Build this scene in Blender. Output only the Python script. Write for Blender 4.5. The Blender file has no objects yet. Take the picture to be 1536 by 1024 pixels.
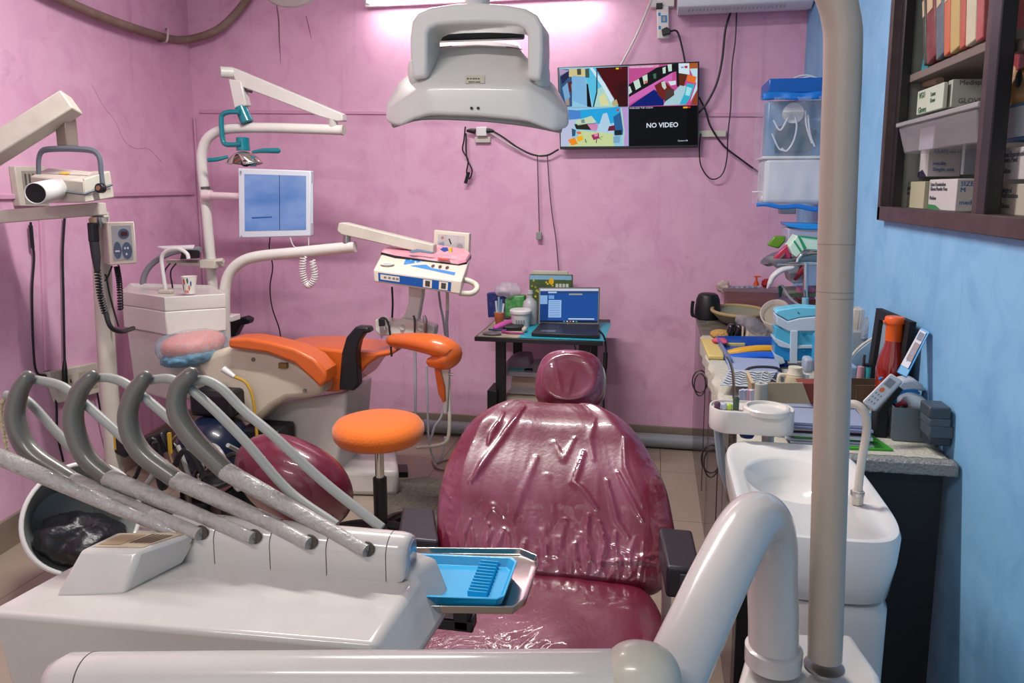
import bpy, bmesh, math, random
from mathutils import Vector, Matrix, Euler, noise
random.seed(7)
PI = math.pi
sc = bpy.context.scene
COL = sc.collection
V = Vector

# ------------------------------------------------------------------ camera
FL, PCX, PCY, EYE = 1120.0, 768.0, 440.0, 1.5
PITCH, YAW = math.radians(7.98), math.radians(10.86)
cam = bpy.data.cameras.new('camera')
cam.sensor_width = 36
cam.lens = FL / 1536 * 36
cam.shift_y = -(512 - PCY) / 1536
cam.clip_start = .02
camo = bpy.data.objects.new('camera', cam)
camo.location = (0, 0, EYE)
camo.rotation_euler = (PI/2 - PITCH, 0, YAW)
COL.objects.link(camo)
sc.camera = camo
_s, _c, _sp, _cp = math.sin(YAW), math.cos(YAW), math.sin(PITCH), math.cos(PITCH)
CR, CU, CF = V((_c, _s, 0)), V((-_s*_sp, _c*_sp, _cp)), V((-_s*_cp, _c*_cp, -_sp))

def at(x, y, Y=None, X=None, Z=None):
    """a measured point of the photograph, at a known depth, side or height of the room"""
    r = CR*(x-PCX) + CU*(PCY-y) + CF*FL
    t = Y/r.y if Y is not None else (X/r.x if X is not None else (Z-EYE)/r.z)
    return V((0, 0, EYE)) + r*t

def A(Y, *pts):
    return [at(p[0], p[1], Y=(p[2] if len(p) > 2 else Y)) for p in pts]

sc.view_settings.view_transform = 'Standard'
sc.view_settings.look = 'None'
sc.view_settings.exposure = 0
sc.view_settings.gamma = 1
sc.view_settings.use_curve_mapping = False

# ------------------------------------------------------------------ materials
def lin(c):
    if isinstance(c, str):
        c = tuple(int(c[i:i+2], 16)/255 for i in (0, 2, 4))
    return tuple((v/12.92 if v <= .04045 else ((v+.055)/1.055)**2.4) for v in c) + (1,)

MATS = {}
def mat(name, col, rough=.5, metal=0, coat=0, bump=0, bscale=40, alpha=1, trans=0, dirt=0, dcol=None,
        dscale=6, emit=None, estr=0, spec=.5, ior=1.45, coatbump=0, cscale=8, croug=.05, sheen=0):
    if name in MATS: return MATS[name]
    m = bpy.data.materials.new(name); m.use_nodes = True
    nt = m.node_tree; N = nt.nodes; L = nt.links
    b = N['Principled BSDF']
    b.inputs['Base Color'].default_value = lin(col)
    b.inputs['Roughness'].default_value = rough
    b.inputs['Metallic'].default_value = metal
    b.inputs['IOR'].default_value = ior
    b.inputs['Specular IOR Level'].default_value = spec
    b.inputs['Coat Weight'].default_value = coat
    b.inputs['Coat Roughness'].default_value = croug
    b.inputs['Alpha'].default_value = alpha
    b.inputs['Transmission Weight'].default_value = trans
    b.inputs['Sheen Weight'].default_value = sheen
    if emit:
        b.inputs['Emission Color'].default_value = lin(emit)
        b.inputs['Emission Strength'].default_value = estr
    tc = N.new('ShaderNodeTexCoord')
    if dirt:
        n = N.new('ShaderNodeTexNoise'); n.inputs['Scale'].default_value = dscale
        n.inputs['Detail'].default_value = 6; n.inputs['Roughness'].default_value = .65
        L.new(tc.outputs['Object'], n.inputs['Vector'])
        r = N.new('ShaderNodeValToRGB'); r.color_ramp.elements[0].position = .45; r.color_ramp.elements[1].position = .8
        L.new(n.outputs['Fac'], r.inputs['Fac'])
        mu = N.new('ShaderNodeMath'); mu.operation = 'MULTIPLY'; mu.inputs[1].default_value = dirt
        L.new(r.outputs['Color'], mu.inputs[0])
        mx = N.new('ShaderNodeMix'); mx.data_type = 'RGBA'
        mx.inputs[6].default_value = lin(col); mx.inputs[7].default_value = lin(dcol or '6a5a48')
        L.new(mu.outputs[0], mx.inputs[0]); L.new(mx.outputs[2], b.inputs['Base Color'])
    if bump:
        n = N.new('ShaderNodeTexNoise'); n.inputs['Scale'].default_value = bscale; n.inputs['Detail'].default_value = 5
        L.new(tc.outputs['Object'], n.inputs['Vector'])
        bp = N.new('ShaderNodeBump'); bp.inputs['Strength'].default_value = bump; bp.inputs['Distance'].default_value = .01
        L.new(n.outputs['Fac'], bp.inputs['Height']); L.new(bp.outputs['Normal'], b.inputs['Normal'])
    if coatbump:
        n = N.new('ShaderNodeTexNoise'); n.inputs['Scale'].default_value = cscale; n.inputs['Detail'].default_value = 2
        n.inputs['Distortion'].default_value = 1.5
        L.new(tc.outputs['Object'], n.inputs['Vector'])
        bp = N.new('ShaderNodeBump'); bp.inputs['Strength'].default_value = coatbump; bp.inputs['Distance'].default_value = .03
        L.new(n.outputs['Fac'], bp.inputs['Height']); L.new(bp.outputs['Normal'], b.inputs['Coat Normal'])
        if not bump: L.new(bp.outputs['Normal'], b.inputs['Normal'])
    MATS[name] = m
    return m

# ------------------------------------------------------------------ mesh builder
class MB:
    def __init__(s): s.b = bmesh.new(); s.mats = []; s.mi = 0
    def use(s, m):
        if m not in s.mats: s.mats.append(m)
        s.mi = s.mats.index(m); return s
    def face(s, vs, smooth=True):
        try:
            f = s.b.faces.new(vs); f.smooth = smooth; f.material_index = s.mi; return f
        except ValueError: return None
    def box(s, c, size, rot=(0, 0, 0), M=None):
        R = M if M is not None else Euler(rot).to_matrix()
        c = V(c); hx, hy, hz = size[0]/2, size[1]/2, size[2]/2
        vs = [s.b.verts.new(c + R @ V((x*hx, y*hy, z*hz))) for x, y, z in
              ((-1,-1,-1),(1,-1,-1),(1,1,-1),(-1,1,-1),(-1,-1,1),(1,-1,1),(1,1,1),(-1,1,1))]
        for q in ((3,2,1,0),(4,5,6,7),(0,1,5,4),(1,2,6,5),(2,3,7,6),(3,0,4,7)):
            s.face([vs[i] for i in q])
        return s
    def hexa(s, bot, top):
        """solid between two matching rings of points"""
        a = [s.b.verts.new(V(p)) for p in bot]; t = [s.b.verts.new(V(p)) for p in top]; n = len(a)
        s.face(a[::-1]); s.face(t)
        for i in range(n): s.face([a[i], a[(i+1) % n], t[(i+1) % n], t[i]])
        return s
    def prism(s, pts, vec):
        pts = [V(p) for p in pts]; vec = V(vec)
        return s.hexa(pts, [p+vec for p in pts])
    def rings(s, rings, cap0=True, cap1=True, closed=True):
        R = [[s.b.verts.new(V(p)) for p in r] for r in rings]; n = len(R[0])
        for a, b in zip(R, R[1:]):
            for i in range(n if closed else n-1):
                s.face([a[i], a[(i+1) % n], b[(i+1) % n], b[i]])
        if cap0 and closed: s.face(R[0][::-1])
        if cap1 and closed: s.face(R[-1])
        return s
    def cyl(s, p0, p1, r0, r1=None, seg=20, cap=True):
        p0, p1 = V(p0), V(p1); r1 = r0 if r1 is None else r1
        q = (p1-p0).to_track_quat('Z', 'Y').to_matrix()
        ring = lambda p, r: [p + q @ V((math.cos(2*PI*i/seg)*r, math.sin(2*PI*i/seg)*r, 0)) for i in range(seg)]
        return s.rings([ring(p0, r0), ring(p1, r1)], cap, cap)
    def tube(s, pts, r, seg=12, sub=8, cap=True, flat=1.0, roundcap=False, up=None):
        pts = [V(p) for p in pts]
        rr = list(r) if isinstance(r, (list, tuple)) else [r]*len(pts)
        P, Rr = [], []
        if sub > 1 and len(pts) > 2:
            e = [2*pts[0]-pts[1]] + pts + [2*pts[-1]-pts[-2]]
            for i in range(len(pts)-1):
                a, b, c, d = e[i:i+4]
                for k in range(sub):
                    t = k/sub
                    P.append(.5*((2*b)+(c-a)*t+(2*a-5*b+4*c-d)*t*t+(3*b-a-3*c+d)*t**3))
                    Rr.append(rr[i]*(1-t)+rr[i+1]*t)
            P.append(pts[-1]); Rr.append(rr[-1])
        else: P, Rr = pts, rr
        if roundcap:
            t0 = (P[0]-P[1]).normalized(); t1 = (P[-1]-P[-2]).normalized(); r0, r1 = Rr[0], Rr[-1]
            P = [P[0]+t0*r0*.98, P[0]+t0*r0*.7] + P + [P[-1]+t1*r1*.7, P[-1]+t1*r1*.98]
            Rr = [r0*.2, r0*.7] + Rr + [r1*.7, r1*.2]
        n = None; rings = []
        for i, p in enumerate(P):
            t = ((P[min(i+1, len(P)-1)]) - P[max(i-1, 0)]).normalized()
            if n is None:
                n = V(up) if up else (V((0, 0, 1)) if abs(t.z) < .9 else V((0, 1, 0)))
            n = (n - t*n.dot(t)).normalized(); b = t.cross(n)
            rings.append([p + (n*math.cos(2*PI*k/seg)*flat + b*math.sin(2*PI*k/seg))*Rr[i] for k in range(seg)])
        return s.rings(rings, cap, cap)
    def lathe(s, prof, c=(0, 0, 0), seg=32, M=None, sx=1, sy=1, cap0=True, cap1=True):
        c = V(c); M = M or Matrix.Identity(3)
        rg = [[c + M @ V((math.cos(2*PI*i/seg)*max(r, 1e-4)*sx, math.sin(2*PI*i/seg)*max(r, 1e-4)*sy, z)) for i in range(seg)] for r, z in prof]
        return s.rings(rg, cap0, cap1)
    def superell(s, c, r, e=2.5, M=None, nu=40, nv=20, fn=None, ez=None):
        c = V(c); M = M or Matrix.Identity(3); ez = ez or e
        sg = lambda v, p: math.copysign(abs(v)**p, v)
        rg = []
        for j in range(1, nv):
            ph = -PI/2 + PI*j/nv; row = []
            for i in range(nu):
                th = 2*PI*i/nu
                p = V((r[0]*sg(math.cos(ph), 2/ez)*sg(math.cos(th), 2/e), r[1]*sg(math.cos(ph), 2/ez)*sg(math.sin(th), 2/e), r[2]*sg(math.sin(ph), 2/ez)))
                if fn: p = V(fn(p))
                row.append(c + M @ p)
            rg.append(row)
        return s.rings(rg)
    def grid(s, fn, nu, nv, thick=None):
        vs = [[s.b.verts.new(V(fn(i/nu, j/nv))) for i in range(nu+1)] for j in range(nv+1)]
        for j in range(nv):
            for i in range(nu): s.face([vs[j][i], vs[j][i+1], vs[j+1][i+1], vs[j+1][i]])
        return s

class Root:
    pass

def _mesh(name, mb, m, inv):
    me = bpy.data.meshes.new(name)
    bm = mb.b
    bmesh.ops.recalc_face_normals(bm, faces=bm.faces)
    if inv is not None: bm.transform(inv)
    bm.to_mesh(me); bm.free()
    for mm in (mb.mats if mb.mats else [m]): me.materials.append(mm)
    return me

def mods(o, bevel=0, sub=0, solid=0, seg=2, ang=40):
    if solid:
        k = o.modifiers.new('solid', 'SOLIDIFY'); k.thickness = solid; k.offset = 0
    if bevel:
        k = o.modifiers.new('bevel', 'BEVEL'); k.width = bevel; k.segments = seg; k.limit_method = 'ANGLE'
        k.angle_limit = math.radians(ang); k.harden_normals = False
    if sub:
        k = o.modifiers.new('sub', 'SUBSURF'); k.levels = sub; k.render_levels = sub

def sharp(me, ang):
    try: me.set_sharp_from_angle(angle=math.radians(ang))
    except Exception: pass

def thing(name, label, cat, loc, group=None, rotz=0):
    o = bpy.data.objects.new(name, None); COL.objects.link(o)
    o.location = loc; o.rotation_euler = (0, 0, rotz); o.empty_display_size = .05
    o['label'] = label; o['category'] = cat
    if group: o['group'] = group
    return o

def part(parent, name, mb, m, label=None, bevel=0, sub=0, solid=0, seg=2, ang=40, local=False, kind=None, sh=35):
    top = parent
    while top.parent: top = top.parent
    inv = None if local else (Matrix.Translation(top.location) @ top.rotation_euler.to_matrix().to_4x4()).inverted()
    me = _mesh(name, mb, m, inv)
    if not sub: sharp(me, sh)
    o = bpy.data.objects.new(name, me); COL.objects.link(o); o.parent = parent
    mods(o, bevel, sub, solid, seg, ang)
    if label: o['label'] = label
    if kind: o['kind'] = kind
    return o

def single(name, label, cat, mb, m, loc=None, group=None, bevel=0, sub=0, solid=0, seg=2, ang=40, kind=None, sh=35):
    if loc is None:
        n = len(mb.b.verts); c = sum((v.co for v in mb.b.verts), V())/n
        loc = V((c.x, c.y, min(v.co.z for v in mb.b.verts)))
    me = _mesh(name, mb, m, Matrix.Translation(-V(loc)))
    if not sub: sharp(me, sh)
    o = bpy.data.objects.new(name, me); COL.objects.link(o); o.location = loc
    mods(o, bevel, sub, solid, seg, ang)
    if kind != 'structure': o['label'] = label; o['category'] = cat
    elif label: o['label'] = label
    if group: o['group'] = group
    if kind: o['kind'] = kind
    return o

def struct(name, mb, m, **k):
    return single(name, None, None, mb, m, loc=(0, 0, 0), kind='structure', **k)

def textmb(txt, size, origin, xdir, ydir, m, extrude=.0005, align='LEFT', bold=False, mb=None):
    """lettering as mesh, standing on a plane spanned by xdir/ydir"""
    cu = bpy.data.curves.new('t', 'FONT'); cu.body = txt; cu.size = size; cu.extrude = extrude
    cu.align_x = align; cu.resolution_u = 2
    if bold: cu.offset = size*.02
    o = bpy.data.objects.new('t', cu); COL.objects.link(o)
    dg = bpy.context.evaluated_depsgraph_get(); dg.update()
    me = bpy.data.meshes.new_from_object(o.evaluated_get(dg))
    xd, yd = V(xdir).normalized(), V(ydir).normalized(); zd = xd.cross(yd)
    M = Matrix.Translation(V(origin)) @ Matrix((xd, yd, zd)).transposed().to_4x4()
    me.transform(M)
    mb = mb or MB()
    mb.use(m)
    n0 = len(mb.b.faces)
    mb.b.from_mesh(me)
    mb.b.faces.ensure_lookup_table()
    for f in mb.b.faces[n0:]: f.material_index = mb.mi
    bpy.data.objects.remove(o); bpy.data.curves.remove(cu); bpy.data.meshes.remove(me)
    return mb

def cable(name, label, pts, r, m, cat='cable', group=None, seg=8, sub=8):
    return single(name, label, cat, MB().tube(pts, r, seg=seg, sub=sub), m, loc=V(pts[0]), group=group)

def coil(pts, R, r, turns, n=10):
    """points of a coiled cord along a polyline"""
    pts = [V(p) for p in pts]
    e = [2*pts[0]-pts[1]] + pts + [2*pts[-1]-pts[-2]]
    def ev(u):
        u = min(max(u, 0), .99999)*(len(pts)-1); i = int(u); t = u-i; a, b, c, d = e[i:i+4]
        return .5*((2*b)+(c-a)*t+(2*a-5*b+4*c-d)*t*t+(3*b-a-3*c+d)*t**3)
    out = []; N_ = turns*n
    for k in range(N_+1):
        u = k/N_; p = ev(u); t = (ev(u+.01)-ev(u-.01)).normalized()
        nn = V((0, 1, 0)); nn = (nn-t*nn.dot(t)).normalized(); b = t.cross(nn); a = 2*PI*k/n
        out.append(p + (nn*math.cos(a)+b*math.sin(a))*R)
    return out

def quadpt(c4, u, v):
    """point on a quad given corners tl,tr,br,bl"""
    tl, tr, br, bl = c4
    return (tl*(1-u)+tr*u)*(1-v) + (bl*(1-u)+br*u)*v

def decal(mb, c4, poly, m, off):
    """flat coloured patch printed on a rectangle, poly in 0..1 coordinates (v down)"""
    n = (c4[1]-c4[0]).cross(c4[3]-c4[0]).normalized()
    if n.dot(V((0, 0, EYE))-c4[0]) < 0: n = -n
    mb.use(m)
    mb.face([mb.b.verts.new(quadpt(c4, u, v)+n*off) for u, v in poly], smooth=False)
def rect(u0, v0, u1, v1): return [(u0, v0), (u1, v0), (u1, v1), (u0, v1)]
# ------------------------------------------------------------------ shared materials
DB, XR = 4.36, .763          # back wall depth, right wall side
white = mat('white_enamel', 'c3bfb9', .2, coat=.6, dirt=.16, dcol='9a8f80', dscale=9)
white_clean = mat('white_plastic', 'd4d3d0', .35, coat=.3)
cream = mat('aged_cream', 'c0bbae', .42, dirt=.35, dcol='8a7a62', dscale=10)
greyplastic = mat('grey_plastic', '8d8f8c', .35)
greyhose = mat('grey_hose', '92948f', .42)
darkhook = mat('dark_grey_rubber', '615f57', .32, coat=.25)
black = mat('black_plastic', '16171b', .38)
blackm = mat('black_matte', '121216', .7)
blackcord = mat('black_cord', '15151a', .45)
whitecord = mat('white_cord', 'c8c4c0', .45)
steel = mat('brushed_steel', 'b4b2ae', .28, metal=1)
chrome = mat('chrome', 'd0d0d0', .1, metal=1)
darksteel = mat('worn_dark_steel', '55504e', .35, metal=.8)
orange = mat('orange_leatherette', 'c95f22', .35, coat=.4, bump=.08, bscale=60)
teal = mat('teal_plastic', '04707c', .25, coat=.5)
paperm = mat('paper_white', 'd6d6d8', .7)
clearp = mat('clear_plastic', 'd9dde2', .18, alpha=.35, spec=.6)

def wallmat(name, c1, c2, c3, stain):
    m = bpy.data.materials.new(name); m.use_nodes = True; nt = m.node_tree; N = nt.nodes; L = nt.links
    b = N['Principled BSDF']; b.inputs['Roughness'].default_value = .55; b.inputs['Specular IOR Level'].default_value = .3
    tc = N.new('ShaderNodeTexCoord')
    def nz(s, d, dist=0, r=.5):
        n = N.new('ShaderNodeTexNoise'); n.inputs['Scale'].default_value = s; n.inputs['Detail'].default_value = d
        n.inputs['Distortion'].default_value = dist; n.inputs['Roughness'].default_value = r
        L.new(tc.outputs['Object'], n.inputs['Vector']); return n
    def ramp(src, p0, p1):
        r = N.new('ShaderNodeMapRange'); r.inputs['From Min'].default_value = p0; r.inputs['From Max'].default_value = p1
        L.new(src, r.inputs['Value']); return r.outputs['Result']
    def mix(fac, a, bb):
        x = N.new('ShaderNodeMix'); x.data_type = 'RGBA'
        L.new(fac, x.inputs[0])
        if isinstance(a, tuple): x.inputs[6].default_value = a
        else: L.new(a, x.inputs[6])
        if isinstance(bb, tuple): x.inputs[7].default_value = bb
        else: L.new(bb, x.inputs[7])
        return x.outputs[2]
    n1 = nz(1.6, 4, .6); n2 = nz(6, 6, .8, .6); n3 = nz(2.8, 8, 1.2, .7); n4 = nz(45, 3)
    c = mix(ramp(n1.outputs['Fac'], .3, .7), lin(c1), lin(c2))
    c = mix(ramp(n2.outputs['Fac'], .45, .75), c, lin(c3))
    def scl(s, k):
        mu = N.new('ShaderNodeMath'); mu.operation = 'MULTIPLY'; mu.inputs[1].default_value = k; L.new(s, mu.inputs[0]); return mu.outputs[0]
    c = mix(scl(ramp(n3.outputs['Fac'], .58, .78), .45), c, lin(stain))
    # dark specks of worn paint
    v = N.new('ShaderNodeTexVoronoi'); v.inputs['Scale'].default_value = 7; L.new(tc.outputs['Object'], v.inputs['Vector'])
    c = mix(scl(ramp(v.outputs['Distance'], .022, .008), .6), c, lin(stain))
    # vertical water streaks
    mp = N.new('ShaderNodeMapping'); mp.inputs['Scale'].default_value = (16, 16, .7); L.new(tc.outputs['Object'], mp.inputs['Vector'])
    n5 = N.new('ShaderNodeTexNoise'); n5.inputs['Scale'].default_value = 1; n5.inputs['Detail'].default_value = 4; L.new(mp.outputs['Vector'], n5.inputs['Vector'])
    c = mix(scl(ramp(n5.outputs['Fac'], .62, .8), .3), c, lin(stain))
    L.new(c, b.inputs['Base Color'])
    bp = N.new('ShaderNodeBump'); bp.inputs['Strength'].default_value = .18; bp.inputs['Distance'].default_value = .01
    ad = N.new('ShaderNodeMath'); ad.operation = 'ADD'; L.new(n2.outputs['Fac'], ad.inputs[0]); L.new(scl(n4.outputs['Fac'], .25), ad.inputs[1])
    L.new(ad.outputs[0], bp.inputs['Height']); L.new(bp.outputs['Normal'], b.inputs['Normal'])
    return m
pink = wallmat('pink_wall_paint', 'd7a6c1', 'dcb1c8', 'cf9ab8', '8f6280')
blue = wallmat('blue_wall_paint', '79aed4', '86b9de', '6ca2cc', '5a87ae')

def tilemat():
    m = bpy.data.materials.new('floor_tiles'); m.use_nodes = True; nt = m.node_tree; N = nt.nodes; L = nt.links
    b = N['Principled BSDF']; b.inputs['Roughness'].default_value = .38
    tc = N.new('ShaderNodeTexCoord'); mp = N.new('ShaderNodeMapping'); mp.inputs['Location'].default_value = (2.34+.6*5, -2.115+.6*6, 0)
    L.new(tc.outputs['Object'], mp.inputs['Vector'])
    br = N.new('ShaderNodeTexBrick'); br.offset = 0; br.inputs['Scale'].default_value = 1
    br.inputs['Brick Width'].default_value = .6; br.inputs['Row Height'].default_value = .6
    br.inputs['Mortar Size'].default_value = .0022; br.inputs['Mortar Smooth'].default_value = .2
    br.inputs['Color1'].default_value = lin('9b8d7c'); br.inputs['Color2'].default_value = lin('9f9182'); br.inputs['Mortar'].default_value = lin('54493e')
    L.new(mp.outputs['Vector'], br.inputs['Vector'])
    n = N.new('ShaderNodeTexNoise'); n.inputs['Scale'].default_value = 3; n.inputs['Detail'].default_value = 8; n.inputs['Roughness'].default_value = .7
    L.new(tc.outputs['Object'], n.inputs['Vector'])
    r = N.new('ShaderNodeMapRange'); r.inputs['From Min'].default_value = .45; r.inputs['From Max'].default_value = .75; r.inputs['To Max'].default_value = .5
    L.new(n.outputs['Fac'], r.inputs['Value'])
    x = N.new('ShaderNodeMix'); x.data_type = 'RGBA'; L.new(r.outputs[0], x.inputs[0]); L.new(br.outputs['Color'], x.inputs[6]); x.inputs[7].default_value = lin('8a7560')
    L.new(x.outputs[2], b.inputs['Base Color'])
    bp = N.new('ShaderNodeBump'); bp.inputs['Strength'].default_value = .15; bp.inputs['Distance'].default_value = .005
    L.new(br.outputs['Fac'], bp.inputs['Height']); bp.invert = True; L.new(bp.outputs['Normal'], b.inputs['Normal'])
    return m
skirting = mat('brown_skirting_tile', '85776a', .4, dirt=.5, dcol='55483a', dscale=5)

# ------------------------------------------------------------------ room shell
CH = 2.95
FRONT = -1.6
LX = lambda y: -2.885 + (4.36-y)*.128           # left wall runs slightly askew
struct('floor', MB().box((-1.2, (DB+FRONT)/2, -.05), (5.4, DB-FRONT+.6, .1)), tilemat())
struct('ceiling', MB().box((-1.2, (DB+FRONT)/2, CH+.05), (5.4, DB-FRONT+.6, .1)), mat('ceiling_paint', 'c9c4c6', .8))
struct('wall_back', MB().box((-1.2, DB+.06, CH/2), (4.4, .12, CH)), pink)
lw = MB(); lw.hexa([(LX(DB), DB, 0), (LX(DB)-.12, DB, 0), (LX(FRONT)-.12, FRONT, 0), (LX(FRONT), FRONT, 0)],
                   [(LX(DB), DB, CH), (LX(DB)-.12, DB, CH), (LX(FRONT)-.12, FRONT, CH), (LX(FRONT), FRONT, CH)])
struct('wall_left', lw, pink)
# right wall with the recessed shelf niche
NY0, NY1, NZ0, NZ1, ND = 1.15, 2.70, 1.43, 2.6, .30
rw = MB()
rw.box((XR+.2, (NY1+DB)/2, CH/2), (.4, DB-NY1, CH))
rw.box((XR+.2, (FRONT+NY0)/2, CH/2), (.4, NY0-FRONT, CH))
rw.box((XR+.2, (NY0+NY1)/2, NZ0/2), (.4, NY1-NY0, NZ0))
rw.box((XR+.2, (NY0+NY1)/2, (NZ1+CH)/2), (.4, NY1-NY0, CH-NZ1))
rw.box((XR+ND+.05, (NY0+NY1)/2, (NZ0+NZ1)/2), (.1, NY1-NY0, NZ1-NZ0))
struct('wall_right', rw, blue)
# lining of the niche
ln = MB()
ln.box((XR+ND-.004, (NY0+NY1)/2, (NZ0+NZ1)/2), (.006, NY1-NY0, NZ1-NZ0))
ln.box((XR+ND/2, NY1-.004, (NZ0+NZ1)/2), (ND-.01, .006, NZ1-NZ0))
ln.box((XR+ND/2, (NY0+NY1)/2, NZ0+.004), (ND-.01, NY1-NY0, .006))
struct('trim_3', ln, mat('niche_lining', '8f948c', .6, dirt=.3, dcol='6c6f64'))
# skirting
struct('baseboard_back', MB().box((-1.06, DB-.008, .055), (3.64, .016, .11)), skirting, bevel=.002)
bl = MB(); bl.hexa([(LX(DB)+.016, DB, 0), (LX(DB), DB, 0), (LX(FRONT), FRONT, 0), (LX(FRONT)+.016, FRONT, 0)],
                   [(LX(DB)+.016, DB, .13), (LX(DB), DB, .13), (LX(FRONT), FRONT, .13), (LX(FRONT)+.016, FRONT, .13)])
struct('baseboard_left', bl, skirting, bevel=.002)
# plaster ridges on the walls
p0, p1 = at(300, 170, Y=DB), at(1200, 176, Y=DB)
pinktrim = mat('pink_conduit', 'cc9ab5', .6)
struct('trim_1', MB().prism([p0, p1, p1+V((0, 0, .02)), p0+V((0, 0, .02))], (0, -.012, 0)), pinktrim, bevel=.003)
a, b_ = V((LX(4.3), 4.3, 1.462)), V((LX(1.0), 1.0, 1.45))
struct('trim_2', MB().hexa([a, b_, b_+V((.014, 0, 0)), a+V((.014, 0, 0))], [a+V((0, 0, .022)), b_+V((0, 0, .022)), b_+V((.014, 0, .022)), a+V((.014, 0, .022))]), pinktrim, bevel=.003)
a = V((LX(4.345)+.012, 4.345, 0)); a1 = a.copy(); a.z = .15; a1.z = 1.94
struct('trim_4', MB().cyl(a, a1, .006, seg=8), pinktrim)

# grey waste pipe on the floor along the back wall
single('drain_pipe', 'grey plastic waste pipe lying along the foot of the back wall', 'pipe',
       MB().cyl((-2.3, DB-.075, .045), (.74, DB-.075, .045), .04, seg=24), mat('grey_pvc', '858a90', .35, coat=.2, dirt=.3))

# ------------------------------------------------------------------ lights
def area(name, loc, rot, sx, sy, power, col=(1, .96, .93)):
    l = bpy.data.lights.new(name, 'AREA'); l.shape = 'RECTANGLE'; l.size = sx; l.size_y = sy; l.energy = power; l.color = col
    o = bpy.data.objects.new(name, l); o.location = loc; o.rotation_euler = rot; COL.objects.link(o); return o
glow = mat('lit_tube', 'ffffff', .5, emit='fff3ee', estr=6)
def tube_light(label, p0, p1, down, r=.014):
    p0, p1 = V(p0), V(p1); c = (p0+p1)/2
    t = thing('tube_light', label, 'light', c)
    d = (p1-p0).normalized(); up = -V(down).normalized(); sd = d.cross(up)
    M = Matrix((d, sd, up)).transposed()
    part(t, 'housing', MB().box(c+up*.035, ((p1-p0).length+.06, .05, .03), M=M), white_clean, bevel=.004)
    part(t, 'lamp_tube', MB().cyl(p0, p1, r, seg=16), glow)
    for p in (p0, p1): part(t, 'lamp_holder', MB().box(p+up*.012, (.02, .034, .05), M=M), white_clean, bevel=.003)
    return t
q0, q1 = at(552, -6, Y=DB-.09), at(903, -8, Y=DB-.09); q0.z = q1.z = (q0.z+q1.z)/2
tube_light('white fluorescent tube glowing high on the pink back wall', q0, q1, (0, -1, 0))
area('tube_lamp_back', (q0+q1)/2+V((0, -.03, 0)), (math.radians(62), 0, 0), 1.3, .05, 9)
tube_light('fluorescent tube on the ceiling over the maroon dental chair', (-1.6, 2.3, CH-.06), (-.4, 2.3, CH-.06), (0, 0, -1))
area('tube_lamp_ceiling', (-1.0, 2.3, CH-.09), (0, 0, 0), 1.2, .06, 72)  # area lamp added out of view to even out the room light
tube_light('fluorescent tube on the ceiling behind the camera', (-1.6, -.5, CH-.06), (-.4, -.5, CH-.06), (0, 0, -1))
area('tube_lamp_front', (-1.0, -.5, CH-.09), (math.radians(20), 0, 0), 1.2, .06, 26)
# uniform world fill, let in where the front wall is left out
w = bpy.data.worlds.new('world'); sc.world = w; w.use_nodes = True
w.node_tree.nodes['Background'].inputs[0].default_value = (.97, .98, 1, 1)
w.node_tree.nodes['Background'].inputs[1].default_value = .95
# ------------------------------------------------------------------ maroon dental chair in the foreground
def maroonmat(name, film, bs=.35):
    m = bpy.data.materials.new(name); m.use_nodes = True; nt = m.node_tree; N = nt.nodes; L = nt.links
    b = N['Principled BSDF']; b.inputs['Roughness'].default_value = .34; b.inputs['Coat Weight'].default_value = 1 if film else .6
    b.inputs['Coat Roughness'].default_value = .03
    tc = N.new('ShaderNodeTexCoord')
    n = N.new('ShaderNodeTexNoise'); n.inputs['Scale'].default_value = 5; n.inputs['Detail'].default_value = 4; n.inputs['Distortion'].default_value = 1
    L.new(tc.outputs['Object'], n.inputs['Vector'])
    r = N.new('ShaderNodeMapRange'); r.inputs['From Min'].default_value = .4; r.inputs['From Max'].default_value = .65; L.new(n.outputs['Fac'], r.inputs['Value'])
    x = N.new('ShaderNodeMix'); x.data_type = 'RGBA'; L.new(r.outputs[0], x.inputs[0])
    x.inputs[6].default_value = lin('621229'); x.inputs[7].default_value = lin('763850' if film else '5c1129')
    L.new(x.outputs[2], b.inputs['Base Color'])
    n2 = N.new('ShaderNodeTexNoise'); n2.inputs['Scale'].default_value = 90; n2.inputs['Detail'].default_value = 4; L.new(tc.outputs['Object'], n2.inputs['Vector'])
    bp = N.new('ShaderNodeBump'); bp.inputs['Strength'].default_value = .12; bp.inputs['Distance'].default_value = .004
    L.new(n2.outputs['Fac'], bp.inputs['Height']); L.new(bp.outputs['Normal'], b.inputs['Normal'])
    n3 = N.new('ShaderNodeTexNoise'); n3.inputs['Scale'].default_value = 7; n3.inputs['Detail'].default_value = 3; n3.inputs['Distortion'].default_value = 1.8
    L.new(tc.outputs['Object'], n3.inputs['Vector'])
    bp2 = N.new('ShaderNodeBump'); bp2.inputs['Strength'].default_value = bs; bp2.inputs['Distance'].default_value = .02
    L.new(n3.outputs['Fac'], bp2.inputs['Height']); L.new(bp2.outputs['Normal'], b.inputs['Coat Normal'])
    return m
mar_film = maroonmat('maroon_under_film', True, .12)
mar = maroonmat('maroon_leatherette', False, .12)

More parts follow.
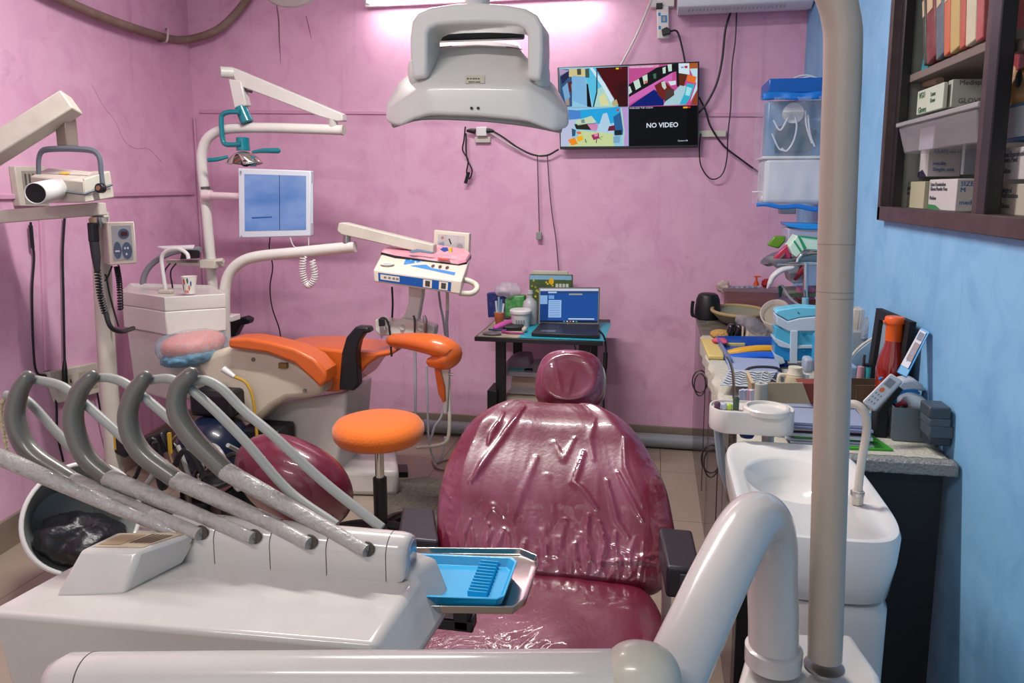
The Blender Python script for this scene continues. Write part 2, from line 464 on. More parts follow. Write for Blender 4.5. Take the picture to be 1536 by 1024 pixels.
ch = thing('dental_chair', 'maroon dental chair with a wrinkled clear film over its backrest, nearest the camera', 'dental chair', (-.22, 1.55, 0))
tab = [(884, 740, 940, 1.70), (872, 690, 985, 1.70), (845, 662, 1006, 1.73), (800, 657, 1013, 1.79), (760, 660, 1008, 1.84), (720, 668, 998, 1.90),
       (680, 685, 978, 1.97), (650, 702, 958, 2.02), (630, 724, 938, 2.07), (619, 750, 912, 2.10), (612, 790, 880, 2.13)]
def lerp_tab(t, tb):
    u = t*(len(tb)-1); i = min(int(u), len(tb)-2); k = u-i
    a = tb[max(i-1, 0)]; b = tb[i]; c = tb[i+1]; d = tb[min(i+2, len(tb)-1)]
    return [.5*((2*b[j])+(c[j]-a[j])*k+(2*a[j]-5*b[j]+4*c[j]-d[j])*k*k+(3*b[j]-a[j]-3*c[j]+d[j])*k**3) for j in range(len(b))]
bn = V((0, -.62, .78)).normalized()
mb = MB(); rg = []
NV, NU = 190, 340
FOLDS = [([(790, 629), (750, 690), (713, 748)], 5, 5.5), ([(752, 655), (742, 672), (739, 688)], 4, 4), ([(834, 673), (851, 703), (867, 669)], 3.5, 4),
 ([(881, 690), (867, 736), (883, 748), (901, 772)], 4.5, 6), ([(938, 665), (940, 709), (966, 764)], 4, 5.5), ([(930, 716), (946, 748), (966, 785)], 4, 5),
 ([(984, 680), (1001, 745)], 4, 4), ([(915, 728), (930, 788), (946, 811)], 4, 5), ([(922, 824), (958, 840), (988, 829)], 4, 5), ([(905, 851), (945, 845), (985, 843)], 4, 5),
 ([(665, 745), (682, 772)], 4, 4), ([(828, 725), (835, 791), (820, 819)], 4.5, 4.5), ([(765, 795), (748, 778), (735, 800)], 4, 4), ([(700, 665), (684, 700), (672, 735)], 4.5, 4),
 ([(895, 640), (888, 670), (895, 700)], 5, 3), ([(960, 655), (978, 690), (990, 730)], 4, 3.5), ([(890, 780), (884, 815), (893, 850)], 4, 5.5), ([(855, 790), (850, 820), (838, 850)], 4, 5),
 ([(905, 790), (915, 825), (905, 862)], 4, 5), ([(760, 640), (735, 700), (722, 740)], 6, 3), ([(812, 700), (790, 760), (776, 800)], 5, 3)]
_r = random.Random(21)
for k in range(26):
    x_ = 668+k*12.8+_r.uniform(-4, 4); y_ = _r.uniform(800, 832)
    FOLDS.append(([(x_+_r.uniform(-9, 9), y_), (x_+_r.uniform(-4, 4), y_+22), (x_+_r.uniform(-9, 9), y_+_r.uniform(38, 60))], _r.uniform(2.5, 4), _r.uniform(2.5, 5.5)))
for k in range(14):
    y_ = 655+k*13; FOLDS.append(([(1002-22*math.exp(-(y_-655)/60), y_), (988-22*math.exp(-(y_-655)/60), y_+7)], 2.5, 2.5)); FOLDS.append(([(676+20*math.exp(-(y_-655)/60), y_), (688+20*math.exp(-(y_-655)/60), y_+9)], 2.5, 2))
def fold_h(x, y):
    h = 0
    for P_, w_, a_ in FOLDS:
        if not (min(p[0] for p in P_)-14 < x < max(p[0] for p in P_)+14 and min(p[1] for p in P_)-14 < y < max(p[1] for p in P_)+14): continue
        best = 1e9; n_ = len(P_)-1
        for i_ in range(n_):
            ax_, ay_ = P_[i_]; bx_, by_ = P_[i_+1]; dx, dy = bx_-ax_, by_-ay_
            t_ = max(0, min(1, ((x-ax_)*dx+(y-ay_)*dy)/(dx*dx+dy*dy)))
            d_ = math.hypot(x-ax_-dx*t_, y-ay_-dy*t_); s_e = (i_+t_)/n_; tp_ = (math.sin(PI*min(max(s_e, .06), .94)))**.5
            best = min(best, d_/max(tp_, .3))
        h += a_*.001*math.exp(-(best/w_)**2)
    return min(h, .009)

for j in range(NV+1):
    t = j/NV; y, xl, xr, Yd = lerp_tab(t, tab)
    pl, pr = at(xl, y, Y=Yd), at(xr, y, Y=Yd); c = (pl+pr)/2; hw = (pr-pl).length/2
    th = .055*min(1, (math.sin(PI*min(t*1.0+.02, 1-t+.02)) if False else min(1, (t+.01)*9, (1.01-t)*9)))**.5
    row = []
    for i in range(NU):
        a = 2*PI*i/NU; ca, sa = math.cos(a), math.sin(a)
        u = math.copysign(abs(ca)**(2/2.4), ca); s_ = math.copysign(abs(sa)**(2/2.6), sa)
        p = c + V((1, 0, 0))*u*hw + bn*s_*th
        if s_ > 0:
            edge = s_**.7
            # side bolsters and a shallow spine
            p += bn*(.016*math.exp(-((abs(u)-.78)/.16)**2)*min(1, t*3) - .008*math.exp(-(u/.3)**2))*edge
            # film gathered at the bottom, stretched towards the shoulders
            q = V((u*5.5+math.sin(t*5)*.5, t*2.0, 3.1))
            r1 = 1-abs(noise.noise(q))*2.2; r1 = max(r1, 0)**5
            q2 = V((u*11+t*2*(1 if u > 0 else -1), t*7, 7.7)); r2 = max(1-abs(noise.noise(q2))*2.2, 0)**4
            wb = math.exp(-(t/.22)**2); wm = math.exp(-((t-.45)/.35)**2)*.4
            wside = math.exp(-((abs(u)-.93)/.09)**2)
            r3 = math.sin(t*95+noise.noise(V((u*4, t*9, 1)))*5)
            p += bn*edge*(r1*(.003*wb+.002*wm)+r2*(.003*wb+.0004))
            p += bn*edge*fold_h((xl+xr)/2+u*(xr-xl)/2, y)
        row.append(p)
    rg.append(row)
mb.rings(rg)
part(ch, 'backrest', mb, mar_film, 'wide maroon backrest under a glossy wrinkled clear film', sh=60)
# headrest
hc = at(855, 571, Y=2.27); hn = V((0, -.85, .53)).normalized(); hu = V((0, .53, .85)); MH = Matrix((V((1, 0, 0)), -hn, hu)).transposed()
def hf(p):
    x, y, z = p
    x *= 1+.06*(-z/.1)
    if y < 0:
        q = (x/.082)**2+(z/.072)**2; y -= .006*math.exp(-((q-1)/.35)**2) - .004*math.exp(-q*2); y -= .004*math.exp(-((x-.01-.2*z)/.006)**2)*math.exp(-((z+.02)/.03)**2) + .003*math.exp(-((x+.035+.3*z)/.007)**2)*math.exp(-(z/.04)**2)
    return (x, y, z)
part(ch, 'headrest', MB().superell(hc, (.107, .047, .098), 2.6, MH, 160, 90, hf, ez=3.0), mar_film, 'oval maroon headrest cushion', sh=60)
part(ch, 'headrest_plate', MB().superell(hc-hn*.028, (.111, .012, .100), 2.6, MH, 48, 16), mat('pale_piping', 'b9b3ad', .4))
part(ch, 'headrest_bar', MB().box(hc-hn*.03-hu*.14, (.07, .012, .2), M=MH), steel, bevel=.002)
# seat
def sf(p):
    x, y, z = p
    if z > 0: z += .006*math.exp(-((abs(x)-.22)/.06)**2) + .003*noise.noise(V((x*9, y*9, 0)))
    return (x, y, z)
part(ch, 'seat', MB().superell((-.235, 1.30, .535), (.285, .44, .06), 4.2, None, 80, 40, sf, ez=3), mar, 'maroon seat cushion', sh=60)
part(ch, 'seat_shell', MB().box((-.235, 1.25, .46), (.46, .76, .06)), white, bevel=.02)
# armrests
def armrest(top, thick, pad):
    m = MB(); P = [at(x, y, Y=Y) for x, y, Y in top]; zt = sum(p.z for p in P)/4
    P = [V((p.x, p.y, zt)) for p in P]
    m.hexa([p-V((0, 0, thick)) for p in P], P); return m, P
blk = mat('black_arm_pad', '1b1920', .42, bump=.05)
m, P = armrest([(988, 793, 1.64), (1038, 793, 1.64), (1052, 849, 1.46), (1000, 852, 1.46)], .068, 1)
ar = part(ch, 'armrest', m, blk, bevel=.007, seg=3)
part(ar, 'armrest_button', MB().box((P[2]+P[3])/2+V((.012, -.001, -.026)), (.04, .004, .028)), mat('dark_slate_plastic', '2f3136', .3), bevel=.002)
part(ch, 'armrest_bracket', MB().box(((P[0]+P[3])/2+V((.012, .02, -.14))), (.02, .09, .18)), steel, bevel=.003)
m, P = armrest([(604, 768, 1.86), (651, 770, 1.86), (658, 800, 1.68), (596, 798, 1.68)], .08, 1)
part(ch, 'armrest', m, blk, bevel=.007, seg=3)
part(ch, 'armrest_bracket', MB().box(((P[0]+P[2])/2+V((.01, 0, -.16))), (.02, .09, .2)), steel, bevel=.003)
part(ch, 'pedestal', MB().hexa([(-.38, 1.15, .06), (-.06, 1.15, .06), (-.06, 1.75, .06), (-.38, 1.75, .06)], [(-.34, 1.25, .43), (-.12, 1.25, .43), (-.12, 1.6, .43), (-.34, 1.6, .43)]), white, bevel=.03)
part(ch, 'base_plate', MB().box((-.22, 1.5, .03), (.5, .9, .06)), white, bevel=.02)
part(ch, 'back_support', MB().hexa([(-.32, 1.66, .45), (-.15, 1.66, .45), (-.15, 1.72, .43), (-.32, 1.72, .43)], [(-.3, 2.1, .76), (-.18, 2.1, .76), (-.18, 2.13, .73), (-.3, 2.13, .73)]), white, bevel=.01)

# ------------------------------------------------------------------ delivery table
ZT = .93
du = thing('delivery_table', 'white dental instrument table with a row of hose sockets, bottom left', 'dental delivery unit', (-.58, .9, .80))
fl, fr, br, bl_ = at(-60, 958, Z=ZT), at(560, 968, Z=ZT), at(632, 858, Z=ZT), at(110, 858, Z=ZT)
fl = V((fr.x-.548, fr.y-.03, ZT)); bl_ = V((fl.x+.03, br.y, ZT))
m = MB(); lo = ZT-.075
m.rings([[fl+V((-.02, .05, -.17)), fr+V((-.02, .04, -.11)), br+V((.0, 0, -.11)), bl_+V((.0, 0, -.16))],
         [fl+V((-.006, .022, -.06)), fr+V((.032, .016, -.06)), br+V((.044, .01, -.06)), bl_+V((-.006, .01, -.06))],
         [fl, fr, br, bl_]])
part(du, 'body', m, white, bevel=.009, seg=4, ang=20)
# raised box with the key label at the left
b4 = [at(80, 897, Z=ZT-.002), at(186, 893, Z=ZT-.002), at(275, 846, Z=ZT-.002), at(150, 846, Z=ZT-.002)]
t4 = [at(120, 824, Z=ZT+.048), at(207, 826, Z=ZT+.048), at(305, 795, Z=ZT+.048), at(178, 797, Z=ZT+.048)]
pan = part(du, 'control_box', MB().hexa(b4, t4), white, bevel=.006, seg=3)
lab = MB()
k4 = [t4[3], t4[2], t4[1], t4[0]]
decal(lab, k4, rect(.1, .12, .92, .86), mat('beige_label', 'b9a98f', .5), .0006)
for i in range(5): decal(lab, k4, rect(.52+i*.07, .2+i*.02, .56+i*.07, .66), mat('label_brown', '5a4038', .5), .0012)
decal(lab, k4, rect(.14, .22, .46, .75), mat('label_tan', 'a88f72', .5), .0012)
part(pan, 'key_label', lab, None, 'beige key label with brown marks')
# socket block: D section running left to right
xs = [at(x, 862, Y=.985).x for x in (258, 331, 413, 496, 584, 600)]
yc, zc = 1.0, ZT+.040
def dsec(x, k=1.0):
    pr = [(-.029, -.044), (-.029, -.006)] + [(-.029*math.cos(a), -.006+.026*math.sin(a)) for a in [PI*i/14 for i in range(1, 14)]] + [(.029, -.006), (.029, -.044)]
    return [V((x, yc+a*k, zc+.003+b*k)) for a, b in pr]
holes = [(305, 800), (386, 806), (469, 813), (554, 825)]
for i in range(4):
    part(du, 'hose_socket', MB().rings([dsec(xs[i]+.0008, .985), dsec(xs[i]+.003), dsec(xs[i+1]-.003), dsec(xs[i+1]-.0008, .985)]), white, sh=50)
part(du, 'end_cap', MB().rings([dsec(xs[4]+.0008), dsec(xs[4]+.014), dsec(xs[4]+.024, .92), dsec(xs[4]+.030, .78), dsec(xs[4]+.031, .6)]), white, 'rounded end cap with a silver oval', sh=50)
part(du, 'cap_badge', MB().rings([dsec(xs[4]+.0285, .62), dsec(xs[4]+.033, .52)]), mat('silver_badge', 'aeb6c4', .2, metal=.6), sh=50)
part(du, 'socket_rod', MB().box(((xs[0]+xs[4])/2, yc, zc-.005), (xs[4]-xs[0]-.01, .048, .03)), mat('dark_gap', '4a4238', .7))
g = at(571, 962, Y=.86); g.x += .004
part(du, 'grommet', MB().tube([g+V((.0, math.cos(a)*.008, math.sin(a)*.010)) for a in [2*PI*i/20 for i in range(21)]], .0022, sub=1), cream)
part(du, 'rear_wing', MB().hexa([(xs[4]+.01, .975, ZT-.05), (xs[4]+.075, .975, ZT-.06), (xs[4]+.085, 1.03, ZT-.05), (xs[4]+.01, 1.03, ZT-.04)],
     [(xs[4]+.012, .985, ZT+.022), (xs[4]+.034, .985, ZT+.01), (xs[4]+.06, 1.035, ZT+.012), (xs[4]+.012, 1.035, ZT+.024)]), white, bevel=.008, seg=3)
part(du, 'mounting_post', MB().cyl((-.58, .9, .74), (-.58, .9, ZT-.06), .03), white)

# ------------------------------------------------------------------ instruments on their hoses
film = mat('wrapped_film_sleeve', 'a09d97', .35, coat=.4, bump=.9, bscale=55, dirt=.3, dcol='8d8478', dscale=30)
def sleeve(pts, r):
    m = MB(); m.tube(pts, r, seg=18, sub=30)
    for v in m.b.verts:
        n_ = noise.noise(v.co*70)+.6*noise.noise(v.co*160); v.co += v.co.normalized()*0 + V((0, -.6, .8))*n_*.0007
    return m
HS = [
 ('first dark grey curved instrument hook from the left on a film-wrapped tube',
  [(41, 566), (28, 590), (23, 630), (45, 678), (108, 721)], [(108, 721), (190, 757), (300, 801)],
  [(44, 568), (85, 576), (112, 592), (160, 634), (240, 703), (330, 745), (420, 785)]),
 ('second dark grey curved instrument hook from the left on a film-wrapped tube',
  [(137, 565), (118, 590), (110, 632), (127, 682), (162, 716)], [(162, 716), (262, 758), (380, 807)],
  [(141, 567), (166, 567), (196, 580), (255, 629), (310, 686), (390, 736), (465, 785)]),
 ('third dark grey curved instrument hook from the left on a film-wrapped tube',
  [(217, 566), (200, 592), (192, 630), (210, 676), (264, 719)], [(264, 719), (362, 764), (464, 815)],
  [(224, 570), (258, 569), (300, 595), (366, 660), (433, 736), (505, 788)]),
 ('rightmost dark grey curved instrument hook on a film-wrapped tube',
  [(286, 561), (268, 583), (266, 618), (288, 656), (338, 706)], [(338, 706), (440, 764), (550, 826)],
  [(290, 572), (308, 570), (333, 583), (366, 616), (410, 653), (486, 723), (573, 792)])]
for lb, hk, sl, ho in HS:
    n = len(hk)
    hp = [at(x, y, Y=1.07-.03*i/(n-1)) for i, (x, y) in enumerate(hk)]
    sp_ = [at(x, y, Y=Y) for (x, y), Y in zip(sl, (1.04, 1.01, .9655))]
    t = thing('dental_handpiece', lb, 'dental instrument', sp_[-1], 'instruments on the white delivery table')
    part(t, 'grip_hook', MB().tube(hp, [.0125, .015, .0165, .0165, .0145], seg=20, sub=14, roundcap=True), darkhook, sh=60)
    e0 = sp_[-1]; part(t, 'socket_collar', MB().cyl((e0.x-.0015, .9694, e0.z), (e0.x-.0015, .9725, e0.z), .0114, seg=22), mat('dark_gap', '4a4238', .7))
    part(t, 'film_sleeve', sleeve(sp_, [.0145, .0125, .0095]), film, 'whitish film wrapped tightly round the tube', sh=80)
    part(t, 'hose', MB().tube([at(x, y, Y=1.085-.055*(i/(len(ho)-1))**2) for i, (x, y) in enumerate(ho)], .0078, seg=14, sub=10), greyhose, sh=60)
sp_ = [at(x, y, Y=Y) for x, y, Y in ((-30, 670, 1.0), (0, 685, .99), (100, 729, .985), (200, 772, .98), (291, 810, .972))]
t = thing('dental_handpiece', 'straight film-wrapped instrument tube without a hook, lowest on the left', 'dental instrument', sp_[-1], 'instruments on the white delivery table')
part(t, 'film_sleeve', sleeve(sp_, [.013, .0135, .012, .010, .0075]), film, sh=80)
part(t, 'hose', MB().tube([at(x, y, Y=1.1) for x, y in ((8, 592), (40, 600), (83, 646), (113, 677), (165, 712), (235, 745), (330, 782))], .0078, seg=14, sub=10), greyhose, sh=60)
cable('knitted_cord', 'beige knitted cord dangling at the far left edge', [at(12, 590, Y=1.13), at(2, 610, Y=1.13), at(6, 650, Y=1.13), at(14, 690, Y=1.13)], .004, mat('beige_cord', 'b9a88a', .8, bump=.6, bscale=200), cat='cord')

# ------------------------------------------------------------------ steel tray and blue tray
tz = .895
oc = [at(*p, Z=tz) for p in ((600, 820), (782, 822), (806, 832), (808, 842), (790, 896), (770, 910), (600, 908))]
tr = MB()
cc = V((sum(p.x for p in oc)/len(oc), sum(p.y for p in oc)/len(oc), tz))
def sc_(k, dz): return [cc+(p-cc)*k+V((0, 0, dz)) for p in oc]
tr.rings([sc_(.90, -.016), sc_(.97, -.013), sc_(1, 0), sc_(.975, .0005), sc_(.94, -.009), sc_(.86, -.011)])
single('steel_tray', 'shiny stainless steel tray beside the white instrument table', 'tray', tr, mat('tray_steel', 'c3bdb5', .16, metal=1), bevel=.002, seg=2, loc=cc-V((0, 0, .016)))
bt = thing('instrument_tray', 'bright blue plastic instrument tray with a comb of slots lying in the steel tray', 'tray', cc+V((0, 0, -.01)))
bo = [at(*p, Z=tz+.012) for p in ((628, 829), (768, 835), (776, 841), (757, 893), (745, 898), (632, 894))]
c2 = V((sum(p.x for p in bo)/6, sum(p.y for p in bo)/6, tz+.012))
def sb(k, dz): return [c2+(p-c2)*k+V((0, 0, dz)) for p in bo]
bluep = mat('sky_blue_plastic', '129ed0', .38, coat=.2)
bt_pan = part(bt, 'pan', MB().rings([sb(.88, -.017), sb(1, -.001), sb(1, 0), sb(.93, 0), sb(.82, -.012)]), bluep, bevel=.0012)
cb = MB()
for i in range(11):
    p = at(716+ (10-i)*1.9-9, 845+i*4.6, Z=tz+.005); q = p+V((.034, .0, 0))
    cb.box((p+q)/2-V((.008, 0, 0)), (.03, .0022, .012))
part(bt, 'slot_comb', cb, bluep, bevel=.0006)
st = at(645, 930, Y=1.1)
single('tray_bracket', 'dark bracket under the steel tray', 'bracket', MB().box((cc.x-.05, cc.y+.01, tz-.06), (.026, .03, .087)).box((cc.x-.10, cc.y+.01, tz-.095), (.14, .03, .02)), black, bevel=.003)

# ------------------------------------------------------------------ swing arm pipes in front
ap = thing('swing_arm', 'thick glossy white pipe arm bending over at lower right', 'support arm', at(1160, 985, Y=1.1))
pts = [at(1160, 985, Y=1.1), at(1160, 930, Y=1.1), at(1158, 870, Y=1.1), at(1157, 812, Y=1.09), at(1146, 778, Y=1.055), at(1120, 790, Y=1.0), at(1083, 858, Y=.93), at(1040, 950, Y=.86), at(985, 1068, Y=.785)]
part(ap, 'bent_pipe', MB().tube(pts, .0365, seg=40, sub=10), white, sh=70)
bp0 = at(1160, 985, Y=1.1)
part(ap, 'collar', MB().lathe([(.036, 0), (.0415, .002), (.042, .028), (.0375, .031), (.036, .031)], bp0+V((0, 0, -.012)), 40), white)
k0 = at(962, 1022, Y=.735)
part(ap, 'knuckle', MB().superell(k0, (.042, .036, .04), 2.3, None, 40, 24), mat('yellowed_white', 'b8b5a4', .3, coat=.4), 'yellowed rounded knuckle')
l0, l1 = at(104, 1018, Y=.70), at(960, 1018, Y=.735)
part(ap, 'level_pipe', MB().tube([l0, l0*.7+l1*.3, l0*.4+l1*.6, l1], .0295, seg=40, sub=4, roundcap=True), white, 'level white pipe across the bottom', sh=60)
e = (l1-l0).normalized()
part(ap, 'seam_ring', MB().cyl(l0+e*.027, l0+e*.0285, .0298, seg=40), mat('dark_seam', '45413f', .6))
part(ap, 'seam_ring', MB().cyl(l0+V((.004, -.02, -.004)), l0+V((.0045, -.024, -.004)), .005, seg=16), mat('dark_seam', '45413f', .6))

# ------------------------------------------------------------------ cuspidor unit
cu = thing('cuspidor_unit', 'white spittoon basin unit on a cabinet to the right of the maroon chair', 'cuspidor', (.33, 1.5, 0))
ZR = .872
def rrect(x0, y0, x1, y1, r, z, n=64):
    out = []
    for i in range(n):
        a = 2*PI*i/n; ca, sa = math.cos(a), math.sin(a)
        e = 4.5
        out.append(V(((x0+x1)/2+(x1-x0)/2*math.copysign(abs(ca)**(2/e), ca), (y0+y1)/2+(y1-y0)/2*math.copysign(abs(sa)**(2/e), sa), z)))
    return out
def ell(cx, cy, rx, ry, z, n=64): return [V((cx+rx*math.cos(2*PI*i/n), cy+ry*math.sin(2*PI*i/n), z)) for i in range(n)]
x0, x1, y0, y1 = .175, .475, 1.36, 1.90
ex, ey = at(1190, 712, Z=ZR-.01).x, at(1190, 712, Z=ZR).y
rg = [rrect(x0+.05, y0+.05, x1-.03, y1-.05, 0, ZR-.15), rrect(x0+.02, y0+.02, x1-.012, y1-.02, 0, ZR-.13), rrect(x0+.003, y0+.003, x1-.003, y1-.003, 0, ZR-.06), rrect(x0, y0, x1, y1, 0, ZR-.012),
      rrect(x0+.004, y0+.004, x1-.004, y1-.004, 0, ZR-.002), rrect(x0+.012, y0+.012, x1-.012, y1-.012, 0, ZR), rrect(x0+.02, y0+.02, x1-.02, y1-.02, 0, ZR-.005),
      ell(ex, ey, .112, .142, ZR-.007), ell(ex, ey, .104, .132, ZR-.014), ell(ex, ey, .092, .118, ZR-.05), ell(ex, ey, .07, .09, ZR-.08), ell(ex, ey, .03, .04, ZR-.09), ell(ex, ey, .012, .014, ZR-.092)]
porc = mat('porcelain', 'd8d7d3', .12, coat=.7, dirt=.08, dcol='a89f90')
part(cu, 'basin', MB().rings(rg), porc, 'glossy white basin with an oval bowl', sh=50)
lp = at(1160, 668, Z=ZR)
part(cu, 'column', MB().rings([rrect(x0+.08, y0+.09, x1-.01, y1-.1, 0, 0), rrect(x0+.07, y0+.05, x1-.012, y1-.08, 0, .3), rrect(x0+.06, y0+.03, x1-.012, y1-.05, 0, ZR-.168), rrect(x0+.068, y0+.036, x1-.018, y1-.055, 0, ZR-.158), rrect(x0+.068, y0+.036, x1-.018, y1-.055, 0, ZR-.145)]), white, sh=50)
part(cu, 'drain_cover', MB().lathe([(.001, .004), (.014, .003), (.016, 0)], (ex, ey, ZR-.092), 24), steel)
sbp = at(1287, 752, Z=ZR)
sp0 = at(1287, 745, Y=sbp.y); top = at(1300, 640, Y=sbp.y); 
part(cu, 'rinse_spout', MB().tube([at(1286, 748, Y=sbp.y), at(1291, 700, Y=sbp.y), at(1300, 645, Y=sbp.y+.01), at(1297, 618, Y=sbp.y+.01), at(1283, 606, Y=sbp.y+.02), at(1266, 610, Y=sbp.y+.03), at(1255, 628, Y=sbp.y+.04)], .0082, seg=14, sub=8), cream, 'cream bent water spout', sh=60)
sn = part(cu, 'spout_nut', MB().cyl(at(1285, 755, Y=sbp.y), at(1287, 735, Y=sbp.y), .0125, seg=6), cream, bevel=.001)
part(sn, 'nut_ring', MB().cyl(at(1286, 742, Y=sbp.y), at(1286.6, 737, Y=sbp.y), .0135, seg=20), steel)
# box that carries the pole and the swing arm
zb = .772
m = MB()
bx = [at(1128, 946, Z=zb), at(1278, 948, Z=zb), at(1322, 1012, Z=zb), at(1330, 1060, Z=zb), at(1095, 1060, Z=zb)]
m.rings([[V((p.x, p.y, 0)) for p in bx], [V((p.x, p.y, zb)) for p in bx]])
part(cu, 'pole_box', m, white, 'white box that carries the pole', bevel=.012, seg=4)

# ------------------------------------------------------------------ operating lamp on its pole
ol = thing('operating_lamp', 'dental operating lamp with a looped yoke on a tall bent pole', 'operating lamp', at(1237, 985, Y=1.1))
pole = mat('pole_enamel', 'a39789', .35, coat=.35, dirt=.2, dcol='7c7064', dscale=8)
pts = [at(1237, 985, Y=1.1), at(1244, 750, Y=1.1), at(1252, 450, Y=1.1), at(1260, 200, Y=1.1), at(1264, 90, Y=1.1), at(1262, 30, Y=1.1), at(1243, -25, Y=1.1), at(1200, -62, Y=1.1), at(1120, -74, Y=1.1), at(900, -80, Y=1.12), at(720, -84, Y=1.14)]
part(ol, 'pole', MB().tube(pts, .0245, seg=36, sub=10), pole, 'thick off-white pole', sh=70)
for yy in (366, 437, 446):
    sm = MB(); sm.cyl(at(1254.5+(0 if yy < 400 else -2), yy, Y=1.1), at(1254.5+(0 if yy < 400 else -2), yy+1, Y=1.1), .0247, seg=36)
    part(ol, 'pole_seam', sm, mat('seam_grey', '7d746c', .6))
part(ol, 'foot_ring', MB().lathe([(.024, 0), (.029, .0), (.029, .004), (.025, .005)], at(1237, 985, Y=1.1)+V((0, 0, -.018)), 36), steel)
d0 = at(715, -60, Y=1.15)
part(ol, 'drop_arm', MB().tube([at(716, -84, Y=1.14), at(716, -40, Y=1.17), at(716, 8, Y=1.19)], .02, seg=20), white_clean)
SEC = [  # x: six (y, depth) points round the head, top back to bottom back
 (579, [(160, 1.30), (156, 1.24), (158, 1.20), (164, 1.18), (182, 1.18), (180, 1.28)]),
 (598, [(132, 1.33), (124, 1.25), (136, 1.20), (153, 1.165), (190, 1.16), (186, 1.31)]),
 (621, [(112, 1.35), (104, 1.26), (117, 1.20), (138, 1.16), (179, 1.155), (180, 1.33)]),
 (642, [(92, 1.36), (84, 1.27), (103, 1.20), (129, 1.155), (172, 1.15), (176, 1.34)]),
 (655, [(62, 1.37), (72, 1.25), (103, 1.195), (129, 1.155), (172, 1.15), (176, 1.34)]),
 (716, [(58, 1.38), (70, 1.24), (103, 1.19), (129, 1.15), (174, 1.145), (178, 1.34)]),
 (778, [(62, 1.37), (72, 1.25), (104, 1.195), (130, 1.155), (180, 1.15), (182, 1.34)]),
 (791, [(92, 1.36), (86, 1.27), (108, 1.20), (131, 1.155), (182, 1.15), (184, 1.34)]),
 (812, [(114, 1.35), (107, 1.26), (122, 1.20), (143, 1.16), (190, 1.155), (188, 1.33)]),
 (832, [(134, 1.33), (128, 1.25), (140, 1.20), (158, 1.165), (197, 1.16), (193, 1.31)]),
 (853, [(168, 1.30), (164, 1.24), (168, 1.20), (172, 1.18), (190, 1.18), (188, 1.28)])]
lampw = mat('lamp_white', 'd2cfc9', .3, coat=.5)
hd = part(ol, 'lamp_head', MB().rings([[at(x, y, Y=Y) for y, Y in s] for x, s in SEC]), lampw, 'faceted white lamp head', bevel=.006, seg=3, ang=12, sh=60)
# lower dark lip (glass edge)
part(hd, 'lens_rim', MB().tube([at(x, y+3, Y=Y+.06) for x, y, Y in ((590, 184, 1.17), (634, 172, 1.15), (716, 174, 1.15), (785, 181, 1.15), (842, 192, 1.17))], .0055, seg=10, sub=4), mat('lens_grey', '8f9290', .15, coat=.5))
lc4 = [at(x, y, Y=1.158) for x, y in ((698, 115), (727, 115), (727, 125), (698, 125))]
# label on the upper facet
def on_facet(x, y): 
    k = (y-103)/(129-103); return at(x, y, Y=1.19-.04*k-.0012)
lc4 = [on_facet(x, y) for x, y in ((698, 113), (727, 113), (727, 125), (698, 125))]
lm = MB(); decal(lm, lc4, rect(0, 0, 1, 1), mat('label_pale', 'c9c3ae', .5), .0002)
ux, uy = (lc4[1]-lc4[0]), (lc4[0]-lc4[3])
textmb('C H E S A', .0050, quadpt(lc4, .08, .5)+V((0, -.001, 0)), ux, uy, mat('ink_brown', '5b5145', .6), mb=lm, bold=True)
textmb('DENTAL CARE', .0028, quadpt(lc4, .18, .88)+V((0, -.001, 0)), ux, uy, mat('ink_brown', '5b5145', .6), mb=lm, bold=True)
part(hd, 'maker_label', lm, None, 'small pale maker label')
for x in (707, 717): 
    p = at(x, 162, Y=1.1445); part(hd, 'screw_hole', MB().cyl(p, p+V((0, .006, 0)), .0022, seg=12), black)
for a, b in (((653, 72), (678, 69)), ((759, 70), (783, 74))):
    part(hd, 'vent_slit', MB().tube([at(a[0], a[1], Y=1.25), at(b[0], b[1], Y=1.25)], .0007, seg=6, sub=1), mat('slit_brown', '6c625a', .6))
# yoke
outer = [(618, 118), (615, 90), (614, 60), (617, 32), (626, 18), (645, 10), (680, 5), (716, 3), (755, 6), (788, 12), (805, 22), (814, 38), (815, 70), (814, 100), (811, 122)]
inner = [(790, 118), (791, 80), (791, 54), (784, 42), (770, 38), (716, 35), (665, 36), (650, 40), (641, 50), (641, 80), (640, 110)]
yk = MB(); pts = [at(x, y, Y=1.17) for x, y in outer+inner]
# build as quad strip so the band stays a clean solid
ni = 15
inn = [(640, 116), (641, 95), (641, 72), (641, 50), (645, 43), (655, 38), (680, 36), (716, 35), (752, 36), (776, 38), (786, 43), (791, 52), (791, 72), (791, 96), (790, 118)]
F_ = [at(x, y, Y=1.165) for x, y in outer]; G_ = [at(x, y, Y=1.165) for x, y in inn]
dv = V((0, .075, 0))
yk.rings([[F_[i], G_[i], G_[i]+dv, F_[i]+dv] for i in range(ni)])
part(ol, 'yoke', yk, lampw, 'looped white yoke', bevel=.006, seg=3, ang=50, sh=60)
part(ol, 'yoke_underside', MB().box((at(642, 44, Y=1.27)+at(791, 46, Y=1.27))/2, (.16, .02, .034)), black, bevel=.003)  # black bar added as the dark shade under the yoke's top
for x, y in ((622, 108), (809, 112)):
    p = at(x, y, Y=1.19); part(ol, 'yoke_pivot', MB().superell(p+V((0, .02, 0)), (.013, .035, .026), 2.3), lampw)
# ------------------------------------------------------------------ left wall pieces
def LW(x, y, off=0):
    r = CR*(x-PCX)+CU*(PCY-y)+CF*FL
    t = (-2.327+off)/(r.x+.128*r.y)
    return V((0, 0, EYE))+r*t
LN = V((1, .128, 0)).normalized()            # into the room
LU = V((.128, -1, 0)).normalized()           # along the wall towards the camera

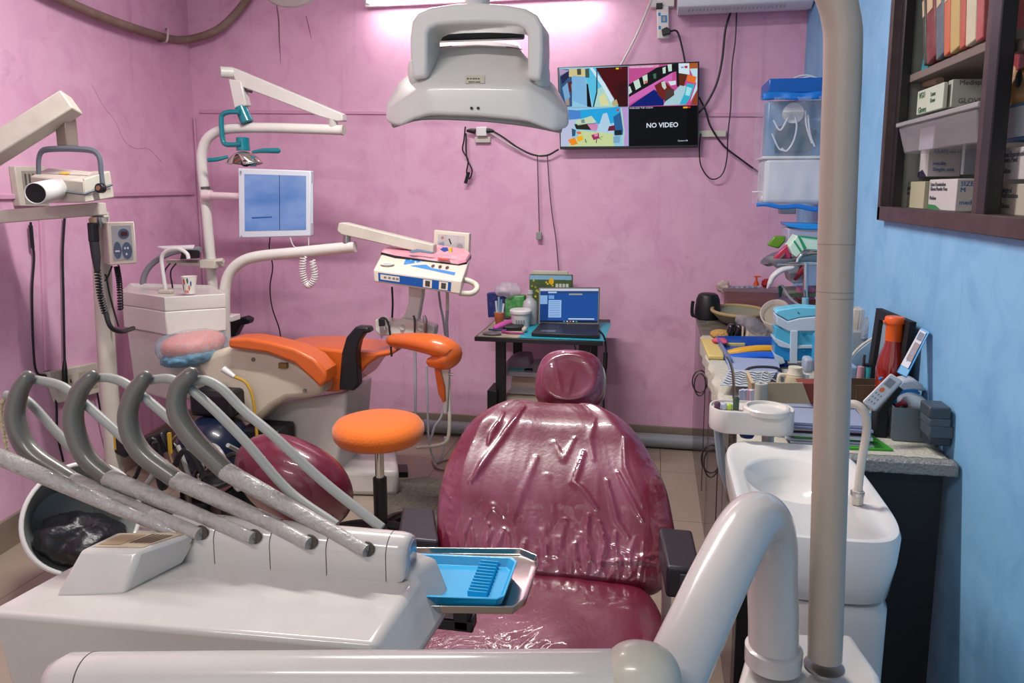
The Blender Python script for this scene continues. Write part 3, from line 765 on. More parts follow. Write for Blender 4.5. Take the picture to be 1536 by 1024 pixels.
def wallplate(name, label, cat, c4, th, m, **k):
    t = thing(name, label, cat, (c4[0]+c4[2])/2)
    part(t, 'plate', MB().hexa(c4, [p+LN*th for p in c4]), m, bevel=.004)
    return t
crack = mat('crack_dark', 'ad7f99', .8)
struct('trim_12', MB().tube([LW(x, y, .0005) for x, y in ((138, 127), (155, 159), (173, 182), (187, 212), (205, 223), (223, 223), (243, 244))], .0011, seg=5, sub=3), crack)
struct('trim_13', MB().tube([at(x, y, Y=DB-.0005) for x, y in ((415, 8), (418, 30), (419, 60), (421, 95))], [.003, .005, .004, .001], seg=5, sub=4), mat('stain_dark', '7c5a66', .8))
struct('trim_14', MB().tube([at(x, y, Y=DB-.0005) for x, y in ((459, 24), (463, 40), (467, 58))], [.002, .003, .001], seg=5, sub=4), mat('stain_dark', '7c5a66', .8))
# switchboard behind the x-ray head
c4 = [LW(12, 249), LW(58, 249), LW(66, 309), LW(20, 309)]
t = wallplate('switchboard', 'old cream wall switchboard with a scribbled panel, behind the x-ray head', 'switchboard', c4, .03, cream)
f4 = [p+LN*.031 for p in c4]
dm = MB(); decal(dm, f4, rect(.18, .12, .95, .95), mat('grey_panel', '8f8d80', .5), .0006)
for i in range(5): decal(dm, f4, [(.25+i*.13, .18), (.31+i*.13, .2), (.29+i*.13, .88), (.24+i*.13, .85)], mat('scrawl', '4a463e', .6), .0012)
part(t, 'panel', dm, None, 'grey panel with dark scrawl')
# socket board lower down
c4 = [LW(62, 558), LW(139, 543), LW(141, 588), LW(80, 604)]
t = wallplate('socket_board', 'cream socket board with sockets low on the left pink wall', 'socket', c4, .035, cream)
f4 = [p+LN*.036 for p in c4]
for u in (.3, .62, .84):
    mm = MB(); decal(mm, f4, rect(u-.09, .2, u+.09, .8), mat('socket_face', 'a8a08c', .4), .0006)
    for q in ((-.04, .4), (.04, .4), (0, .6)): decal(mm, f4, rect(u+q[0]-.015, q[1]-.06, u+q[0]+.015, q[1]+.06), black, .0012)
    part(t, 'socket', mm, None)
pl = [LW(97, 545, .05), LW(98, 582, .05)]
single('power_plug', 'black plug standing in the cream socket board', 'plug', MB().tube([LW(97, 540, .05), LW(97, 556, .055), LW(98, 580, .05)], [.006, .012, .012], seg=12, sub=3), black)
cable('wall_cable', 'thin black cord hanging on the left wall, nearest the corner of the photo', [LW(x, y, .015) for x, y in ((46, 333), (47, 360), (51, 385), (48, 440), (50, 520), (55, 558), (72, 566), (84, 600), (86, 650), (95, 692))], .005, blackcord, 'cord')
single('cord_switch', 'small black inline switch on the leftmost wall cord', 'switch', MB().tube([LW(46, 338, .02), LW(49, 372, .02)], .008, seg=10), black)
cable('wall_cable', 'straight black cord dropping to the plug in the socket board', [LW(x, y, .02) for x, y in ((97, 325), (94, 380), (95, 440), (96, 500), (97, 545))], .0055, blackcord, 'cord')
cable('wall_cable', 'black cord curling down from the socket board behind the white pole', [LW(x, y, .03) for x, y in ((138, 560), (146, 590), (152, 625), (160, 660))], .0045, blackcord, 'cord')
single('conduit', 'thin pink painted conduit running down the left wall', 'conduit', MB().prism([LW(57, 330), LW(63, 330), LW(72, 555), LW(66, 556)], LN*.012), pinktrim, bevel=.002)
# brown hose round the upper corner
hose = mat('brown_dusty_hose', '7d675b', .75, bump=.6, bscale=30, dirt=.6, dcol='9a8a7c')
hp = [LW(20, -40, .05), LW(90, -2, .05), LW(160, 28, .05), LW(225, 50, .05), at(272, 60, Y=4.24), at(320, 48, Y=4.28), at(350, 24, Y=4.3), at(375, -10, Y=4.3), at(385, -50, Y=4.3)]
br = single('brown_hose', 'thick dusty brown hose curving round the upper left wall corner', 'hose', MB().tube(hp, .023, seg=16, sub=10), hose, loc=hp[4])
c = LW(248, 52, .04)
single('pipe_clip', 'small whitish clip holding the brown hose', 'clip', MB().tube([LW(249, 44, .0), LW(252, 43, .08), LW(250, 62, .08), LW(240, 63, .0)], .006, seg=8, sub=4), mat('dusty_white', 'b8aaa2', .7))

# ------------------------------------------------------------------ x-ray machine
YX = 2.72
xb = at(166, 700, Y=YX)
xr = thing('xray_machine', 'cream dental x-ray machine on a white pole by the left wall', 'x-ray machine', (xb.x+.02, YX, 0))
part(xr, 'pole', MB().tube([V((xb.x+.02, YX, .05)), at(162, 560, Y=YX), at(155, 440, Y=YX), at(149, 318, Y=YX)], .036, seg=28, sub=3), mat('pole_cream', 'c4beb0', .4, coat=.3, dirt=.2), 'off-white pole', sh=60)
part(xr, 'base', MB().box((xb.x+.02, YX, .04), (.5, .4, .08)), white, bevel=.02)
yl = .06
def beam(a, b, h, w, m2=None):
    """box beam in the picture-facing plane between two points, height h, width w in depth"""
    a, b = V(a), V(b); d = (b-a).normalized(); y = V((0, 1, 0)); y = (y-d*y.dot(d)).normalized(); u = d.cross(y)
    if u.z < 0: u = -u
    return MB().hexa([a+u*h/2-y*w/2, a-u*h/2-y*w/2, a-u*h/2+y*w/2, a+u*h/2+y*w/2], [b+u*h/2-y*w/2, b-u*h/2-y*w/2, b-u*h/2+y*w/2, b+u*h/2+y*w/2])
part(xr, 'level_arm', beam(at(-60, 330, Y=2.5), at(154, 313, Y=2.66), .050, .08), cream, bevel=.004)
part(xr, 'arm_joint', MB().cyl(at(150, 325, Y=YX-.03), at(150, 340, Y=YX-.03), .03), steel)
part(xr, 'raised_arm', beam(at(-60, 258, Y=2.36), at(108, 153, Y=2.52), .082, .085), cream, 'cream arm slanting up', bevel=.006)
part(xr, 'drop_bracket', beam(at(97, 165, Y=2.54), at(102, 219, Y=2.54), .045, .06), mat('aged_metal', '8f8578', .4, metal=.5, dirt=.4), 'brownish metal bracket', bevel=.003)
yk = MB(); yp = [(58, 262), (58, 240), (62, 228), (72, 224), (102, 223), (134, 225), (145, 230), (150, 240), (152, 262), (155, 282)]
yk.tube([at(x, y, Y=2.50) for x, y in yp], .0125, seg=4, sub=5, flat=.55, up=(0, 1, 0))
part(xr, 'yoke', yk, mat('slate_grey', '5f6670', .4), 'slate grey yoke', bevel=.002)
hb = MB()
hf4 = [at(x, y, Y=Y) for x, y, Y in ((45, 264, 2.46), (126, 271, 2.42), (127, 304, 2.42), (49, 305, 2.46))]
hb4 = [at(x, y, Y=Y) for x, y, Y in ((72, 251, 2.62), (140, 257, 2.60), (143, 299, 2.60), (74, 300, 2.62))]
hb.hexa(hf4, hb4)
head = part(xr, 'tube_head', hb, cream, bevel=.006)
eb = MB().hexa([at(126, 268, Y=2.42), at(165, 256, Y=2.55), at(172, 296, Y=2.55), at(127, 304, Y=2.42)], [at(110, 268, Y=2.55), at(140, 256, Y=2.66), at(145, 296, Y=2.66), at(112, 304, Y=2.55)])
part(head, 'head_end', eb, cream, bevel=.004)
part(head, 'grey_band', MB().tube([at(x, y, Y=Y-.004) for x, y, Y in ((88, 286, 2.435), (126, 291, 2.418), (168, 277, 2.54))], .0045, seg=4, sub=1), mat('slate_grey', '5f6670', .4))
part(head, 'yellow_mark', MB().hexa([at(x, y, Y=Y-.002) for x, y, Y in ((86, 264, 2.50), (100, 264, 2.50), (106, 259, 2.55), (92, 258, 2.55))], [at(x, y, Y=Y-.002)+V((0, 0, .002)) for x, y, Y in ((86, 264, 2.50), (100, 264, 2.50), (106, 259, 2.55), (92, 258, 2.55))]), mat('yellow_tape', 'c9a63a', .5))
cn0, cn1 = at(92, 282, Y=2.46), at(53, 290, Y=2.28)
cone = part(head, 'cone', MB().cyl(cn1, cn0, .036, .038, seg=32, cap=False), white_clean, 'white aiming cone', solid=.003)
d = (cn0-cn1).normalized()
part(cone, 'cone_mouth', MB().cyl(cn1+d*.004, cn1+d*.006, .034, seg=32), blackm)
kn = at(154, 282, Y=2.48)
part(xr, 'knob', MB().cyl(kn-V((0, .022, 0)), kn, .018, .019, seg=20), black, bevel=.003)
part(xr, 'knob_cap', MB().cyl(kn-V((0, .025, 0)), kn-V((0, .02, 0)), .009, seg=16), mat('copper_dull', '9a6f60', .4, metal=.6))
# control box
cf = [at(x, y, Y=2.62) for x, y in ((160, 333), (201, 332), (206, 395), (164, 398))]
ck = [at(x, y, Y=2.74) for x, y in ((150, 334), (194, 333), (198, 392), (152, 394))]
cbx = thing('xray_controller', 'cream x-ray timer box with a grey keypad mounted on the pole', 'control box', at(180, 398, Y=2.68))
cs = part(cbx, 'case', MB().hexa(cf, ck), cream, bevel=.004)
km = MB(); decal(km, cf, rect(.16, .09, .88, .9), mat('keypad_grey', '8e9698', .35), .0008)
def ov(cx, cy, rx, ry, n=20, a0=0): return [(cx+rx*math.cos(2*PI*i/n+a0), cy+ry*math.sin(2*PI*i/n+a0)) for i in range(n)]
kb = mat('keypad_blue', '3f5468', .35)
decal(km, cf, ov(.6, .28, .2, .12), kb, .0016); decal(km, cf, ov(.34, .66, .14, .2), kb, .0016); decal(km, cf, ov(.68, .68, .18, .2), kb, .0016)
decal(km, cf, rect(.5, .23, .74, .33), mat('led_dark', '3a1418', .3), .0024)
for a, b in ((.62, .62), (.72, .62), (.66, .76)): decal(km, cf, ov(a, b, .035, .03, 10), mat('key_pale', 'b9c0c4', .4), .0024)
decal(km, cf, rect(.26, .66, .42, .70), mat('key_pale', 'b9c0c4', .4), .0024)
part(cbx, 'keypad', km, None)
# hand piece in its holder with coiled cords
t = thing('xray_hand_switch', 'black cylindrical hand switch hanging on the white pole with a coiled cord', 'hand switch', at(140, 360, Y=2.62))
part(t, 'handle', MB().cyl(at(139, 334, Y=2.62), at(141, 362, Y=2.62), .020, seg=18), black, bevel=.003)
part(t, 'ring', MB().cyl(at(138, 327, Y=2.62), at(139, 334, Y=2.62), .013, seg=18), mat('tan_ring', 'a08a6a', .4))
part(t, 'sleeve', MB().tube([at(141, 362, Y=2.62), at(144, 385, Y=2.62), at(146, 408, Y=2.62)], [.018, .017, .010], seg=14), mat('dark_sleeve', '2c2b31', .6))
part(t, 'coiled_cord', MB().tube(coil([at(146, 405, Y=2.6), at(150, 440, Y=2.6), at(158, 470, Y=2.6)], .010, .003, 16, 8), .0035, seg=6, sub=1), blackcord)
part(t, 'plain_cord', MB().tube([at(158, 468, Y=2.6), at(166, 490, Y=2.6), at(182, 497, Y=2.65), at(200, 492, Y=2.8)], .0095, seg=10, sub=6), blackcord)
cable('coiled_cable', 'thin coiled black cord hanging under the x-ray timer box', coil([at(175, 399, Y=2.68), at(179, 425, Y=2.70), at(181, 465, Y=2.74)], .009, .003, 20, 8), .003, blackcord, 'cord')
cable('looped_cable', 'thin black cord looped below the x-ray timer box', [at(x, y, Y=2.7) for x, y in ((168, 399), (160, 418), (150, 425), (158, 412), (164, 440), (172, 470), (178, 490))], .0035, blackcord, 'cord')

# ------------------------------------------------------------------ second dental unit (orange): cuspidor
wh2 = mat('unit_white', 'd0cdc6', .32, coat=.4, dirt=.14)
bow = thing('spittoon_cabinet', 'white spittoon cabinet of the orange unit, with a paper cup on its top', 'cuspidor', at(258, 600, Y=3.3))
def ring2(q): return [at(x, y, Y=Y) for x, y, Y in q]
def level(q, ys):  # same footprint, new height from px y of the first corner
    return q
A0 = [(183, 3.20), (222, 3.12), (247, 3.06), (339, 3.22), (322, 3.5), (196, 3.5)]
def zring(z, k=1.0, A_=A0, ref=452):
    P = [at(x, ref, Y=Y) for x, Y in A_]; c = sum(P, V())/len(P)
    return [V((c.x+(p.x-c.x)*k, c.y+(p.y-c.y)*k, z)) for p in P]
zt_, zb_ = at(247, 446, Y=3.06).z, at(247, 467, Y=3.06).z
part(bow, 'top_tray', MB().rings([zring(zb_, .99), zring(zb_+.01), zring(zt_), zring(zt_+.002, .97), zring(zt_-.012, .9)]), wh2, bevel=.004, seg=3)
z2 = at(247, 503, Y=3.06).z
part(bow, 'collar', MB().rings([zring(z2, .99), zring(zb_-.001, .995)]), wh2, bevel=.006)
z3 = at(247, 606, Y=3.06).z
part(bow, 'body', MB().rings([zring(z3, .84), zring(z2, .93)]), wh2, bevel=.02, seg=3)
part(bow, 'bowl', MB().lathe([(.09, 0), (.085, -.004), (.06, -.02), (.01, -.03)], at(240, 441, Y=3.28), 32, cap0=False), porc)
part(bow, 'cup_spout', MB().tube([at(x, y, Y=3.3) for x, y in ((249, 438), (244, 405), (243, 385), (252, 375), (268, 373), (280, 380), (283, 388))], .0095, seg=12), white_clean)
part(bow, 'spout_base', MB().box(at(249, 437, Y=3.26), (.07, .03, .018)), cream, bevel=.004)
cup = thing('paper_cup', 'paper cup with a colourful leaf print on the white spittoon cabinet', 'cup', at(285, 440, Y=3.2))
pc = at(285, 440, Y=3.2)
part(cup, 'wall', MB().lathe([(.024, 0), (.036, .082), (.037, .083), (.034, .082), (.0225, .003)], pc, 28, cap0=True), mat('cup_paper', 'd8d4cc', .6))
pr = MB()
for a, z, w_, h_, c_ in ((-100, .06, .30, .03, 'b8432e'), (-70, .065, .25, .03, '2f6b4a'), (-125, .035, .3, .03, '2a3c60'), (-60, .03, .25, .028, 'c06a26'), (-95, .012, .28, .018, 'd7742c'), (-135, .015, .2, .02, 'b0325a'), (-75, .012, .2, .016, 'c8342c'), (-45, .05, .2, .03, '284a88')):
    pr.use(mat('print_'+c_, c_, .6)); a = math.radians(a)
    row = []
    for k in range(5):
        aa = a+(k-2)*w_/4
        bulge = math.sin(PI*(k+.6)/5.2)
        row.append([(aa, z-h_/2*bulge), (aa, z+h_/2*bulge)])
    vs = [[pr.b.verts.new(pc+V((math.cos(A_)*(.0245+.0122*zz/.082+.0004), math.sin(A_)*(.0245+.0122*zz/.082+.0004), zz))) for A_, zz in r] for r in row]
    for k in range(4): pr.face([vs[k][0], vs[k+1][0], vs[k+1][1], vs[k][1]])
part(cup, 'leaf_print', pr, None, 'red, green and blue leaf print')
cable('grey_hose', 'grey hose arching behind the white spittoon cabinet', [at(x, y, Y=3.5) for x, y in ((214, 436), (216, 415), (226, 398), (245, 384), (268, 376), (300, 374))], .016, mat('mid_grey_hose', '7c7f84', .45), 'hose')
for i, (x0_, lb) in enumerate(((247, 'left one of two thin black tubes behind the white spout'), (256, 'right one of two thin black tubes behind the white spout'))):
    cable('thin_tube', lb, [at(x0_+8, 395, Y=3.42), at(x0_, 408, Y=3.42), at(x0_+3, 432, Y=3.42)], .004, blackcord, 'tube')

# monitor pole with its arms
YM = 3.55
mp = thing('light_pole', 'white bent pole carrying a monitor and the teal-handled lamp arm', 'pole', at(318, 440, Y=YM))
part(mp, 'pole', MB().tube([at(x, y, Y=YM) for x, y in ((322, 600), (321, 470), (317, 400), (308, 300), (303, 250), (303, 228), (311, 208), (330, 196), (360, 192), (420, 192), (513, 195))], .0255, seg=24), wh2, 'bent white pole', sh=60)
part(mp, 'pole_collar', MB().cyl(at(307.5, 284, Y=YM), at(307, 280, Y=YM), .0262, seg=24), mat('seam_dark', '4a4a4a', .5))
part(mp, 'end_cap', MB().cyl(at(513, 195, Y=YM), at(516, 195, Y=YM), .0262, seg=24), cream)
part(mp, 'tray_clamp', MB().box(at(318, 395, Y=YM-.03), (.09, .09, .045)), cream, bevel=.005)
part(mp, 'shelf_bracket', MB().tube([at(252, 393, Y=3.5), at(300, 394, Y=3.5), at(335, 391, Y=3.5)], .015, seg=4, sub=2, flat=1), cream)
single('black_box', 'small flat black box on the beige clamp of the white pole', 'box', MB().hexa([at(270, 389, Y=3.42), at(300, 387, Y=3.42), at(300, 376, Y=3.42), at(273, 374, Y=3.42)], [at(270, 389, Y=3.55), at(300, 387, Y=3.55), at(300, 376, Y=3.55), at(273, 374, Y=3.55)]), black, bevel=.004)
single('folded_paper', 'white folded paper lying on the small flat black box', 'paper', MB().hexa(ring2([(236, 371, 3.44), (292, 369, 3.44), (290, 373, 3.4), (246, 374, 3.4)]), ring2([(236, 369, 3.44), (292, 367, 3.44), (290, 371, 3.4), (246, 372, 3.4)])), paperm)
# monitor
mo = thing('monitor', 'white framed monitor with a blue split screen on the bent pole', 'monitor', at(412, 354, Y=3.42))
c4 = [at(357, 252, Y=3.42), at(466, 256, Y=3.40), at(466, 354, Y=3.40), at(358, 357, Y=3.42)]
part(mo, 'casing', MB().hexa(c4, [p+V((0, .035, 0)) for p in c4]), mat('frosted_white', 'c4cad2', .35), bevel=.005)
part(mo, 'casing_edge', MB().hexa([at(466, 275, Y=3.41), at(469, 275, Y=3.41), at(469, 335, Y=3.41), at(466, 335, Y=3.41)], [at(466, 275, Y=3.44), at(469, 275, Y=3.44), at(469, 335, Y=3.44), at(466, 335, Y=3.44)]), mat('frosted_white', 'c4cad2', .35))
def screenmat(name, c1, c2, scale, st):
    m = bpy.data.materials.new(name); m.use_nodes = True; nt = m.node_tree; N = nt.nodes; L = nt.links
    b = N['Principled BSDF']; b.inputs['Base Color'].default_value = (.01, .01, .02, 1); b.inputs['Roughness'].default_value = .2
    tc = N.new('ShaderNodeTexCoord'); n = N.new('ShaderNodeTexNoise'); n.inputs['Scale'].default_value = scale; n.inputs['Detail'].default_value = 4
    mp_ = N.new('ShaderNodeMapping'); mp_.inputs['Scale'].default_value = (1, 1, 2.5)
    L.new(tc.outputs['Object'], mp_.inputs['Vector']); L.new(mp_.outputs[0], n.inputs['Vector'])
    r = N.new('ShaderNodeMapRange'); r.inputs['From Min'].default_value = .35; r.inputs['From Max'].default_value = .68; L.new(n.outputs['Fac'], r.inputs['Value'])
    x = N.new('ShaderNodeMix'); x.data_type = 'RGBA'; L.new(r.outputs[0], x.inputs[0]); x.inputs[6].default_value = lin(c1); x.inputs[7].default_value = lin(c2)
    L.new(x.outputs[2], b.inputs['Emission Color']); b.inputs['Emission Strength'].default_value = st
    return m
sm = MB(); sc1 = screenmat('screen_blue', '5580c2', '8ea6d8', 3.2, .85)
decal(sm, c4, rect(.09, .08, .94, .90), sc1, .0015)
decal(sm, c4, rect(.575, .08, .583, .90), mat('screen_dark', '1a2440', .2), .0022)
gl = mat('screen_cyan', '000000', .3, emit='3f8fd0', estr=.7)
decal(sm, c4, [(.18, .70), (.48, .69), (.47, .71), (.2, .725)], mat('screen_line', '000000', .3, emit='3565b0', estr=.7), .002)
part(mo, 'screen', sm, None, 'glowing blue screen in two halves')
part(mo, 'mount_arm', MB().cyl(at(310, 293, Y=YM-.03), at(365, 295, Y=3.46), .019, seg=18), mat('pinkish_white', 'd0bcc0', .4))
part(mo, 'mount_clamp', MB().cyl(at(305, 293, Y=YM-.03), at(318, 293, Y=YM-.03), .027, seg=20), mat('pinkish_white', 'd0bcc0', .4), bevel=.003)
for x, y in ((361, 257), (463, 260), (462, 350), (362, 354)):
    part(mo, 'screw', MB().cyl(at(x, y, Y=3.405), at(x, y, Y=3.42), .004, seg=10), steel)
cable('monitor_cable', 'thin black cable dropping from the blue monitor down the pink wall', [at(x, y, Y=4.2) for x, y in ((405, 356), (404, 375), (409, 400), (405, 430), (408, 460), (418, 490), (421, 505))], .004, blackcord)
cable('curly_cable', 'white coiled cord hanging over the lower white pipe', coil([at(455, 385, Y=3.32), at(454, 410, Y=3.32), at(462, 428, Y=3.32), at(472, 415, Y=3.32), at(468, 390, Y=3.32)], .014, .002, 26, 12), .0028, white_clean, 'cord')
cable('thin_white_cable', 'thin white cord running from the monitor to the curly cord', [at(x, y, Y=3.35) for x, y in ((435, 356), (440, 368), (452, 378), (462, 370), (463, 356))], .0025, whitecord, 'cord')

# lamp arm with teal handles
la = thing('lamp_arm', 'white spring arm with a teal-handled reflector lamp above the monitor', 'dental lamp', at(505, 188, Y=YM))
wb = mat('arm_white', 'c3c1ba', .35, coat=.3, dirt=.15)
part(la, 'spring_arm', MB().prism([at(x, y, Y=3.52) for x, y in ((345, 100), (352, 102), (513, 170), (515, 181), (505, 182), (480, 175), (362, 130), (352, 120))], (0, .055, 0)), wb, bevel=.005)
part(la, 'arm_head', MB().cyl(at(330, 108, Y=3.50), at(350, 109, Y=3.54), .028, seg=24), wb, bevel=.003)
part(la, 'elbow_joint', MB().cyl(at(500, 178, Y=3.54), at(500, 192, Y=3.55), .022, seg=20), wb)
part(la, 'drop_link', MB().prism([at(x, y, Y=3.51) for x, y in ((342, 118), (361, 121), (370, 158), (351, 163))], (0, .05, 0)), wb, bevel=.006)
part(la, 'spring_screw', MB().tube([at(363, 128, Y=3.53), at(368, 135, Y=3.53), at(378, 138, Y=3.53)], .006, seg=8), darksteel)
part(la, 'teal_collar', MB().cyl(at(361, 160, Y=3.53), at(371, 184, Y=3.53), .031, .033, seg=24), teal, bevel=.003)
part(la, 'handle_loop', MB().tube([at(x, y, Y=3.49) for x, y in ((360, 168), (344, 168), (334, 172), (332, 182), (334, 208), (338, 216), (348, 217), (362, 216))], .0125, seg=14), teal, 'teal C-shaped handle')
part(la, 'teal_socket', MB().cyl(at(364, 206, Y=3.52), at(365, 226, Y=3.52), .032, .034, seg=24), teal, bevel=.003)
dish = MB(); dc = at(366, 234, Y=3.52)
dish.grid(lambda u, v: dc+V(((u-.5)*.19*math.sqrt(max(0, 1-(2*v-1)**2*.9)), (v-.5)*.13, .022-.055*((2*u-1)**2)-.012*(2*v-1)**2)), 24, 12)
part(la, 'reflector', dish, mat('reflector', 'c6c0b6', .12, metal=.9), 'curved shiny reflector', solid=.003)
part(la, 'bulb_housing', MB().cyl(at(368, 246, Y=3.47), at(369, 236, Y=3.5), .022, seg=16), black, bevel=.004)
part(la, 'teal_bracket', MB().box(at(379, 242, Y=3.5), (.025, .03, .05)), teal, bevel=.003)
part(la, 'side_handle', MB().tube([at(342, 235, Y=3.5), at(325, 239, Y=3.48), at(312, 240, Y=3.47)], [.008, .011, .011], seg=12), teal)
part(la, 'side_handle', MB().tube([at(380, 228, Y=3.5), at(395, 226, Y=3.49), at(417, 226, Y=3.48)], [.008, .012, .014], seg=12, roundcap=True), teal)

# lower pipe, arm and the delivery box of the orange unit
dp = thing('tray_support_pipe', 'white pipe bending right from the orange unit, below the monitor', 'support pipe', at(336, 470, Y=3.4))
part(dp, 'pipe', MB().tube([at(x, y, Y=3.36) for x, y in ((338, 520), (337, 470), (338, 430), (347, 406), (365, 391), (390, 384), (440, 379), (490, 374), (533, 370))], .027, seg=24), wh2, sh=60)
part(dp, 'joint', MB().cyl(at(520, 372, Y=3.36), at(521, 348, Y=3.36), .019, seg=18), steel)
part(dp, 'foot', MB().box(at(345, 476, Y=3.4), (.07, .08, .03)), wh2, bevel=.004)
part(dp, 'arm', MB().prism([at(x, y, Y=3.33) for x, y in ((508, 334), (516, 334), (560, 345), (650, 367), (650, 382), (600, 372), (512, 352), (505, 346))], (0, .06, 0)), cream, 'cream slanting arm', bevel=.005)
db = thing('control_table', 'cream dental control box with a blue panel under a pink wrapped tray', 'dental delivery unit', at(625, 440, Y=3.2))
fr4 = [at(x, y, Y=Y) for x, y, Y in ((560, 404, 3.10), (693, 421, 3.10), (691, 442, 3.10), (561, 423, 3.10))]
bk4 = [at(x, y, Y=Y) for x, y, Y in ((577, 371, 3.40), (706, 385, 3.40), (701, 412, 3.40), (576, 402, 3.40))]
part(db, 'case', MB().hexa(fr4, bk4), mat('warm_white', 'd2c9b8', .35, coat=.3, dirt=.1), bevel=.007, seg=3)
dm = MB(); deepblue = mat('deep_blue_panel', '0c4c94', .3)
decal(dm, fr4, rect(.055, .2, .885, .86), deepblue, .001)
decal(dm, fr4, rect(.08, .3, .30, .7), mat('label_cream', 'cfc5b4', .5), .0016)
for u in (.12, .17, .22, .26): decal(dm, fr4, rect(u, .42, u+.03, .58), mat('label_ink', '707070', .5), .002)
for u in (.57, .75):
    decal(dm, fr4, rect(u, .24, u+.1, .82), mat('switch_cream', 'd5cdbf', .4), .0016); decal(dm, fr4, rect(u+.025, .32, u+.078, .74), mat('switch_dark', '3f3b38', .3), .0022)
part(db, 'front_panel', dm, None, 'blue front strip with two switches')
t4_ = [bk4[0], bk4[1], fr4[1], fr4[0]]
dm = MB(); skyb = mat('sky_panel', '2a7ebb', .35)
decal(dm, t4_, [(.30, .30), (.53, .30), (.53, .52), (.62, .66), (.90, .72), (.90, .84), (.30, .66)], skyb, .001)
for u in (.63, .71, .79): decal(dm, t4_, ov(u, .58, .02, .07, 12), mat('switch_dark', '3f3b38', .3), .0016)
for u, v in ((.36, .42), (.42, .5), (.48, .42), (.42, .38)): decal(dm, t4_, ov(u, v, .012, .04, 8), mat('key_pale', 'b9c0c4', .4), .0016)
part(db, 'top_panel', dm, None, 'sky blue key panel')
cp = at(581, 397, Y=3.17)
part(db, 'cup_holder', MB().lathe([(.030, 0), (.032, .004), (.026, .006), (.022, .003), (.02, -.006)], cp, 28), white_clean)
part(db, 'cup_hole', MB().lathe([(.02, .002), (.001, .003)], cp+V((0, 0, .002)), 24), darksteel)
part(db, 'side_handle', MB().tube([at(x, y, Y=Y) for x, y, Y in ((688, 419, 3.2), (703, 421, 3.2), (714, 427, 3.2), (715, 434, 3.17), (706, 440, 3.14), (688, 439, 3.12))], .0125, seg=14), mat('warm_white', 'd2c9b8', .35), 'rounded loop handle')
wt = thing('wrapped_tray', 'black-edged tray under pink patterned film on top of the cream control box', 'tray', at(640, 395, Y=3.3))
def trp(dy, k=0): return [at(x, y+dy, Y=Y) for x, y, Y in ((571, 382, 3.30), (588, 371, 3.48), (650, 372, 3.48), (700, 380, 3.48), (707, 386, 3.42), (700, 397, 3.30), (688, 400, 3.27), (592, 387, 3.27))]
part(wt, 'rim', MB().hexa(trp(2), trp(-4)), black, bevel=.003)
pm = MB(); top = trp(-5.5)
cc = sum(top, V())/8
pm.rings([[cc+(p-cc)*.99 for p in trp(-4)], [cc+(p-cc)*.96+V((0, 0, .004)) for p in top], [cc+(p-cc)*.5+V((0, 0, .006)) for p in top]])
part(wt, 'pink_film', pm, mat('pink_print', 'd58a98', .35, coat=.5, dirt=.5, dcol='d9ccd4', dscale=14, bump=.4, bscale=20), 'pink printed film')
for pts_, c_, nm in (([(612, 377), (625, 373), (650, 378), (648, 381), (630, 378), (618, 380)], '6f7f92', 'grey_print'), ([(660, 374), (664, 371), (670, 371), (672, 376), (666, 378)], '2d4f9a', 'blue_cap'), ([(673, 372), (677, 371), (678, 378), (673, 378)], 'd9b23a', 'yellow_cap'), ([(655, 386), (668, 388), (675, 391), (660, 390)], 'c85040', 'red_print')):
    P_ = [at(x, y, Y=3.26) for x, y in pts_]; part(wt, nm, MB().prism(P_, (0, .012, 0)), mat(nm, c_, .5), bevel=.0015)
vf = thing('film_viewer', 'small cream x-ray film viewer standing behind the wrapped pink tray', 'film viewer', at(678, 385, Y=3.5))
v4 = [at(x, y, Y=3.5) for x, y in ((651, 345), (704, 350), (703, 384), (649, 382))]
part(vf, 'frame', MB().hexa(v4, [p+V((0, .04, 0)) for p in v4]), mat('warm_white', 'd2c9b8', .35), bevel=.004)
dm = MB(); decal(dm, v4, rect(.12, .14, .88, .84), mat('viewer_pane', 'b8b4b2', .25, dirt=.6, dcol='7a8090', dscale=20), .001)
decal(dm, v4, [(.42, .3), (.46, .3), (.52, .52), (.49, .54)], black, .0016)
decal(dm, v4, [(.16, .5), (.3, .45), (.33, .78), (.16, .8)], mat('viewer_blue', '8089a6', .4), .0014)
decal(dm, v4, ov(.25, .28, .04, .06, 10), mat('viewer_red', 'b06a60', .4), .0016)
decal(dm, v4, ov(.75, .6, .09, .14, 12), mat('viewer_shadow', '938f92', .4), .0014)  # grey oval in the viewer's picture
part(vf, 'pane', dm, None, 'greyish reflecting pane')
part(vf, 'stem', MB().box(at(660, 385, Y=3.52), (.03, .03, .06)), cream)
# hanging instrument holder
hh = thing('instrument_holder', 'white hanging instrument holder on a curved neck under the control box', 'holder', at(610, 500, Y=3.25))
nk = MB(); nr = []
for y, xl, xr_ in ((430, 612, 634), (445, 613, 633), (455, 612, 631), (468, 608, 629), (478, 602, 627), (486, 597, 628)):
    a, b = at(xl, y, Y=3.24), at(xr_, y, Y=3.24); nr.append([a, b, b+V((0, .05, 0)), a+V((0, .05, 0))])
part(hh, 'neck', MB().rings(nr), wh2, bevel=.008, seg=3)
part(hh, 'bar', MB().prism([at(x, y, Y=3.2) for x, y in ((562, 480), (570, 477), (590, 482), (605, 478), (628, 482), (652, 490), (650, 505), (600, 503), (570, 504), (562, 496))], (0, .07, 0)), wh2, bevel=.006)
for i, x in enumerate((582, 604, 632, 645)):
    part(hh, 'socket_notch', MB().cyl(at(x, 490+i*.8, Y=3.196), at(x, 490+i*.8, Y=3.21), .013, seg=18), mat('notch_grey', 'a9a8a4', .5))
kt = thing('key_strap', 'black looped strap with metal keys hanging on the white instrument holder', 'keys', at(574, 510, Y=3.18))
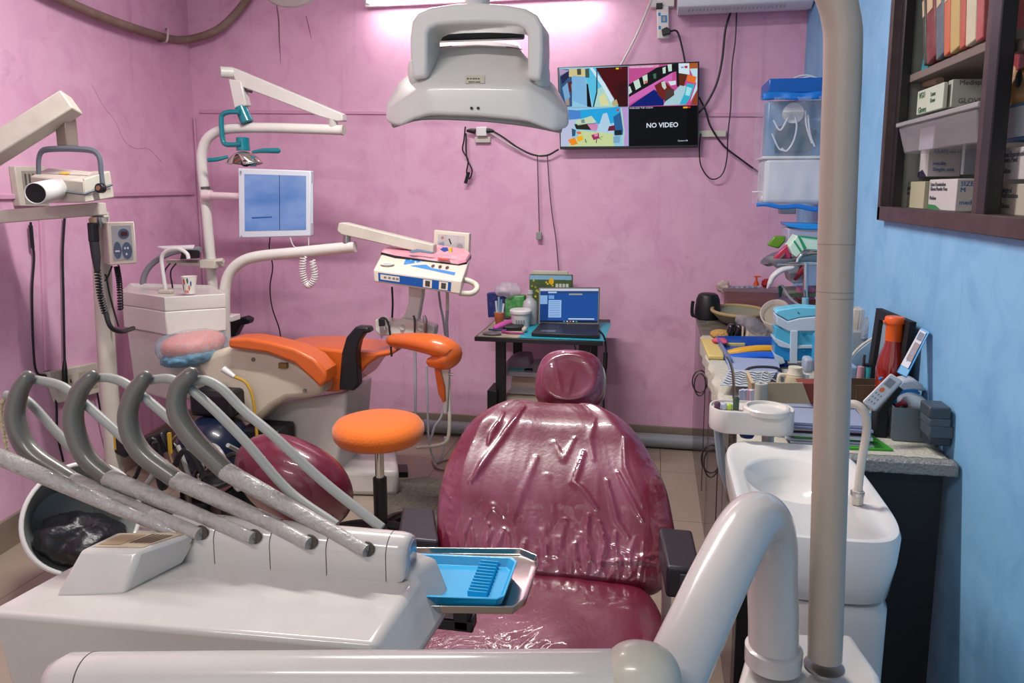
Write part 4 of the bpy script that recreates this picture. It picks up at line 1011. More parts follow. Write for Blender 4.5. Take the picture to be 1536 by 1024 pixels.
part(kt, 'strap', MB().tube([at(x, y, Y=3.17) for x, y in ((570, 484), (571, 478), (577, 477), (582, 484), (585, 500), (587, 530), (588, 534))], .005, seg=8), blackcord)
part(kt, 'fob', MB().prism([at(x, y, Y=3.16) for x, y in ((567, 478), (576, 478), (577, 489), (568, 490))], (0, .012, 0)), black, bevel=.003)
part(kt, 'key', MB().prism([at(x, y, Y=3.165) for x, y in ((569, 490), (576, 490), (573, 508), (571, 507))], (0, .003, 0)), steel)
for x, w_, lb in ((622, .0055, 'thin dark handpiece standing in the white holder'), (638, .009, 'thicker chrome handpiece standing in the white holder')):
    t = single('handpiece', lb, 'dental instrument', MB().tube([at(x-2, 473, Y=3.18), at(x, 480, Y=3.18), at(x, 500, Y=3.18)], [w_*.8, w_, w_*.8], seg=12, sub=3), steel if x > 630 else darksteel)
gt = mat('pale_grey_tube', '9a9ba2', .4)
for pts_, r_, lb, mm in (
    ([(588, 430), (589, 455), (588, 480)], .005, 'black cable hanging under the left end of the control box', blackcord),
    ([(658, 437), (661, 460), (665, 480), (668, 503)], .006, 'grey hose under the right end of the control box', gt),
    ([(671, 438), (671, 465)], .008, 'short cream sleeve under the control box', cream),
    ([(671, 465), (670, 485), (671, 510)], .008, 'grey hose below the cream sleeve, right of the holder', gt),
    ([(622, 505), (623, 560), (623, 650)], .007, 'grey hose hanging down left of the orange arm cushion bracket', gt),
    ([(640, 548), (641, 600), (643, 655), (648, 682), (656, 692), (664, 680), (668, 655)], .0055, 'grey hose looping low beside the orange round stool', gt),
    ([(673, 540), (674, 600), (674, 640), (670, 661), (655, 668), (625, 671)], .0085, 'cream hose with a square bend beside the orange round stool', cream),
    ([(668, 600), (662, 625), (652, 640), (646, 660)], .006, 'slanting grey hose behind the cream bent hose', gt)):
    yy = 3.3 if pts_[0][1] < 500 else 3.22
    cable('hanging_hose', lb, [at(x, y, Y=yy+(0.06 if r_ == .006 else 0)) for x, y in pts_], r_, mm, 'hose')
cable('floor_cable', 'thin beige cord lying on the floor, upper of two by the maroon chair', [at(x, y, Z=.006) for x, y in ((655, 695), (670, 690), (690, 688), (720, 690))], .004, mat('dusty_cord', '7a7060', .7), 'cord')
cable('floor_cable', 'thin beige cord lying on the floor, lower of two by the maroon chair', [at(x, y, Z=.006) for x, y in ((648, 692), (655, 702), (672, 706), (700, 708))], .004, mat('dusty_cord', '7a7060', .7), 'cord')

# ------------------------------------------------------------------ orange dental chair
oc = thing('dental_chair', 'bright orange dental chair reclined by the back wall, with a net cap on its headrest', 'dental chair', at(520, 745, Y=3.4)*1)
oc.location = V((-1.42, 3.45, 0))
shell = mat('chair_shell', 'c7bda9', .35, coat=.3, dirt=.2, dcol='94856c', dscale=7)
def prof(pts, Y0, dep, lo=None):
    return MB().prism([at(x, y, Y=Y0) for x, y in pts], (0, dep, 0))
part(oc, 'seat', prof([(405, 524), (440, 521), (475, 521), (520, 526), (560, 530), (586, 524), (590, 532), (566, 537), (550, 548), (530, 576), (512, 588), (484, 588), (476, 568), (440, 545), (410, 534)], 3.18, .30), orange, bevel=.02, seg=4, ang=50)
part(oc, 'back_cushion', prof([(342, 508), (372, 507), (400, 512), (440, 522), (470, 537), (488, 556), (489, 572), (480, 582), (466, 568), (440, 545), (400, 530), (342, 522)], 3.02, .13), orange, bevel=.014, seg=4, ang=50)
part(oc, 'back_shell', prof([(292, 548), (318, 528), (345, 520), (400, 527), (440, 543), (470, 562), (487, 580), (480, 592), (460, 598), (430, 600), (408, 612), (380, 640), (350, 630), (318, 590)], 3.06, .14), shell, 'cream moulded back shell', bevel=.03, seg=4, ang=50)
part(oc, 'lower_body', prof([(385, 610), (440, 600), (520, 588), (516, 640), (505, 690), (500, 735), (430, 735), (395, 680)], 3.22, .34), wh2, bevel=.02, seg=3)
bq = [at(x, y, Z=0) for x, y in ((430, 742), (598, 746), (590, 690), (440, 690))]
part(oc, 'floor_base', MB().hexa([V((p.x, p.y, 0)) for p in bq], [V((p.x*.97-.03, p.y, .14)) for p in bq]), wh2, bevel=.03, seg=3)
hd = part(oc, 'headrest', MB().superell(at(290, 516, Y=3.12), (.135, .14, .06), 2.4, Euler((0, math.radians(-6), 0)).to_matrix(), 40, 24), mat('orange_soft', 'e8794c', .5), 'orange headrest cushion')
nm = MB(); hc2 = at(288, 518, Y=3.12)
def capf(p):
    q = V(p); k = noise.noise(q*22); kk = noise.noise(V((q.x*60, q.y*30, q.z*14)))
    return q*(1+.05*k+.025*kk) + V((0, 0, -.018 if q.z < 0 else 0))*abs(q.z)/.07
nm.superell(hc2, (.153, .155, .078), 2.3, Euler((0, math.radians(-4), 0)).to_matrix(), 80, 50, capf)
def netmat():
    m = bpy.data.materials.new('blue_net'); m.use_nodes = True; nt = m.node_tree; N = nt.nodes; L = nt.links
    b = N['Principled BSDF']; b.inputs['Base Color'].default_value = lin('a3c0d2'); b.inputs['Roughness'].default_value = .6
    tc = N.new('ShaderNodeTexCoord'); w_ = N.new('ShaderNodeTexNoise'); w_.inputs['Scale'].default_value = 60; w_.inputs['Detail'].default_value = 5; w_.inputs['Distortion'].default_value = 2
    L.new(tc.outputs['Object'], w_.inputs['Vector']); r = N.new('ShaderNodeMapRange'); r.inputs['From Min'].default_value = .3; r.inputs['From Max'].default_value = .75
    r.inputs['To Min'].default_value = .22; r.inputs['To Max'].default_value = .48; L.new(w_.outputs['Fac'], r.inputs['Value'])
    L.new(r.outputs[0], b.inputs['Alpha']); return m
gm = MB(); gm.superell(hc2+V((.01, -.01, -.045)), (.13, .14, .042), 2.3, Euler((0, math.radians(-10), 0)).to_matrix(), 80, 40, lambda p: V(p)*(1+.12*noise.noise(V(p)*30)+.05*noise.noise(V(p)*90)))
part(oc, 'net_gather', gm, mat('net_blue', '6fa6c4', .6, alpha=.7), 'blue gathered underside of the net', sh=70)
part(oc, 'net_cap', nm, netmat(), 'pale blue see-through net cap', sh=70)
part(oc, 'headrest_bracket', prof([(300, 541), (330, 538), (338, 546), (322, 556), (300, 555)], 3.08, .06), black, bevel=.006)
part(oc, 'armrest', prof([(533, 490), (552, 491), (555, 499), (546, 500), (538, 512), (534, 531), (537, 578), (530, 586), (508, 585), (512, 530), (519, 506)], 3.12, .06), black, 'black arched armrest', bevel=.008, seg=3)
part(oc, 'armrest', prof([(333, 490), (347, 479), (366, 475), (374, 479), (372, 486), (360, 488), (351, 505), (336, 506)], 3.62, .06), black, 'black arched armrest', bevel=.008, seg=3)
for x, y in ((468, 564), (457, 586), (380, 539)):
    part(oc, 'screw', MB().cyl(at(x, y, Y=3.055), at(x, y, Y=3.065), .010, seg=14), mat('screw_brown', '6c6456', .5))
part(oc, 'hinge', MB().box(at(425, 548, Y=3.05), (.04, .02, .025)), mat('brass_worn', '8a7448', .35, metal=.8), bevel=.002)
cable('yellow_tube', 'yellow tube with a white nozzle hanging on the cream chair shell', [at(x, y, Y=3.02) for x, y in ((352, 565), (368, 573), (378, 592), (383, 625), (386, 660))], .007, mat('yellow_rubber', 'b5902f', .5), 'tube')
single('nozzle', 'white nozzle at the top of the yellow tube', 'nozzle', MB().cyl(at(335, 553, Y=3.02), at(352, 565, Y=3.02), .016, .010, seg=16), white_clean)
# small arm cushion at the right end
ac = thing('arm_cushion', 'orange elbow-shaped arm cushion on a white bracket right of the orange seat', 'arm cushion', at(640, 560, Y=3.05))
def cush(pts, rr, m=None):
    return MB().tube(pts, rr, seg=20, sub=8, roundcap=True, flat=.75)
part(ac, 'cushion', cush([at(592, 510, Y=3.08), at(620, 512, Y=3.0), at(655, 518, Y=2.95), at(677, 528, Y=2.95), at(668, 541, Y=2.93), at(650, 543, Y=2.93)], [.040, .050, .062, .056, .044, .030]), orange, sh=60)
part(ac, 'bracket', MB().prism([at(x, y, Y=2.98) for x, y in ((650, 551), (674, 549), (672, 590), (670, 620), (665, 620), (664, 575), (660, 558))], (0, .03, 0)), wh2, bevel=.003)
part(ac, 'blade_pad', MB().prism([at(x, y, Y=2.97) for x, y in ((651, 553), (660, 553), (667, 580), (668, 602), (664, 604), (657, 590))], (0, .03, 0)), orange, 'thin orange blade-like pad', bevel=.004)
part(ac, 'lever', MB().cyl(at(672, 560, Y=2.98), at(681, 562, Y=2.98), .005, seg=10), steel)

# ------------------------------------------------------------------ stools, floor mat
so = thing('round_stool', 'orange round stool with a chrome post in the middle of the room', 'stool', (at(568, 650, Y=2.75).x, 2.75, 0))
oc_c = at(568, 648, Y=2.75)
felt = mat('orange_fabric', 'da6a10', .8, bump=.25, bscale=120, sheen=.3)
part(so, 'seat', MB().lathe([(.001, .052), (.08, .051), (.14, .046), (.168, .036), (.182, .016), (.184, -.004), (.178, -.026), (.165, -.042), (.12, -.05), (.001, -.05)], oc_c+V((0, 0, .01)), 64), felt, 'orange cloth-covered seat', sh=80)
sk = MB(); 
for i in range(64): pass
part(so, 'gas_post', MB().cyl(oc_c-V((0, 0, .2)), oc_c-V((0, 0, .045)), .018, seg=20), chrome)
part(so, 'post_sleeve', MB().cyl(oc_c-V((0, 0, .42)), oc_c-V((0, 0, .19)), .028, seg=20), black, bevel=.003)
for k in range(5):
    a = 2*PI*k/5+.3; e_ = V((oc_c.x+math.cos(a)*.25, 2.75+math.sin(a)*.25, .07))
    lg = part(so, 'leg', MB().tube([V((oc_c.x, 2.75, .13)), V((oc_c.x+math.cos(a)*.12, 2.75+math.sin(a)*.12, .11)), e_], [.024, .02, .014], seg=10, sub=3), black)
    part(lg, 'caster', MB().cyl(e_+V((0, -.012, -.042)), e_+V((0, .012, -.042)), .027, seg=16), black)
ms = thing('saddle_stool', 'maroon dentist stool with a domed glossy cushion behind the hoses', 'stool', (at(440, 715, Y=2.35).x, 2.35, 0))
mc = at(441, 722, Y=2.35)
Mt = (Euler((math.radians(-58), math.radians(0), 0)).to_matrix())
Mr = Matrix.Rotation(math.radians(20), 3, V((0, 1, 0)))
def msf(p):
    x, y, z = p
    if z > 0: z -= .02*math.exp(-(((y+.02)/.05)**2))*(1 if abs(x) < .15 else 0)*0
    return (x, y, z)
part(ms, 'cushion', MB().superell(mc, (.225, .19, .12), 2.2, Mr @ Mt, 64, 40, msf, ez=2.1), mar, 'glossy maroon domed cushion', sh=80)
part(ms, 'seat_ridge', MB().superell(mc+V((.015, -.055, .02)), (.155, .125, .09), 2.1, Mr @ Mt, 48, 30), mar, sh=80)
part(ms, 'post', MB().cyl((mc.x, mc.y+.05, .12), (mc.x, mc.y+.03, mc.z-.08), .022, seg=18), chrome)
for k in range(5):
    a = 2*PI*k/5+.9; e_ = V((mc.x+math.cos(a)*.24, mc.y+.05+math.sin(a)*.24, .07))
    lg = part(ms, 'leg', MB().tube([V((mc.x, mc.y+.05, .13)), e_], [.022, .014], seg=10, sub=1), black)
    part(lg, 'caster', MB().cyl(e_+V((0, -.012, -.042)), e_+V((0, .012, -.042)), .027, seg=16), black)
q = [at(x, y, Z=.004) for x, y in ((575, 735), (592, 722), (640, 717), (665, 722), (680, 735), (700, 850), (570, 850), (560, 790))]
single('floor_mat', 'speckled grey carpet mat on the floor behind the orange round stool', 'mat', MB().prism(q, (0, 0, .010)), mat('speckled_mat', '6e675c', .95, bump=1, bscale=150, dirt=.9, dcol='2c2824', dscale=70), loc=q[0], bevel=.003)
single('castor_foot', 'black castor foot on the floor right of the orange unit base', 'castor', MB().hexa([at(595, 716, Z=0), at(612, 716, Z=0), at(611, 704, Z=0), at(594, 704, Z=0)], [at(595, 716, Z=0)+V((0, 0, .03)), at(612, 716, Z=0)+V((0, 0, .03)), at(611, 704, Z=0)+V((0, 0, .03)), at(594, 704, Z=0)+V((0, 0, .03))]), black, bevel=.003)

# ------------------------------------------------------------------ clutter under the left unit
co = thing('air_compressor', 'dark blue round compressor tank on the floor behind the hoses', 'compressor', (at(320, 650, Y=3.0).x, 3.0, 0))
cx_ = co.location.x; darkblue = mat('dark_blue_tank', '0e1a30', .3, coat=.4)
part(co, 'tank', MB().superell((cx_, 3.0, .30), (.16, .17, .17), 2.3), darkblue)
part(co, 'hose_ring', MB().tube([V((cx_+.10*math.cos(a), 2.82-.0*math.sin(a), .35+.10*math.sin(a))) for a in [2*PI*i/24 for i in range(23)]], .005, seg=8, sub=2), mat('tan_tube', '9a7f60', .5))
part(co, 'motor', MB().box((cx_+.02, 3.05, .53), (.22, .18, .12)), black, bevel=.02)
for sx in (-1, 1): part(co, 'foot', MB().box((cx_+sx*.1, 3.0, .07), (.03, .22, .14)), black, bevel=.004)
bx_ = at(345, 660, Y=2.95)
single('black_case', 'black case on the floor under the cream chair shell', 'case', MB().box((bx_.x+.09, 3.12, .2), (.20, .16, .4)), mat('case_black', '15161a', .5), bevel=.012)
ft = at(200, 690, Y=2.75)
fp = thing('foot_pedal', 'black foot pedal with yellow stripes among hoses beside the x-ray pole', 'foot pedal', (ft.x, 2.8, 0))
part(fp, 'base', MB().box((ft.x+.08, 2.8, .05), (.34, .26, .10)), mat('pedal_black', '1d1e22', .45), bevel=.02)
part(fp, 'frame', MB().tube([V((ft.x-.09, 2.75, .1)), V((ft.x-.07, 2.75, .36)), V((ft.x+.05, 2.75, .42)), V((ft.x+.2, 2.78, .38)), V((ft.x+.24, 2.78, .1))], .014, seg=10), darksteel)
part(fp, 'pedal', MB().box((ft.x-.02, 2.72, .42), (.09, .05, .1), (0, .4, 0)), black, bevel=.01)
part(fp, 'pedal', MB().box((ft.x+.16, 2.72, .43), (.09, .05, .09), (0, -.4, 0)), black, bevel=.01)
for i, x in enumerate((-.04, .22)): part(fp, 'yellow_stripe', MB().box((ft.x+x, 2.70, .44), (.012, .012, .09)), mat('stripe_yellow', 'c09a30', .5))
rr = random.Random(3)
names = ['thin grey hose tangled low beside the x-ray pole', 'dark hose curling across the pedal base', 'dark hose looped in front of the blue tank', 'grey hose lying between pedal and tank', 'black hose running behind the maroon stool', 'pale hose bending by the maroon stool']
for i, lb in enumerate(names):
    x0_ = 150+i*38; pts_ = []
    for k in range(6): pts_.append(at(x0_+k*22+rr.uniform(-8, 8), 690+rr.uniform(-35, 45), Y=2.62+rr.uniform(-.06, .06)))
    cable('tangled_hose', lb, pts_, .009 if i % 2 else .012, greyhose if i in (0, 3, 5) else blackcord, 'hose')
# rubbish bin lying against the wall
bc = at(125, 776, Y=2.22); bn_ = V((.80, -.50, .32)).normalized()
q_ = bn_.to_track_quat('Z', 'Y').to_matrix()
bn_t = thing('rubbish_bin', 'tipped grey rubbish bin with a white rim and black liner by the left wall', 'bin', (bc.x, bc.y, 0))
part(bn_t, 'shell', MB().lathe([(.11, -.26), (.15, -.12), (.192, 0), (.185, 0), (.145, -.12), (.105, -.25), (.001, -.25)], bc, 48, q_, cap0=True), mat('bin_grey', '8b908c', .35, coat=.2), sh=60)
part(bn_t, 'rim', MB().tube([bc+q_ @ V((math.cos(a)*.192, math.sin(a)*.192, 0)) for a in [2*PI*i/48 for i in range(49)]], .008, seg=10, sub=1, cap=False), white_clean, 'white rim')
def bagf(p):
    q = V(p); return q*(1+.22*noise.noise(q*14+V((5, 1, 2)))+.06*noise.noise(q*50))
part(bn_t, 'bin_liner', MB().superell(bc+q_ @ V((0, 0, -.03))+V((.02, -.02, -.075)), (.15, .11, .085), 2.2, Euler((.2, .5, .6)).to_matrix(), 60, 40, bagf), mat('bag_black', '1b1b20', .32, bump=.5, bscale=30), 'crumpled black liner bag', sh=80)
part(bn_t, 'pedal', MB().box((bc.x-.13, bc.y-.12, .02), (.05, .04, .02)), mat('teal_dull', '4d7c78', .5), bevel=.004)
# ------------------------------------------------------------------ helpers for things on surfaces
def pb(mb, x0, y0, x1, y1, Y, dep):
    """box whose near face spans a measured rectangle at depth Y"""
    a, b = at(x0, y1, Y=Y), at(x1, y0, Y=Y)
    z0, z1 = a.z, b.z
    return mb.hexa([(a.x, Y, z0), (b.x, Y, z0), (b.x, Y+dep, z0), (a.x, Y+dep, z0)], [(a.x, Y, z1), (b.x, Y, z1), (b.x, Y+dep, z1), (a.x, Y+dep, z1)])
def poly(pts, Y, dep): return MB().prism([at(p[0], p[1], Y=Y) for p in pts], (0, dep, 0))
def mpp(p): return (V(p)-V((0, 0, EYE))).dot(CF)/FL       # metres per pixel at a point
def em(c, s=1.0): return mat('lit_'+c+str(s), '020202', .7, spec=.1, emit=c, estr=s)

# ------------------------------------------------------------------ television
YT = 4.27
tv = thing('television', 'wall television split into four security camera pictures', 'television', at(942, 222, Y=YT+.03))
c4 = [at(836, 101, Y=YT), at(1049, 92, Y=YT), at(1047, 221, Y=YT), at(840, 224, Y=YT)]
part(tv, 'casing', MB().hexa(c4, [p+V((0, .035, 0)) for p in c4]), mat('tv_black', '0d0d10', .25), bevel=.003)
part(tv, 'wall_mount', MB().box(sum(c4, V())/4+V((0, .06, 0)), (.3, .06, .2)), black)
scr = MB(); 
def tz_(X_, Y_): return at(820+X_/6.4, 80+Y_/6.4, Y=YT)
def tp(pts, c, k=0, s=.95):
    scr.use(em(c, s)); scr.face([scr.b.verts.new(tz_(a, b)+V((0, -.0008-.0004*k, 0))) for a, b in pts], False)
tp([(120, 140), (782, 122), (784, 515), (135, 520)], '8fc6e6')
tp([(122, 150), (240, 155), (245, 510), (135, 515)], '35557f', 1)
tp([(122, 150), (215, 165), (130, 225)], 'b09ac0', 2); tp([(130, 215), (210, 170), (212, 230), (150, 300)], '23284e', 2)
tp([(150, 330), (200, 280), (225, 420), (180, 470)], '7aa6cf', 2); tp([(175, 430), (215, 425), (220, 500), (185, 500)], 'a08a80', 2)
tp([(215, 150), (365, 145), (372, 225), (215, 225)], 'd3c48c', 2); tp([(290, 150), (330, 148), (332, 205), (295, 208)], '4d4a3c', 3)
tp([(205, 275), (245, 270), (245, 370), (215, 372)], '5a2630', 3)
tp([(250, 215), (370, 225), (388, 508), (250, 455), (235, 300)], '7fb4de', 3)
tp([(370, 150), (408, 145), (410, 235), (372, 232)], '3f5a4c', 3)
tp([(382, 285), (398, 300), (432, 517), (388, 512)], '0c1016', 3)
tp([(408, 140), (470, 140), (560, 290), (700, 515), (450, 517), (402, 320), (370, 235)], '59bfe2', 2)
tp([(480, 350), (560, 300), (660, 515), (455, 517)], 'a9d6cc', 3); tp([(500, 420), (560, 380), (600, 500), (520, 505)], 'd8d8a0', 4)
tp([(412, 138), (440, 137), (555, 280), (650, 440), (620, 480), (540, 330)], 'cfe4f2', 4)
tp([(470, 140), (780, 125), (782, 512), (690, 514), (620, 400), (556, 285)], '4a0d14', 4)
tp([(640, 310), (782, 250), (782, 512), (690, 512)], '3a1014', 5)
tp([(478, 150), (488, 150), (488, 380), (455, 515), (443, 515), (476, 370)], '1c3048', 6)
tp([(625, 470), (670, 440), (690, 500), (640, 510)], 'b8ac78', 6)
tp([(665, 140), (692, 139), (692, 154), (665, 155)], 'e8d020', 6); tp([(702, 140), (720, 139), (720, 150), (702, 151)], 'b02030', 6)
tp([(784, 122), (1450, 92), (1448, 498), (786, 515)], 'bf4f90')
tp([(784, 122), (1080, 108), (1075, 135), (800, 145)], 'd98bb5', 1)
tp([(788, 300), (1060, 135), (1240, 98), (1255, 170), (1205, 185), (790, 420)], '15171a', 2)
for q_ in ([(832, 272), (885, 245), (905, 322), (856, 352)], [(918, 222), (966, 200), (970, 280), (935, 297)], [(788, 320), (800, 315), (820, 370), (790, 395)], [(1112, 140), (1142, 128), (1142, 190), (1116, 195)], [(1160, 108), (1200, 104), (1202, 170), (1170, 176)]): tp(q_, 'c4dccf', 3)
tp([(1020, 200), (1050, 190), (1052, 240), (1030, 245)], '3f6a58', 3); tp([(938, 265), (968, 262), (970, 282), (940, 294)], 'd07060', 4)
tp([(790, 420), (1205, 185), (1205, 255), (788, 490)], 'cf67b4', 3)
tp([(788, 512), (1030, 348), (1120, 410), (1125, 500)], '0b2072', 4)
tp([(1120, 500), (1150, 440), (1290, 300), (1355, 320), (1330, 492)], 'a6cbd6', 4)
tp([(1035, 310), (1110, 262), (1150, 285), (1215, 350), (1180, 420), (1125, 450), (1070, 400)], '6e2420', 5)
tp([(1100, 275), (1135, 268), (1150, 330), (1130, 350), (1108, 320)], 'c4cfc6', 6)
tp([(1150, 350), (1220, 340), (1225, 400), (1130, 470)], '4a3a38', 6); tp([(1165, 270), (1240, 262), (1240, 300), (1190, 310)], 'd5e0e4', 6)
tp([(1240, 98), (1266, 97), (1272, 320), (1250, 320)], '16161c', 6)
tp([(1266, 180), (1352, 200), (1318, 315), (1270, 305)], '5f2a18', 5)
tp([(1266, 97), (1368, 95), (1372, 205), (1268, 190)], 'cfe2ee', 6); tp([(1322, 122), (1352, 120), (1352, 142), (1325, 144)], 'b02a3c', 7); tp([(1290, 130), (1315, 128), (1315, 140), (1290, 142)], '6a84a8', 7)
tp([(1368, 94), (1448, 92), (1448, 145), (1372, 150)], 'a85a28', 5)
tp([(1372, 148), (1448, 142), (1444, 350), (1375, 470), (1436, 290)], 'bbdce8', 5)
tp([(1350, 205), (1438, 225), (1424, 290), (1345, 265)], 'e3702a', 6)
tp([(1345, 288), (1420, 300), (1375, 430), (1335, 492), (1275, 490), (1325, 380)], '35aecb', 6); tp([(1345, 320), (1395, 335), (1370, 410), (1330, 400)], 'a0e0ea', 7)
tp([(1448, 340), (1446, 495), (1380, 495)], '8a4020', 6)
tp([(132, 522), (784, 517), (784, 890), (136, 894)], '95c6e2')
tp([(300, 545), (710, 515), (725, 640), (560, 690), (330, 640)], '27a4de', 1)
tp([(205, 540), (320, 550), (332, 625), (215, 640)], '4a84cc', 2)
tp([(135, 640), (275, 630), (262, 720), (230, 892), (136, 894)], 'bcc2de', 2)
tp([(265, 680), (470, 672), (470, 738), (285, 728)], '262820', 3); tp([(270, 650), (430, 600), (480, 660), (300, 692)], 'bfd4b6', 3); tp([(330, 640), (360, 630), (370, 665), (335, 672)], '6f8f90', 4)
tp([(390, 680), (495, 675), (482, 740), (430, 738)], 'cf86b2', 4)
tp([(540, 580), (580, 570), (640, 770), (470, 770), (500, 700)], 'b0cfe6', 3)
tp([(320, 740), (640, 772), (650, 890), (200, 893), (300, 800)], 'c6d69c', 4)
tp([(205, 830), (270, 808), (300, 870), (240, 884)], 'ee8a22', 5); tp([(285, 800), (345, 790), (352, 832), (300, 850)], 'efb32c', 5); tp([(280, 752), (330, 752), (330, 775), (300, 775)], 'e06a30', 5)
tp([(240, 720), (280, 735), (275, 790), (245, 800)], '2c5878', 5)
tp([(428, 785), (500, 762), (506, 815), (450, 832)], 'a02a62', 5); tp([(455, 772), (492, 768), (492, 795), (460, 800)], 'e08aa8', 6)
for a, b in (((480, 820), (475, 862)), ((495, 810), (530, 830)), ((370, 820), (380, 860)), ((350, 850), (395, 840)), ((505, 815), (540, 795))):
    tp([(a[0]-3, a[1]), (a[0]+4, a[1]), (b[0]+4, b[1]), (b[0]-3, b[1])], '22202a', 6)
tp([(600, 700), (655, 690), (660, 740), (585, 745)], '6a1f38', 5)
tp([(640, 610), (712, 560), (742, 780), (660, 790)], '2a6098', 4); tp([(650, 740), (720, 735), (720, 785), (650, 785)], '1a2a30', 6)
tp([(640, 800), (710, 790), (700, 860), (640, 860)], '7aa8c4', 5)
tp([(705, 520), (784, 517), (784, 890), (745, 890), (740, 700)], 'b997d2', 5); tp([(705, 530), (722, 525), (750, 760), (735, 880), (720, 880), (735, 740)], 'a8d0c4', 6)
tp([(674, 535), (692, 533), (692, 556), (674, 558)], 'd02a30', 6)
tp([(786, 518), (1448, 498), (1446, 878), (788, 890)], '0c1016', 0, .8)
tp([(1350, 501), (1448, 498), (1446, 878), (1345, 881)], '080a0e', 1, .6)
tp([(1310, 512), (1352, 510), (1352, 526), (1310, 528)], 'e8a820', 2); tp([(1352, 512), (1380, 510), (1380, 522), (1352, 524)], 'd03a28', 2)
tp([(780, 122), (786, 122), (788, 890), (782, 890)], '8fb4d0', 6)
ux, uy = (c4[1]-c4[0]), V((0, 0, 1))
wtx = em('cfdbe8', 1.0)
textmb('NO VIDEO', .036, tz_(955, 714)+V((0, -.003, 0)), ux, uy, wtx, mb=scr, bold=True)
textmb('Camera 04', .012, tz_(1258, 846)+V((0, -.003, 0)), ux, uy, wtx, mb=scr)
textmb('14-06-2022 TUE 15:22:41', .0125, tz_(792, 534)+V((0, -.003, 0)), ux, uy, wtx, mb=scr)
textmb('14-06-2022 TUE 15:22:41', .0125, tz_(792, 142)+V((0, -.0045, 0)), ux, uy, wtx, mb=scr)
part(tv, 'screen', scr, None, 'lit screen, lower right quarter dark and reading NO VIDEO')
part(tv, 'bracket_plate', MB().box((at(1050, 200, Y=4.34)+at(1086, 201, Y=4.34))/2, (.15, .02, .036)), mat('plate_cream', 'c9c6b8', .4), 'cream plate sticking out at the right', bevel=.003)
# ------------------------------------------------------------------ power strips, sockets and cords of the back wall
YW = DB-.03
es = thing('power_strip', 'white power strip with blue marks hanging on the back wall above the television', 'power strip', at(994, 57, Y=YW))
c4s = [at(985, 8, Y=YW-.03), at(1003, 8, Y=YW-.03), at(1004, 57, Y=YW-.03), at(986, 58, Y=YW-.03)]
part(es, 'case', MB().hexa(c4s, [p+V((0, .03, 0)) for p in c4s]), white_clean, bevel=.006, seg=3)
dm = MB()
for v0 in (.22, .62): decal(dm, c4s, rect(.12, v0, .32, v0+.1), skyb, .0006)
decal(dm, c4s, rect(.35, .3, .85, .52), skyb, .0006); decal(dm, c4s, rect(.48, .34, .7, .48), mat('socket_face', 'a8a08c', .4), .001)
part(es, 'blue_marks', dm, None)
single('power_plug', 'black plug in the lower end of the hanging power strip', 'plug', poly([(992, 44), (1000, 40), (1006, 44), (1006, 50), (994, 53)], YW-.065, .035), black, bevel=.004)
cable('power_cable', 'black cord from the hanging power strip to the television top', [at(x, y, Y=YW-.04) for x, y in ((1005, 47), (1014, 46), (1019, 55), (1025, 80), (1028, 96))], .005, blackcord)
sb_ = thing('switch_box', 'white switch box at the top edge beside the air conditioner', 'switch', at(996, 12, Y=YW))
part(sb_, 'case', pb(MB(), 976, -14, 1012, 11, YW-.02, .05), white_clean, bevel=.004)
part(sb_, 'black_adapter', pb(MB(), 984, 4, 994, 13, YW-.045, .024), black, bevel=.003)
cable('white_cable', 'white cord slanting from the switch box to the television', [at(x, y, Y=YW-.02) for x, y in ((977, 0), (968, 22), (957, 48), (945, 72), (931, 98))], .006, whitecord)
sk2 = thing('wall_socket', 'small cream wall socket just below the operating lamp', 'socket', at(724, 214, Y=YW))
part(sk2, 'plate', pb(MB(), 712, 205, 735, 214, YW, .03), cream, bevel=.003)
part(sk2, 'adapter', pb(MB(), 714, 190, 730, 204, YW-.03, .05), white_clean, bevel=.004)
for x0_, x1_ in ((700, 713), (730, 741)):
    part(sk2, 'plug', MB().tube([at(x0_, 196, Y=YW-.02), at((x0_+x1_)/2, 196, Y=YW-.02), at(x1_, 197, Y=YW-.02)], [.007, .014, .016] if x0_ < 710 else [.016, .013, .007], seg=10, sub=2), black)
cable('dangling_cable', 'black cord dangling with a plug from the socket below the operating lamp', [at(x, y, Y=YW-.02) for x, y in ((698, 190), (696, 210), (694, 225), (702, 240), (700, 258), (704, 268), (708, 255), (700, 235), (699, 200))], .0045, blackcord)
single('loose_plug', 'small black plug at the end of the dangling cord', 'plug', MB().tube([at(703, 258, Y=YW-.02), at(698, 275, Y=YW-.02)], .010, seg=10), black)
cable('tv_cable', 'black cord from the socket under the lamp to the television corner', [at(x, y, Y=YW-.02) for x, y in ((740, 197), (755, 206), (778, 222), (800, 232), (820, 233), (838, 224))], .0055, blackcord)
cable('tv_cable', 'thin white cord running beside the black television cord', [at(x, y, Y=YW-.02) for x, y in ((730, 195), (745, 205), (770, 220), (800, 232), (812, 232))], .004, whitecord)
cable('thin_wire', 'thin wire with a small grey plug hanging free below the television', [at(x, y, Y=YW-.01) for x, y in ((806, 233), (807, 270), (808, 310), (809, 348))], .003, mat('wire_brown', '5a4450', .5))
single('wire_plug', 'small grey plug at the end of the free hanging wire', 'plug', pb(MB(), 804, 348, 812, 359, YW-.015, .02), greyplastic, bevel=.002)
cable('thin_wire', 'thin wire running from the television down to the laptop table', [at(x, y, Y=YW-.01) for x, y in ((821, 234), (824, 280), (828, 320), (834, 360), (838, 405), (841, 425))], .003, mat('wire_brown', '5a4450', .5))
cable('ac_cable', 'thick black cord from the air conditioner crossing behind the television edge', [at(x, y, Y=YW-.03) for x, y in ((1096, 18), (1088, 45), (1083, 90), (1075, 125), (1060, 155), (1047, 170))], .006, blackcord)
